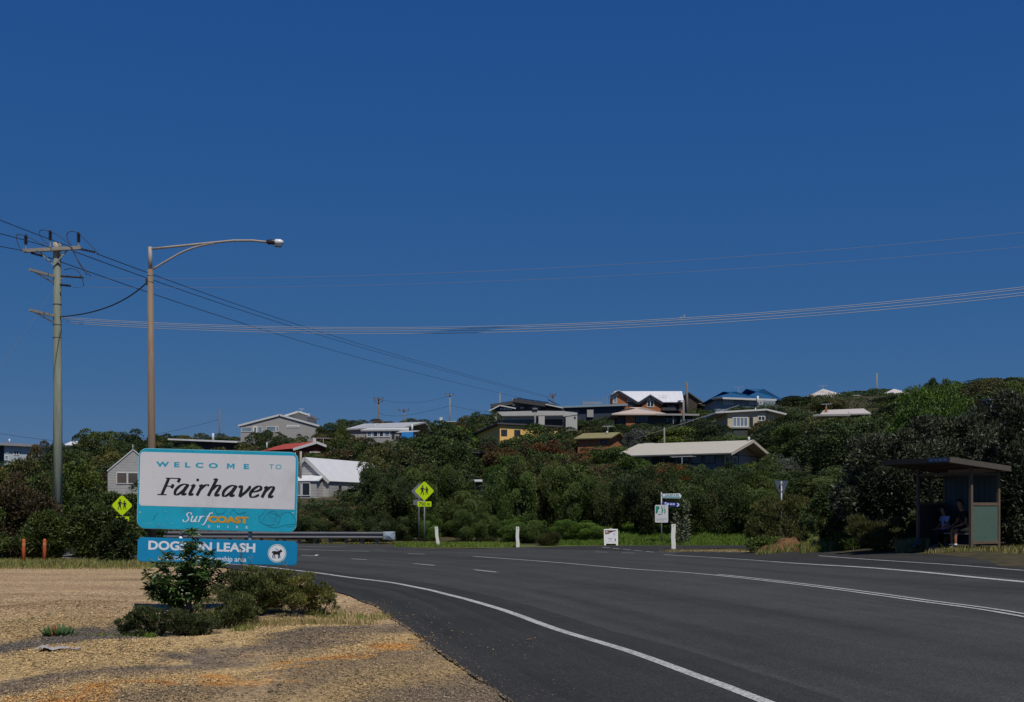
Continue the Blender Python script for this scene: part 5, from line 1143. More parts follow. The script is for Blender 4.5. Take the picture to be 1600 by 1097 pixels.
h.roof([[(X(1024), -.8, Z(647)), (X(1091), -.8, Z(647.6)), (X(1091), 6, Z(643.5)), (X(1030), 6, Z(643))]], GREYW, .2, 'wing_roof'); h.wall(X(978), X(992), -.0, .32, Z(648), BRICK, 'brick_panel'); h.window(X(993), X(1014), Z(660), Z(648.5), .3, 3, DFR, GLASSB if False else GLASS, .06); h.window(X(1015), X(1060), Z(660), Z(649), .99, 5, DFR, GLASS, .06)
for a in (1065, 1073): h.window(X(a), X(a + 6.5), Z(664), Z(655), -.1, 1, WFR, GLASS, .16)
for px in (1051, 1063, 1082): mb = MB(); mb.tube([(X(px), -.5, -.5), (X(px), -.5, Z(647.5))], .05, 6); mb.build('verandah_post', M_PALEST, h.t)
h = House('house', 'olive roofed house with an orange brick end deep among brown bushes', 935, 104, R(-25), [(905, 955, 684), (940, 957, 696)])
X, Z = h.X, h.Z
OLV = paint('olive_green_roof', (.22, .195, .085), .8, .15, 3)
h.gable(3.0, 4.2, Z(685), Z(675.5), .3, BRICK, OLV, 'x', -2.0, fascia=False); h.window(.2, .8, Z(694), Z(688), -.0, 1, DFR); h.antenna(938, 676, 664, 15, 2, M_ANT); h.flue(941, 678, 672.5, .07, 1.3)
h = House('house', 'wide low house under a big beige metal roof in the middle of the slope', 1128, 84, R(-32), [(1000, 1130, 711), (1128, 1212, 709), (1125, 1175, 722)])
X, Z = h.X, h.Z
def beige():
    eave, ridge = Z(706.5), Z(686.5); Lx, D = 7.6, 7.4
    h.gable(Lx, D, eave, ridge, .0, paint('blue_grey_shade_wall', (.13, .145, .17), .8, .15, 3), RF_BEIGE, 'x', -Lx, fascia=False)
    for o in [c for c in h.t.children if c.name.startswith(('roof',))]: bpy.data.objects.remove(o)
    ym = D / 2; sl = (ridge - eave) / ym; a, b2 = -Lx - .9, 1.0; e = eave - sl * .8 + .1; r = ridge + .1
    rf = h.roof([[(a, -.8, e), (b2, -.8, e), (b2, ym, r), (a, ym, r)], [(a, ym, r), (b2, ym, r), (b2, D + .8, e), (a, D + .8, e)]], RF_BEIGE, .1)
    mb = MB(); mb.bar((b2 + .03, -.8, e - .08), (b2 + .03, ym, r - .08), .05, .22); mb.bar((b2 + .03, ym, r - .08), (b2 + .03, D + .8, e - .08), .05, .22); mb.build('barge_board', paint('beige_trim', (.5, .45, .38), .7, .06, 3), rf)
    mb = MB(); g = [(3.2, eave - .1), (ym + .2, ridge - .25), (D - .1, eave)]; mb.add([(.03, y, z) for y, z in g] + [(-.05, y, z) for y, z in g], [(0, 1, 2), (5, 4, 3), (0, 3, 4, 1), (1, 4, 5, 2), (2, 5, 3, 0)]); mb.build('lit_gable_panel', paint('lit_pinkish_render', (.42, .37, .33), .8, .08, 3), h.t)  # sunlit part of the gable end, put in as a paler panel
    for i in range(5): h.window(-5.6 + i * 1.05, -4.7 + i * 1.05, Z(724), Z(710), 0, 1, DFR, GLASS, .05)
    h.window(.5, 1.5, Z(726), Z(711), .0, 1, WFR, GLASSB, .08, 'right'); h.window(2.0, 3.0, Z(726), Z(711), .0, 1, WFR, GLASSB, .08, 'right'); h.wall(.02, .06, 3.3, D - .05, eave - .12, paint('pale_blue_grey_wall', (.36, .39, .45), .8, .08, 3), 'end_panel')
    h.antenna(1085, 735, 714.5, 34, -2.6); h.flue(1145, 688, 679.5, .09, 3.4); mb = MB()
    mb.box(-Lx - .5, -Lx + .2, ym + .1, ym + .8, r - .1, r + .06); mb.build('ridge_vent', M_ANT, h.t)
beige()
h = House('house', 'hilltop house with a twin hipped bright blue roof and a white vent pipe', 1166, 152, 0, [(1112, 1215, 630)])
X, Z = h.X, h.Z
BLR = paint('bright_blue_roof', (.014, .08, .19), .85, .12, 2, spec=.15)
h.wall(X(1117), X(1212), .2, 8, Z(625), paint('blue_grey_wall', (.2, .25, .3), .8, .1, 3)); 
h.hip(X(1114), X(1182), 0, 7.4, Z(622.5), h.Zy(611.8, 3.7), .3, BLR); h.hip(X(1160), X(1222), .8, 8.4, Z(623.5), h.Zy(607.5, 4.6), .2, BLR)
mb = MB(); mb.bar((X(1128), -.45, Z(622.6)), (X(1162), -.45, Z(623.8)), .06, .25); mb.bar((X(1162), -.45, Z(624)), (X(1212), -.45, Z(625.5)), .06, .25); mb.bar((X(1112), -.45, Z(623.5)), (X(1128), -.45, Z(622.4)), .06, .25, 1); mb.build('fascia', [FASC, DARKW], h.t)
h.window(X(1131), X(1146), Z(631.5), Z(625.5), .2, 3, WFR, GLASSB, .07); h.window(X(1172), X(1192), Z(632), Z(626.5), .2, 4, WFR, GLASSB, .07); h.flue(1182.5, 634, 619.5, .14, -.6, FASC); h.antenna(1161, 612, 601, 17, 3)
h = House('house', 'cream rendered house with a thin white low pitched roof and dark timber base', 1165, 109, 0, [(1136, 1226, 655), (1136, 1172, 676)])
X, Z = h.X, h.Z
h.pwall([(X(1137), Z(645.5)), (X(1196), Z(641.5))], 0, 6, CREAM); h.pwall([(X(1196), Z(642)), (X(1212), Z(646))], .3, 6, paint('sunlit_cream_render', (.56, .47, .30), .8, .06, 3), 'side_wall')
h.roof([[(X(1117), -.3, Z(643.6)), (X(1197), -.3, Z(639)), (X(1197), 6.5, Z(639)), (X(1117), 6.5, Z(643.6))], [(X(1197), -.3, Z(639)), (X(1228), -.3, Z(646.3)), (X(1228), 6.5, Z(646.3)), (X(1197), 6.5, Z(639))]], FASC, .16)
h.window(X(1144.5), X(1168.5), Z(667), Z(652), 0, 4, WFR, GLASSB, .07); h.window(X(1171), X(1176.5), Z(668), Z(652), 0, 1, DFR, fw=.05); h.window(X(1184), X(1195.5), Z(657.5), Z(650), 0, 2, WFR, GLASS, .06)
mb = MB(); mb.box(X(1138), X(1170), -.9, -.84, Z(669.5), Z(668.3)); mb.box(X(1138), X(1170), -.9, .0, Z(670.5), Z(669.6)); mb.build('deck', M_GREYT, h.t); h.wall(X(1128), X(1170), -.8, -.02, Z(670.8), cladding('dark_green_boards', (.05, .065, .055), .22), 'base_wall'); h.flue(1184, 641, 636, .06, 1); h.antenna(1224, 645, 630, 8, 3, M_GALVD)
h = House('house', 'low house with a pale beige roof among trees on the right of the slope', 1318, 116, R(-5), [(1270, 1357, 649)])
X, Z = h.X, h.Z
PB = paint('pale_pinkish_roof', (.46, .41, .38), .7, .06, 3)
h.wall(X(1275), X(1352), .3, 6, Z(649), DARKW); h.roof([[(X(1281), -.4, Z(647.4)), (X(1359), -.4, Z(646.5)), (X(1360), 3.5, h.Zy(638.6, 3.5)), (X(1298), 3.5, h.Zy(640.5, 3.5))]], PB, .12); h.roof([[(X(1268), -1.2, Z(649)), (X(1325), -1.2, Z(648.6)), (X(1325), .2, Z(646.3)), (X(1278), .2, Z(646.8))]], GREYW, .18, 'porch_roof')
h.wall(X(1269.5), X(1273), -1.0, -.6, Z(649.5), FASC, 'porch_post'); h.window(X(1319), X(1326), Z(655), Z(649.5), .29, 1, WFR, GLASSB, .12); mb = MB(); mb.box(X(1293), X(1296), 1, 1.4, Z(645), Z(634)); mb.build('chimney', BRICK, h.t); h.antenna(1295, 640, 629.5, 15, 1.2)
h = House('house', 'pale pink roofed skyline house peeking over dark round trees right of the blue roof', 1303, 178, 0, [(1264, 1282, 618), (1290, 1325, 611)])
X, Z = h.X, h.Z
h.hip(X(1264), X(1330), 0, 8, Z(621), Z(603.5), .2, PB, 3.2); h.wall(X(1266), X(1328), .2, 7.8, Z(621.5), CREAM); h.wall(X(1266), X(1270), -.2, .18, Z(617), BRICK, 'pier'); h.antenna(1291, 612, 600.5, 13, 2)
h = House('house', 'white pyramid roofed house on the skyline behind the bright green bush', 1406, 160, 0, [(1386, 1426, 615)])
X, Z = h.X, h.Z
h.hip(X(1383), X(1428), 0, 4.5, Z(616.5), Z(605.3), .2, paint('white_tile_roof', (.50, .46, .44), .7, .06, 3), 1.9); h.wall(X(1385), X(1426), .2, 4.3, Z(617), DARKW)
h = House('shed', 'small grey roofed shed left of the white pyramid roof', 1352, 155, 0, [(1334, 1363, 622)], 'shed')
X, Z = h.X, h.Z
h.wall(X(1346), X(1364), .2, 3, Z(624), DARKW); h.roof([[(X(1340), -.3, Z(620)), (X(1366), -.3, Z(623.5)), (X(1366), 3.2, Z(620)), (X(1345), 3.2, Z(619))]], GREYW, .12); h.roof([[(X(1330), .3, Z(617)), (X(1345), .3, Z(616.8)), (X(1344), 2.2, Z(615.2)), (X(1332), 2.2, Z(615.2))]], CONC, .1, 'side_roof')
h = House('shed', 'tiny flat white roof showing among the dark trees at upper right', 1558, 75, 0, [(1545, 1572, 626)], 'shed')
X, Z = h.X, h.Z
h.wall(X(1549), X(1568), .2, 2, Z(624.5), DARKW); h.roof([[(X(1544), -.3, Z(624.5)), (X(1571), -.3, Z(624)), (X(1569), 1.8, Z(621)), (X(1547), 1.8, Z(621))]], FASC, .05)
h = House('shed', 'small white flat roofed shed on the skyline below the pale pole', 701, 168, 0, [(690, 712, 659)], 'shed')
X, Z = h.X, h.Z
h.wall(X(690), X(711), .2, 3, Z(659), WFR); h.roof([[(X(688), -.3, Z(658.7)), (X(713), -.3, Z(658.2)), (X(712), 3.2, Z(656.8)), (X(689), 3.2, Z(657.2))]], FASC, .1); mb = MB(); mb.box(X(686.5), X(691), .5, 1.2, Z(658), Z(651.5)); mb.build('tank', FASC, h.t)
h = House('shed', 'low white roofed shed peeking above the front bushes right of the 750 m sign', 744, 66, 0, [(736, 752, 752)], 'shed')
X, Z = h.X, h.Z
h.wall(X(735), X(753), .1, 2, Z(751.5), DARKW); h.roof([[(X(733), -.2, Z(751.3)), (X(754), -.2, Z(751.5)), (X(752), 2, Z(748)), (X(735), 2, Z(748))]], FASC, .06)
h = House('carport', 'open carport on two pale posts in the dark trees left of centre', 751, 92, 0, [(744, 761, 726)], 'carport')
X, Z = h.X, h.Z
h.roof([[(X(736), -.4, Z(706.3)), (X(766), -.4, Z(707)), (X(766), 4, Z(705.5)), (X(736), 4, Z(705))]], DARKW, .1)
for px in (747.5, 758): mb = MB(); mb.tube([(X(px), 0, -.5), (X(px), 0, Z(706.8))], .04, 8); mb.build('carport_post', M_PALEST, h.t)
h.wall(X(737), X(765), 3.6, 3.8, Z(707), DARKW, 'back_wall')
h = House('garden_antenna', 'white tv antenna on a thin mast above bushes right of the white gabled roof', 549, 99, 0, [(536, 558, 713)], 'antenna')
h.antenna(549, 750, 711.5, 26, 0)

# ------------------------------------------------------------------ plants
LEAF = {
 'dark': leaf_mat('dark_green_leaves', (0.0180, 0.0340, 0.0090), (0.0720, 0.0966, 0.0270)),
 'mid': leaf_mat('mid_green_leaves', (0.0300, 0.0550, 0.0110), (0.1035, 0.1386, 0.0297)),
 'bright': leaf_mat('bright_green_leaves', (0.0400, 0.0850, 0.0110), (0.1125, 0.1764, 0.0252)),
 'olive': leaf_mat('olive_leaves', (0.0420, 0.0480, 0.0130), (0.1305, 0.1218, 0.0360)),
 'brown': leaf_mat('brownish_leaves', (.036, .027, .012), (.115, .082, .032)),
 'rust': leaf_mat('rust_brown_leaves', (.075, .030, .010), (.19, .085, .025)),
 'grey': leaf_mat('grey_green_leaves', (.06, .07, .055), (.15, .165, .13)),
 'gloss': leaf_mat('glossy_dark_leaves', (.016, .024, .010), (.075, .085, .045), .5, .15, .12, .35),
}
BARK = paint('grey_brown_bark', (.10, .08, .06), .95, .3, 6, bmp=.5)
def crown_mesh(name, seed, nleaf, L, W, clumps=46, squash=.85, skirt=.06, cr=.20, mat='dark', up=.25, core=.25, rad=.5, lump=.28, narrow=1.0, dome=.5):
    """foliage filling a uneven crown one unit high: clumps of pointed leaves around limbs"""
    rng = np.random.default_rng(seed)
    dirs = rdir(rng, clumps * 3); dirs = dirs[dirs[:, 2] > -.75][:clumps]; K = len(dirs)
    rr = .62 + lump * rng.normal(size=K) * .5; rr = np.clip(rr, .25, .86)
    az = np.arctan2(dirs[:, 1], dirs[:, 0]); wob = 1 + .16 * np.sin(2 * az + seed) + .12 * np.sin(3 * az + 2.1 * seed)
    c = dirs * rr[:, None]; c[:, :2] *= (rad * 2 * narrow * wob)[:, None] * .5 / .5 * .62
    c[:, 2] = .5 + c[:, 2] * .5 * (1 / .86)
    c[:, 2] = skirt + (c[:, 2] - c[:, 2].min()) / (c[:, 2].max() - c[:, 2].min()) * (1 - skirt - cr * .85) + cr * .1
    pf = dome + (1 - dome) * np.clip(c[:, 2] / .55, 0, 1) ** .8; c[:, :2] *= pf[:, None]
    crs = cr * rng.uniform(.6, 1.25, K) * (.75 + .25 * pf); ctint = np.clip(rng.normal(.45, .2, K), 0, 1)
    w = crs ** 2; k = rng.choice(K, nleaf, p=w / w.sum())
    dd = rdir(rng, nleaf); dd[:, 2] = np.where(rng.random(nleaf) < .5, np.abs(dd[:, 2]), dd[:, 2])
    out = c[k] - np.array([0, 0, .42]); out = unit(out)
    dd = unit(dd + out * .55)
    r = crs[k] * np.where(rng.random(nleaf) < core, rng.random(nleaf) ** .5, rng.uniform(.82, 1.06, nleaf))
    p = c[k] + dd * r[:, None] * np.array([1, 1, squash])
    ax = unit(dd * .8 + rng.normal(size=(nleaf, 3)) * .7 + np.array([0, 0, up])); nr = unit(dd * .9 + out * 1.2 + rng.normal(size=(nleaf, 3)) * .5 + np.array([0, 0, .25]))
    V, Fq = leaves(rng, p, ax, nr, L * rng.uniform(.7, 1.3, nleaf), W * rng.uniform(.7, 1.3, nleaf)); V[:, 2] = np.maximum(V[:, 2], .0)
    tint = np.clip(ctint[k] + rng.normal(0, .22, nleaf), 0, 1)
    kx, ky, kz = .5 / np.percentile(np.abs(V[:, 0]), 98.5), .5 / np.percentile(np.abs(V[:, 1]), 98.5), 1 / np.percentile(V[:, 2], 99.7)
    V = V * np.array([kx, ky, kz]); c = c * np.array([kx, ky, kz])
    me = np_mesh(name, V, Fq, LEAF[mat], tint)
    return me, c
def trunk_mesh(c, seed, r=.03, n=7):
    rng = random.Random(seed); mb = MB(); pick = rng.sample(range(len(c)), min(n, len(c)))
    mb.tube([(0, 0, -.06), (.01, .0, .12), (.0, .01, .25)], [r, r * .8, r * .65], 7)
    for i in pick:
        e = Vector(c[i]); m = Vector((0, 0, .2)).lerp(e, .5) + Vector((rng.uniform(-.05, .05), rng.uniform(-.05, .05), .03))
        mb.tube([(0, 0, .08 + .1 * rng.random()), m, e], [r * .6, r * .4, r * .15], 6)
    me = bpy.data.meshes.new('trunk'); me.from_pydata(mb.v, [], mb.f); me.materials.append(BARK); me.update(); return me
PROTO_NEAR = []; PROTO_FAR = []
for i in range(4):
    cm, c = crown_mesh('crown', 20 + i, 26000, .030, .013, 60, cr=.15, skirt=.05, core=.12); PROTO_NEAR.append((cm, trunk_mesh(c, i)))
for i in range(5):
    cm, c = crown_mesh('crown', 40 + i, 13000, .038, .021, 46, cr=.17, skirt=.05, core=.12); PROTO_FAR.append((cm, trunk_mesh(c, i)))
LAND = [(22, 704, 130, 'the far left blue house'), (118, 692, 150, 'the white skyline house'), (195, 745, 84, 'the grey weatherboard gable'), (318, 688, 118, 'the long thin white roof'), (436, 660, 140, 'the grey stepped gable house'), (484, 696, 113, 'the red roofed house'),
        (515, 745, 84, 'the bright white gabled roof'), (600, 673, 118, 'the blue awning house'), (701, 656, 168, 'the white skyline shed'), (752, 715, 92, 'the open carport'), (795, 674, 112, 'the yellow house'), (840, 650, 128, 'the concrete fronted house'), (910, 642, 156, 'the navy flat roofed house'),
        (1015, 625, 160, 'the twin brick gables'), (1022, 650, 133, 'the pinkish hipped roof'), (932, 685, 104, 'the olive roofed house'), (1110, 705, 84, 'the big beige roof'), (1166, 622, 152, 'the blue roofed house'), (1172, 655, 109, 'the cream house'), (1318, 648, 116, 'the pale beige low roof'), (1303, 612, 178, 'the pink skyline roof'), (1406, 611, 160, 'the white pyramid roof'),
        (663, 770, 51, 'the 750 m school sign'), (191, 790, 33.5, 'the sunken school sign'), (90, 700, 42, 'the greenish power pole'), (954, 838, 45, 'the sandwich board'), (1038, 795, 47, 'the map board post'), (1221, 765, 44, 'the triangle sign'), (1500, 780, 31, 'the bus shelter'), (560, 838, 50, 'the guard rail end'), (809, 840, 45, 'the lone guide post'), (1558, 623, 75, 'the tiny white roof'), (340, 766, 17.5, 'the welcome board')]
TREES = []
SKY_PX = [-100, 0, 15, 38, 60, 85, 100, 118, 128, 140, 170, 215, 240, 300, 370, 430, 480, 500, 540, 570, 640, 660, 700, 724, 735, 760, 772, 850, 900, 985, 1090, 1120, 1190, 1215, 1238, 1262, 1285, 1330, 1382, 1425, 1442, 1468, 1490, 1512, 1545, 1600, 1700]
SKY_PY = [722, 720, 717, 694, 689, 689, 698, 697, 686, 675, 671, 671, 676, 677, 680, 682, 682, 659, 654, 651, 651, 656, 657, 652, 644, 640, 652, 652, 652, 652, 634, 634, 634, 622, 615, 618, 610, 607, 609, 612, 600, 592, 600, 597, 589, 588, 586]
FR_PX = [-100, 0, 60, 100, 170, 215, 460, 500, 540, 580, 640, 700, 740, 790, 850, 900, 950, 1000, 1060, 1110, 1160, 1200, 1260, 1320, 1380, 1450]
FR_PY = [725, 722, 725, 735, 735, 750, 790, 772, 748, 728, 712, 716, 740, 716, 704, 722, 730, 727, 722, 740, 728, 735, 742, 725, 700, 690]
def limit(px, hw, d):
    q = np.linspace(px - hw * .85, px + hw * .85, 5); lim = float(np.min(np.interp(q, SKY_PX, SKY_PY))) if d > 0 else 0
    lim = max(lim, float(np.interp(px, SKY_PX, SKY_PY)))
    if d < 75: lim = max(lim, float(np.interp(px, FR_PX, FR_PY)))
    for a, b2, py, dh in HOUSES:
        if dh > d and a - hw * .8 < px < b2 + hw * .8: lim = max(lim, py)
    return lim
def plant_tree(px, d, hw_m, top, mat, seed, kind=None, lab=None, squash=None, near=None):
    x = (px - 800) / F * d; z = g1(x, d); h = CAMH + (HOR - top) / F * d - z
    if h < .9: return None
    kind = kind or ('scrub_tree' if d < 100 else 'hill_tree'); near = d < 72 if near is None else near; cm, tm = (PROTO_NEAR if near else PROTO_FAR)[seed % (4 if near else 5)]
    t = bpy.data.objects.new(kind, None); COL.objects.link(t); t.location = (x, d, z - .05); t.empty_display_size = .3
    rng = random.Random(seed * 7 + int(px)); t.rotation_euler = (0, 0, rng.uniform(0, 6.28)); t.scale = (hw_m * 2, hw_m * 2 * rng.uniform(.85, 1.1), h)
    for nm, me in (('crown', cm), ('trunk', tm)):
        o = bpy.data.objects.new(nm, me); COL.objects.link(o); o.parent = t
        if nm == 'crown': o.material_slots[0].link = 'OBJECT'; o.material_slots[0].material = LEAF[mat]
    TREES.append((t, px, (top + CAMH) if False else top, d, h, hw_m, mat, lab)); return t
TONE = {'dark': 'dark green', 'mid': 'mid green', 'bright': 'bright green', 'olive': 'olive green', 'brown': 'brownish', 'rust': 'rust brown', 'grey': 'grey green', 'gloss': 'glossy dark'}
# trees one can pick out: px, half width px, top row, distance, tone
for i, (px, hw, top, dd, m) in enumerate([
    (700, 48, 656, 100, 'dark'), (655, 30, 668, 104, 'dark'), (754, 24, 641, 122, 'dark'), (775, 16, 650, 124, 'dark'), (843, 44, 661, 106, 'mid'), (890, 26, 668, 108, 'dark'), (946, 14, 628, 150, 'mid'), (915, 18, 655, 140, 'dark'),
    (530, 32, 768, 74, 'dark'), (562, 34, 746, 72, 'dark'), (500, 26, 779, 76, 'olive'), (545, 26, 762, 79, 'mid'), (475, 24, 783, 76, 'dark'), (712, 34, 690, 78, 'mid'), (650, 40, 700, 74, 'olive'), (600, 34, 690, 80, 'olive'), (575, 26, 684, 96, 'dark'), (540, 26, 672, 108, 'dark'), (508, 20, 655, 136, 'dark'), (524, 18, 656, 134, 'dark'), (470, 14, 664, 134, 'dark'),
    (820, 34, 702, 68, 'mid'), (790, 30, 712, 66, 'bright'), (858, 30, 688, 88, 'rust'), (830, 22, 690, 90, 'brown'), (905, 26, 700, 84, 'brown'), (882, 20, 690, 92, 'brown'), (1004, 26, 667, 99, 'grey'), (985, 16, 676, 97, 'grey'),
    (1040, 26, 724, 58, 'rust'), (1062, 18, 727, 57, 'rust'), (1020, 20, 728, 58, 'brown'), (1098, 28, 727, 58, 'mid'), (1140, 30, 722, 60, 'dark'), (1175, 24, 722, 62, 'mid'), (960, 40, 730, 62, 'dark'), (925, 30, 722, 66, 'mid'), (1000, 24, 720, 70, 'bright'),
    (1245, 26, 622, 146, 'dark'), (1285, 30, 609, 160, 'dark'), (1255, 22, 616, 165, 'mid'), (1340, 26, 607, 170, 'mid'), (1372, 20, 606, 172, 'mid'), (1215, 20, 624, 145, 'dark'), (1232, 26, 640, 120, 'dark'), (1205, 30, 660, 100, 'dark'),
    (1110, 30, 660, 104, 'dark'), (1090, 24, 652, 118, 'dark'), (1240, 34, 668, 90, 'mid'), (1195, 26, 690, 76, 'dark'), (1225, 26, 690, 76, 'grey'), (1270, 30, 676, 88, 'dark'), (1310, 34, 660, 98, 'dark'), (1350, 30, 655, 98, 'olive'),
    (103, 12, 689, 147, 'dark'), (127, 12, 691, 146, 'mid'), (116, 14, 694, 132, 'dark'), (160, 34, 672, 120, 'dark'), (206, 26, 671, 122, 'dark'), (130, 20, 680, 125, 'dark'), (62, 22, 689, 118, 'brown'), (85, 14, 688, 116, 'dark'), (250, 26, 677, 140, 'dark'), (300, 26, 680, 112, 'dark'), (395, 24, 675, 118, 'dark'), (340, 30, 678, 140, 'dark'), (420, 24, 672, 126, 'dark'), (440, 16, 680, 124, 'dark'),
    (136, 26, 722, 70, 'brown'), (120, 26, 705, 90, 'mid'), (170, 26, 700, 95, 'olive'), (1453, 30, 596, 80, 'dark'), (1474, 26, 591, 82, 'dark'), (1532, 26, 590, 74, 'brown'), (1575, 34, 590, 72, 'dark'), (1618, 30, 590, 68, 'dark')]):
    for a, b2, py, dh in HOUSES:
        if dh > dd and a - hw * .6 < px < b2 + hw * .6: top = max(top, py)
    plant_tree(px, dd, hw * dd / F * 1.1, top, m, 100 + i)
# the front row along the far verge
rng_t = random.Random(11)
for i, px in enumerate(range(470, 1200, 30)):
    dd = 54 + rng_t.uniform(-.6, 3); p2 = px + rng_t.uniform(-8, 8); hw = rng_t.uniform(32, 46)
    top = limit(p2, hw, dd) + rng_t.uniform(2, 20); m = rng_t.choice(['dark', 'dark', 'mid', 'dark', 'olive'] if px < 640 else (['mid', 'bright', 'dark', 'mid'] if px < 800 else (['dark', 'mid', 'dark', 'olive'] if px < 980 else (['rust', 'dark'] if 1005 < px < 1075 else ['dark', 'dark', 'olive', 'mid']))))
    plant_tree(p2, dd, hw * dd / F, top, m, 200 + i)
for i, px in enumerate(range(480, 960, 40)):                       # low bushes at their feet
    dd = 51.6 + rng_t.uniform(0, 1.2) if px < 620 or px > 700 else 53.5
    plant_tree(px + rng_t.uniform(-10, 10), dd, rng_t.uniform(18, 30) * dd / F, rng_t.uniform(792, 815), rng_t.choice(['dark', 'mid', 'olive']) if px < 680 else rng_t.choice(['mid', 'bright', 'dark']), 250 + i, 'scrub_bush')
# the rest of the slope
n = 0; cells = [(a, dd) for dd in (60, 66, 73, 81, 90, 99, 108, 118, 129, 141, 154, 166, 176) for a in np.arange(-40, 1640, 5.0 * F / dd)]
rng_t.shuffle(cells)
for px, dd in cells:
    if len(TREES) > 420: break
    px = float(px) + rng_t.uniform(-14, 14); dd = dd + rng_t.uniform(-3, 3)
    if px > 1400 and dd < 70 or (px < 470 and px > 225 and dd < 75): continue
    x = (px - 800) / F * dd
    if any(abs(px - (a + b2) / 2) < (b2 - a) / 2 * (dh / dd if dh < dd else 1) + 8 and -2.5 < dd - dh < 10 for a, b2, py, dh in HOUSES): continue
    hw = rng_t.uniform(1.9, 3.2); top0 = HOR - (g1(x, dd) + rng_t.uniform(2.6, 4.6) - CAMH) * F / dd
    top = max(top0, limit(px, hw * F / dd, dd) + rng_t.uniform(0, 5))
    w = [('dark', 5), ('mid', 3), ('olive', 2), ('brown', 1.3), ('bright', .7)] if px < 820 else ([('dark', 4), ('mid', 2), ('brown', 2.2), ('olive', 1.3)] if px < 1080 else [('dark', 5), ('mid', 3), ('olive', 1.2), ('bright', .6)])
    m = rng_t.choices([a for a, b2 in w], [b2 for a, b2 in w])[0]
    plant_tree(px, dd, hw, top, m, 300 + n); n += 1
def scrub():
    """low scrub covering the slope between the trees: nobody could count it"""
    rng = np.random.default_rng(8); n = 5200
    d = 54 + 128 * rng.random(n) ** .8; px = rng.uniform(-60, 1660, n); x = (px - 800) / F * d; z = G(x, d)
    h = rng.uniform(.35, .8, n)
    for i in range(n):
        top = limit(px[i], 10, d[i]); mx = CAMH + (HOR - top) / F * d[i] - z[i]; h[i] = min(h[i], mx)
        if px[i] < 210 and d[i] < 62: h[i] = 0
    k = h > .22; d, x, z, h = d[k], x[k], z[k], h[k]; n = len(d); m = 64
    dd = rdir(rng, n * m); dd[:, 2] = np.abs(dd[:, 2]); cid = np.repeat(np.arange(n), m)
    p = np.stack([x, d, z], 1)[cid] + dd * np.stack([h * 1.25, h * 1.25, h], 1)[cid] * rng.uniform(.75, 1.05, (n * m, 1))
    V, Fq = leaves(rng, p, unit(dd + rng.normal(size=(n * m, 3)) * .6), unit(dd + rng.normal(size=(n * m, 3)) * .5 + np.array([0, 0, .4])), rng.uniform(.14, .26, n * m), rng.uniform(.07, .13, n * m))
    o = link('hillside_scrub', np_mesh('hillside_scrub', V, Fq, LEAF['dark'], np.clip(rng.normal(.5, .2, n)[cid] + rng.normal(0, .2, n * m), 0, 1)))
    tag(o, 'dark low scrub covering the slope between the trees and houses', 'scrub', kind='stuff')
scrub()

# larger bushes close to the road, each grown on its own
def big_bush(name, px, d, wpx, top, base_py, mat, seed, nleaf, L, W, label, clumps=60, cr=.16, dpt=.8, skirt=.02, up=.2, lump=.3, cat='bush', group=None, squash=.9):
    x = (px - 800) / F * d; z = g1(x, d); h = CAMH + (HOR - top) / F * d - z; w = wpx * d / F
    me, c = crown_mesh('crown', seed, nleaf, 1, 1, clumps, squash, skirt, cr, mat, up, lump=lump)
    # leaves keep their true size whatever the shape of the bush
    V = np.empty(len(me.vertices) * 3, np.float32); bpy.data.meshes.remove(me)
    me, c = crown_mesh_sized('crown', seed, nleaf, L, W, clumps, squash, skirt, cr, mat, up, lump, (w, w * dpt, h))
    t = thing(name, (x, d, z - .03), label, cat, group)
    link('crown', me, t); tm = trunk_mesh(c / np.array([w, w * dpt, h]), seed, .018, 9); S_ = Matrix.Diagonal((w, w * dpt, h, 1)); tm.transform(S_); link('trunk', tm, t); return t
def crown_mesh_sized(name, seed, nleaf, L, W, clumps, squash, skirt, cr, mat, up, lump, dim):
    me, c = crown_mesh(name, seed, nleaf, 1e-4, 1e-4, clumps, squash, skirt, cr, mat, up, core=.22, lump=lump)
    V = np.empty(len(me.vertices) * 3, np.float32); me.vertices.foreach_get('co', V); V = V.reshape(-1, 4, 3)
    rng = np.random.default_rng(seed + 999); p = V[:, 0] * np.array(dim); cc = c * np.array(dim)
    ctr = np.array([0, 0, .4]) * np.array(dim); dd = unit(p - ctr); n = len(p)
    ax = unit(dd * .6 + rng.normal(size=(n, 3)) * .75 + np.array([0, 0, up])); nr = unit(dd * .8 + rng.normal(size=(n, 3)) * .8 + np.array([0, 0, .5]))
    V2, Fq = leaves(rng, p, ax, nr, L * rng.uniform(.6, 1.35, n), W * rng.uniform(.7, 1.3, n)); V2[:, 2] = np.maximum(V2[:, 2], 0)
    tint = np.empty(n, np.float32); me.attributes['tint'].data.foreach_get('value', tint); bpy.data.meshes.remove(me)
    return np_mesh(name, V2, Fq, LEAF[mat], tint), cc
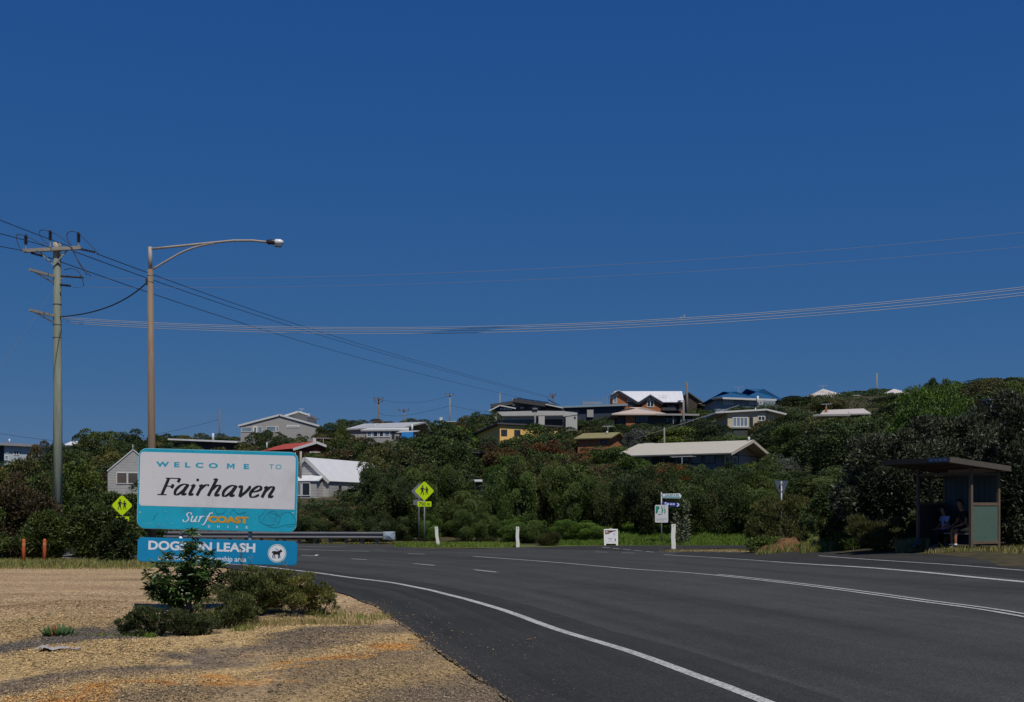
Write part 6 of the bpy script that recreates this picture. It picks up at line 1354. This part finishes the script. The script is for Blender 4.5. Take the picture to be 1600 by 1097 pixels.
# left thicket behind the gravel
big_bush('bush', 160, 34.5, 112, 776, 885, 'dark', 61, 26000, .13, .035, 'big dark green bush around the foot of the greenish power pole', 60, .17)
big_bush('bush', 182, 32.9, 50, 811, 885, 'dark', 62, 12000, .12, .035, 'dark green bush swallowing the lower plate of the left school sign', 40, .2)
big_bush('bush', 20, 36, 110, 742, 885, 'brown', 63, 20000, .13, .035, 'tall brownish bush at the left edge of the view', 60, .17)
big_bush('bush', 70, 34.5, 80, 800, 885, 'dark', 64, 15000, .12, .035, 'dark bush behind the two orange marker posts', 44, .2)
big_bush('bush', -30, 34, 90, 790, 885, 'mid', 65, 12000, .13, .035, 'mid green bush cut by the left edge of the view', 44, .2)
big_bush('bush', 122, 46, 90, 722, 885, 'mid', 66, 18000, .14, .04, 'tall mid green bush just right of the greenish power pole', 60, .17)
big_bush('bush', 50, 47, 90, 712, 885, 'olive', 67, 16000, .14, .04, 'tall olive bush just left of the greenish power pole', 60, .17)
big_bush('bush', 182, 39, 80, 772, 885, 'dark', 68, 16000, .14, .04, 'dark rounded bush below the grey weatherboard house', 60, .17)
big_bush('bush', 225, 39.5, 60, 815, 885, 'dark', 69, 9000, .13, .04, 'dark low bush behind the left edge of the welcome board', 40, .2)
# the right hand thicket around the shelter
big_bush('bush', 1395, 36, 160, 660, 866, 'gloss', 71, 42000, .17, .042, 'tall dark glossy bush spreading left of the bus shelter', 70, .15)
big_bush('bush', 1475, 38.5, 190, 652, 866, 'gloss', 72, 40000, .17, .042, 'wide dark glossy bush rising behind the bus shelter roof', 70, .15)
big_bush('bush', 1606, 32.3, 116, 640, 866, 'gloss', 73, 40000, .16, .04, 'tall dark bush overhanging the shelter\'s right post at the right edge', 70, .15)
big_bush('bush', 1460, 46, 170, 606, 800, 'bright', 74, 40000, .16, .035, 'bright feathery green bush on top of the thicket above the shelter', 70, .15, up=.6)
big_bush('bush', 1570, 44, 150, 618, 800, 'gloss', 75, 30000, .18, .05, 'dark bush in the upper right corner of the thicket', 70, .16)
big_bush('bush', 1345, 44, 110, 735, 866, 'mid', 76, 22000, .14, .035, 'mid green bush between the triangle sign and the dark glossy bush', 60, .17, up=.4)
big_bush('bush', 1310, 39, 100, 758, 866, 'dark', 77, 20000, .14, .035, 'dark shaded bush behind the orange earth mound', 60, .17)
big_bush('bush', 1228, 41.5, 108, 776, 866, 'olive', 78, 15000, .14, .022, 'feathery olive green bush below the triangle sign', 50, .16, up=.9)
big_bush('bush', 1195, 42.5, 60, 800, 866, 'mid', 79, 8000, .12, .022, 'small feathery green bush left of the triangle sign bush', 40, .18, up=.9)
big_bush('bush', 1366, 33.8, 88, 812, 866, 'olive', 80, 9000, .2, .014, 'low grassy olive bush at the roadside left of the shelter', 26, .15, up=1.6, lump=.8)
big_bush('bush', 1330, 36, 60, 828, 866, 'mid', 81, 7000, .12, .018, 'small low green bush on the verge right of the earth mound', 40, .2, up=.9)
big_bush('bush', 1200, 39.6, 66, 838, 866, 'mid', 82, 7000, .09, .03, 'low leafy green bush on the verge left of the earth mound', 40, .2)
big_bush('bush', 1268, 38.2, 34, 850, 866, 'mid', 83, 2600, .08, .03, 'tiny green bush at the foot of the earth mound', 24, .22)
big_bush('bush', 1128, 54, 120, 730, 850, 'dark', 84, 22000, .13, .03, 'dark shaded bush on the grass verge right of the map board', 60, .16)
big_bush('bush', 1450, 34.2, 60, 800, 866, 'dark', 85, 7000, .13, .035, 'dark shaded bush close behind the shelter\'s open side', 40, .2)
big_bush('bush', 1064, 49.5, 26, 784, 830, 'grey', 86, 900, .15, .05, 'small pale leaved bush glinting behind the navy arrow blade', 16, .25)
big_bush('bush', 858, 48.3, 30, 838, 856, 'olive', 87, 2600, .25, .014, 'small pale grass tussock bush on the verge right of the lone guide post', 14, .3, up=1.5)

def earth_mound():
    b = GP(1252, 861); rng = np.random.default_rng(4); vs = []; n1, n2 = 40, 16
    for i in range(n2 + 1):
        for j in range(n1):
            th = 2 * math.pi * j / n1; r = i / n2; k = 1 + .18 * math.sin(3 * th + 1) + .12 * math.sin(7 * th) ; z = .34 * (1 - r ** 1.7) * (1 + .25 * math.sin(5 * th) * r)
            z += .10 * math.sin(9 * r + 4 * th) * (1 - r) + rng.normal(0, .05)
            vs.append((1.25 * r * k * math.cos(th), .9 * r * k * math.sin(th), max(-.15, z) if i < n2 else -.2))
    fs = [(i * n1 + j, i * n1 + (j + 1) % n1, (i + 1) * n1 + (j + 1) % n1, (i + 1) * n1 + j) for i in range(n2) for j in range(n1)]
    mb = MB(); mb.add(vs, fs); o = mb.build('earth_mound', paint('orange_clay', (.15, .075, .033), .95, .5, 2.2, bmp=1.0, dirt=(.045, .036, .02))); o.location = (b.x, b.y + .9, b.z); tag(o, 'low orange clay earth mound on the verge under the olive bush', 'mound')
    md = o.modifiers.new('subdivision', 'SUBSURF'); md.levels = md.render_levels = 1
earth_mound()

def grass(name, label, regions, seed, mats=None, mat=None):
    rng = np.random.default_rng(seed); VV = []; FF = []; TT = []; off = 0
    for (n, fx, hmin, hmax, tlo, thi, wd) in regions:
        x, y = fx(rng, n); n = len(x); base = np.stack([x, y, G(x, y)], 1); a = rng.uniform(0, 6.28, n); hh = rng.uniform(hmin, hmax, n)
        lean = np.stack([np.cos(a), np.sin(a), 0 * a], 1) * (hh * rng.uniform(.1, .7, n))[:, None]; sd = np.stack([-np.sin(a + .8), np.cos(a + .8), 0 * a], 1) * (wd * rng.uniform(.6, 1.4, n))[:, None]
        tip = base + lean + np.array([0, 0, 1]) * hh[:, None]; mid = base + lean * .35 + np.array([0, 0, .55]) * hh[:, None]
        V = np.stack([base - sd, base + sd, mid + sd * .7, tip, mid - sd * .7], 1).reshape(-1, 3); k = np.arange(n)[:, None] * 5 + off
        FF += [k + np.array([[0, 1, 2, 4]]), k + np.array([[4, 2, 3, 3]])]; VV.append(V); tt = rng.uniform(tlo, thi, n); TT += [tt, tt]; off += n * 5
    F4 = [f for f in FF[0::2]]; F3 = [f[:, :3] for f in FF[1::2]]
    q = np.concatenate(F4); t3 = np.concatenate(F3); q1 = q[:, [0, 1, 2]]; q2 = q[:, [0, 2, 3]]; tint = np.concatenate(TT[0::2])
    o = link(name, np_mesh(name, np.concatenate(VV), np.concatenate([q1, q2, t3]), mat, np.r_[tint, tint, tint])); return tag(o, label, 'grass', kind='stuff')
def m_grass(name, cols):
    m, nt, b = new_mat(name); at = N(nt, 'ShaderNodeAttribute', attribute_name='tint'); nt.links.new(ramp(nt, at.outputs['Fac'], cols), b.inputs['Base Color']); b.inputs['Roughness'].default_value = .8; b.inputs['Specular IOR Level'].default_value = .2; return m
MG = m_grass('verge_grass', [(0, (.055, .11, .014)), (.3, (.11, .175, .022)), (.55, (.17, .17, .045)), (.8, (.26, .2, .09)), (1, (.33, .25, .12))])
def box_px(px0, px1, d0, d1): return lambda r, n: (lambda d, p: ((p - 800) / F * d, d))(r.uniform(d0, d1, n), r.uniform(px0, px1, n))
def blob(cx, cy, rx, ry): return lambda r, n: (lambda a, q: (cx + rx * q * np.cos(a), cy + ry * q * np.sin(a)))(r.uniform(0, 6.28, n), np.sqrt(r.random(n)))
def clear_road(fx, lo):
    def f(r, n):
        x, y = fx(r, n); k = y > np.interp(x, *lo); return x[k], y[k]
    return f
ro = np.argsort(Redge[:, 0]); roadfar = (Redge[ro, 0], np.maximum.accumulate(Redge[ro, 1]) * 0 + Redge[ro, 1])
grass('verge_grass', 'short green grass on the verge beyond the road and side road', [(30000, box_px(870, 1200, 48.9, 57), .06, .2, .0, .35, .012), (9000, box_px(615, 812, 46.3, 52), .04, .13, .1, .5, .012), (2500, box_px(500, 640, 50.6, 52), .03, .08, .4, .8, .012), (1300, box_px(1030, 1200, 40.5, 43.2), .03, .08, .5, 1, .01)], 31, mat=MG)
grass('dry_grass', 'dry straw and green grass strip between the gravel and the left bushes', [(9000, box_px(-40, 232, 30.6, 33.6), .04, .17, .2, 1, .009), (1500, box_px(-40, 232, 29.4, 30.8), .03, .12, .3, .95, .009)], 32, mat=MG)
grass('roadside_grass', 'dry and green grass along the far roadside around the shelter', [(9000, box_px(1250, 1440, 36.5, 39.5), .05, .28, .1, .9, .012), (1800, blob(12.7, 31.0, 1.6, .45), .03, .16, .3, 1, .008), (2600, blob(14.3, 29.5, 1.8, 2.2), .03, .2, .4, 1, .008), (4000, box_px(1400, 1450, 32.2, 35), .1, .4, .5, 1, .012), (4500, box_px(1180, 1330, 38, 41.5), .04, .25, .2, .9, .012), (900, blob(9.55, 38.6, 1.1, .6), .15, .42, .1, .9, .012)], 33, mat=MG)
grass('sign_grass', 'thin dry grass and weeds on the gravel in front of the low bushes', [(1100, blob(-2.9, 15.5, 1.1, .45), .03, .12, .45, 1, .004), (500, blob(-2.3, 16.6, .6, .4), .03, .14, .2, .9, .004), (260, blob(-4.8, 14.1, .42, .12), .015, .05, .3, .7, .004), (110, blob(-3.5, 14.9, .16, .1), .04, .12, .1, .4, .004), (160, blob(-4.4, 14.0, .07, .05), .03, .08, .2, .4, .005), (200, blob(-6.9, 15.6, .5, .1), .015, .04, .3, .6, .004), (300, blob(-6.5, 20.5, 1.4, .35), .015, .04, .3, .7, .005), (60, blob(-2.0, 16.7, .25, .2), .03, .1, .3, .9, .004)], 34, mat=MG)

def broadleaf_shrub():
    """young broad leaved shrub in front of the board: bare lower stems, whorls of leaves at the twig ends"""
    d = 16.3; s = d / F; x = (297 - 800) / F * d; z = g1(x, d); t = thing('shrub', (x, d, z), 'young broad leaved shrub with a spire top covering part of the dogs on leash panel', 'shrub')
    rng = random.Random(17); X = lambda px: (px - 297) * s; Z = lambda py: P(0, py, d).z - z; tips = []; st = MB()
    root = Vector((0, 0, -.05))
    def limb(pts, r0, r1): 
        c = smooth_line([(p[0], p[2]) for p in pts], 1000 + 10); ys_ = np.linspace(pts[0][1], pts[-1][1], 10); n_ = 10
        st.tube([(c[i, 0], ys_[i], c[i, 1]) for i in range(n_)], [r0 + (r1 - r0) * i / (n_ - 1) for i in range(n_)], 7); return [(c[i, 0], ys_[i], c[i, 1]) for i in range(n_)]
    mains = []
    for (px, py, yy) in ((300, 834, .02), (270, 872, -.1), (322, 868, .08), (250, 884, .05), (340, 886, -.05), (236, 900, -.12), (344, 905, .1), (285, 862, .2), (308, 856, -.18), (262, 905, -.25), (325, 900, -.25), (240, 920, .12), (300, 885, -.28), (280, 890, .28), (232, 925, -.05), (318, 880, .25), (255, 935, -.15), (275, 915, -.28)):
        m = ((X(px) * .45 + rng.uniform(-.03, .03)), yy * .5, Z(962 - (962 - py) * .45)); mains.append(limb([(X(297) + rng.uniform(-.015, .015), 0, -.03), m, (X(px), yy, Z(py))], .014, .005))
    for line in mains:
        n_ = len(line)
        for i in range(4, n_):
            p = Vector(line[i])
            for _ in range(2 if i < n_ - 1 else 3):
                e = p + Vector((rng.uniform(-.1, .1), rng.uniform(-.12, .12), rng.uniform(.0, .1))); tips.append((p, e)); st.tube([p, e], [.004, .002], 5)
    st.build('stem', paint('reddish_brown_bark', (.12, .07, .05), .9, .2, 12), t, True)
    r = np.random.default_rng(18); pos_, ax, nr, tn = [], [], [], []
    for p, e in tips:
        k = r.integers(9, 14); a0 = r.uniform(0, 6.28); tn0 = r.uniform(.2, .75)
        for j in range(k):
            a = a0 + j * 2.4; el = r.uniform(-.6, .7); dv = np.array([math.cos(a) * math.cos(el), math.sin(a) * math.cos(el), math.sin(el)])
            pos_.append(np.array(e) - np.array(e - p) * r.uniform(0, .45)); ax.append(dv); nr.append(np.array([0, 0, 1.0]) + r.normal(size=3) * .35); tn.append(tn0 + r.normal() * .15)
    pos_ = np.array(pos_); n = len(pos_); ax = unit(np.array(ax)); nr = unit(np.array(nr)); L = r.uniform(.08, .14, n)[:, None]; W = r.uniform(.026, .042, n)[:, None]; sd = unit(np.cross(ax, nr)); nn = np.cross(sd, ax)
    V = np.stack([pos_, pos_ + ax * L * .38 + sd * W * .46 + nn * W * .12, pos_ + ax * L * .75 + sd * W * .42 - nn * L * .05 + nn * W * .1, pos_ + ax * L - nn * L * .14, pos_ + ax * L * .75 - sd * W * .42 - nn * L * .05 + nn * W * .1, pos_ + ax * L * .38 - sd * W * .46 + nn * W * .12], 1).reshape(-1, 3)
    k = np.arange(n)[:, None] * 6; Fq = np.concatenate([k + np.array([[0, 1, 2, 3]]), k + np.array([[0, 3, 4, 5]])]); tn = np.clip(np.array(tn), 0, 1)
    link('crown', np_mesh('crown', V, Fq, leaf_mat('broad_glossy_leaves', (.020, .050, .011), (.095, .175, .038), .38, .1, .2, .5), np.r_[tn, tn], False), t)
broadleaf_shrub()
LEAF['low'] = leaf_mat('fine_green_leaves', (.034, .048, .014), (.15, .165, .05), .6, .1); LEAF['lowy'] = leaf_mat('fine_yellow_green_leaves', (.065, .078, .016), (.24, .225, .06), .6, .1); LEAF['shade'] = leaf_mat('fine_dark_leaves', (.020, .030, .011), (.085, .105, .034), .6, .1)
big_bush('bush', 393, 16.35, 112, 884, 960, 'low', 91, 17000, .046, .012, 'fine leaved green bush round the sign\'s grey post', 90, .105, .7, up=1.2, lump=.5)
big_bush('bush', 457, 16.6, 124, 890, 960, 'lowy', 92, 18000, .044, .012, 'yellowish green fine leaved bush beside the asphalt right of the sign', 95, .10, .7, up=1.2, lump=.5)
big_bush('bush', 352, 15.5, 92, 924, 985, 'low', 93, 8500, .044, .012, 'low green bush at the front between shrub and grey post', 70, .12, .7, up=1.2, lump=.5)
big_bush('bush', 286, 14.7, 104, 949, 990, 'shade', 94, 9000, .042, .012, 'dark low bush shading the foot of the broad leaved shrub', 70, .12, .7, up=1.1, lump=.5)
big_bush('bush', 222, 14.2, 74, 947, 1000, 'shade', 95, 6000, .046, .012, 'low dark bush on the gravel left of the broad leaved shrub', 44, .12, .7, up=1.4, lump=.7)
big_bush('bush', 505, 16.9, 46, 924, 968, 'low', 96, 1300, .045, .011, 'small thin green weed at the right end of the low bushes', 16, .16, .8, up=1.4, lump=.8)
def tall_weed(px, top, d, label, seed):
    s = d / F; x = (px - 800) / F * d; z = g1(x, d); t = thing('weed', (x, d, z), label, 'weed', 'tall weeds in the low bushes'); h = P(0, top, d).z - z; rng = random.Random(seed); st = MB(); lv = []
    for k in range(4):
        a = Vector((0, 0, 0)); e = Vector((rng.uniform(-.09, .09), rng.uniform(-.05, .05), h * rng.uniform(.82, 1))); m = a.lerp(e, .5) + Vector((rng.uniform(-.03, .03), 0, 0)); st.tube([a, m, e], [.006, .004, .002], 5)
        for q in range(16): u = .35 + .65 * q / 16; p = (a.lerp(m, u * 2) if u < .5 else m.lerp(e, u * 2 - 1)); lv.append((p, rng.uniform(0, 6.28)))
    st.build('stem', paint('weed_stem', (.13, .11, .06), .9, .2, 12) if 'weed_stem' not in MATS else MATS['weed_stem'], t, True); r = np.random.default_rng(seed); n = len(lv) * 3
    pos_ = np.repeat(np.array([list(p) for p, a in lv]), 3, 0); a = r.uniform(0, 6.28, n); ax = np.stack([np.cos(a), np.sin(a), r.uniform(-.1, .9, n)], 1); V, Fq = leaves(r, pos_, ax, np.tile([0, 0, 1.0], (n, 1)) + r.normal(size=(n, 3)) * .3, r.uniform(.025, .06, n), r.uniform(.007, .014, n)); link('leaves', np_mesh('leaves', V, Fq, LEAF['low'], r.random(n)), t)
tall_weed(383, 849, 16.9, 'tall seedy weed standing before the letters of leash', 1); tall_weed(412, 876, 16.95, 'tall thin weed rising below the dog emblem', 2); tall_weed(440, 872, 17.1, 'tall weed tip touching the panel edge right of the dog emblem', 3); tall_weed(366, 888, 16.8, 'short stalky weed between the shrub and the grey post', 4)
def succulent():
    b = GP(90, 993); t = thing('succulent', b, 'small clump of upright fleshy green fingers with a reddish centre on bare gravel', 'succulent'); rng = random.Random(9); mg, mr = MB(), MB(); s = b.y / F
    for k in range(170):
        u, v = rng.gauss(0, .33), rng.gauss(0, .3)
        if abs(u) > 1: continue
        x, y = u * 27 * s, v * .16; red = abs(u + .08) < .14 and v < .1 and rng.random() < .75; h = rng.uniform(.06, .15) * (1 - .35 * abs(u)); lx = u * .08 + rng.uniform(-.025, .025); ly = rng.uniform(-.04, .02)
        (mr if red else mg).tube([(x, y, -.01), (x + lx * .5, y + ly * .5, h * .55), (x + lx, y + ly, h)], [.007, .0085, .003], 6)
    mg.build('green_leaves', paint('fleshy_green', (.05, .10, .03), .5, .3, 20), t, True); mr.build('red_leaves', paint('fleshy_red', (.33, .10, .04), .5, .3, 20), t, True)
succulent()
def litter():
    b = GP(92, 1016); rng = np.random.default_rng(2); n1, n2 = 26, 8; vs = []
    for i in range(n2 + 1):
        for j in range(n1 + 1):
            u, v = j / n1, i / n2; edge = .02 * math.sin(11 * u + 3 * v) + .015 * math.sin(23 * u); vs.append(((u - .5) * .42 + .05 * (v - .5), (v - .5) * .22 * (1 - .75 * u) + edge, .014 + .03 * abs(math.sin(6 * u + 2 * v)) * (1 - u * .6) + rng.normal(0, .004)))
    fs = [(i * (n1 + 1) + j, i * (n1 + 1) + j + 1, (i + 1) * (n1 + 1) + j + 1, (i + 1) * (n1 + 1) + j) for i in range(n2) for j in range(n1)]
    mb = MB(); mb.add(vs, fs); o = mb.build('flattened_litter', paint('weathered_grey_card', (.36, .33, .32), .8, .15, 9, dirt=(.16, .09, .075), stretch=(1.2, 7, 1)), None, True); o.location = (b.x, b.y, b.z); md = o.modifiers.new('thickness', 'SOLIDIFY'); md.thickness = .006
    tag(o, 'torn flat grey piece of litter lying on the gravel below the succulent', 'litter')
litter()
b = GP(494.5, 869.5); mb = MB(); mb.add([(-.07, 0, 0), (.01, -.05, .01), (.08, .01, .02), (-.02, .06, .03)], [(0, 1, 2, 3)]); o = mb.build('paper_scrap', M_WPOST); o.location = (b.x, b.y, b.z + .026); tag(o, 'small white scrap of paper lying in the far traffic lane', 'scrap')
b = GP(827, 1003); mb = MB(); mb.add([(-.05, 0, 0), (-.01, -.02, .012), (.05, 0, .02), (0, .022, .014)], [(0, 1, 2, 3)]); o = mb.build('fallen_leaf', paint('dry_leaf', (.3, .16, .06), .8, .2, 20)); o.location = (b.x, b.y, b.z + .022); tag(o, 'single dry orange leaf on the dark asphalt shoulder', 'leaf')

# ------------------------------------------------------------------ what each tree is called
bpy.context.view_layer.update()
ORD = ['leftmost', 'second from left', 'third from left', 'fourth from left', 'fifth from left', 'sixth from left', 'seventh from left', 'eighth from left', 'ninth from left']
fam = {}
for rec in TREES:
    t, px, top, d, h, hw, mat, lab = rec; py = top + .35 * h * F / d
    cand = min(LAND, key=lambda q: math.hypot((q[0] - px) * .8, (q[1] - py) * 1.3))
    dx, dy = px - cand[0], py - cand[1]; near = math.hypot(dx, dy)
    if d < cand[2] - 3 and abs(dx) < 55: rel = 'in front of'
    elif d > cand[2] + 3 and abs(dx) < 45: rel = 'behind'
    elif abs(dx) > abs(dy): rel = 'left of' if dx < 0 else 'right of'
    else: rel = 'above' if dy < 0 else 'below'
    size = 'big' if h > 4.2 else ('low' if h < 2.2 else 'rounded')
    fam.setdefault((TONE[mat], size, t.name.split('.')[0].replace('_', ' '), rel, cand[3]), []).append(rec)
for (tone, size, kind, rel, land), recs in fam.items():
    recs.sort(key=lambda r: r[1]); base = '%s %s %s %s %s' % (size, tone, kind, rel, land)
    for i, r in enumerate(recs): tag(r[0], base if len(recs) == 1 else base + ', ' + ORD[min(i, 8)], 'tree' if 'tree' in kind else 'bush', 'scrub trees on the slope')
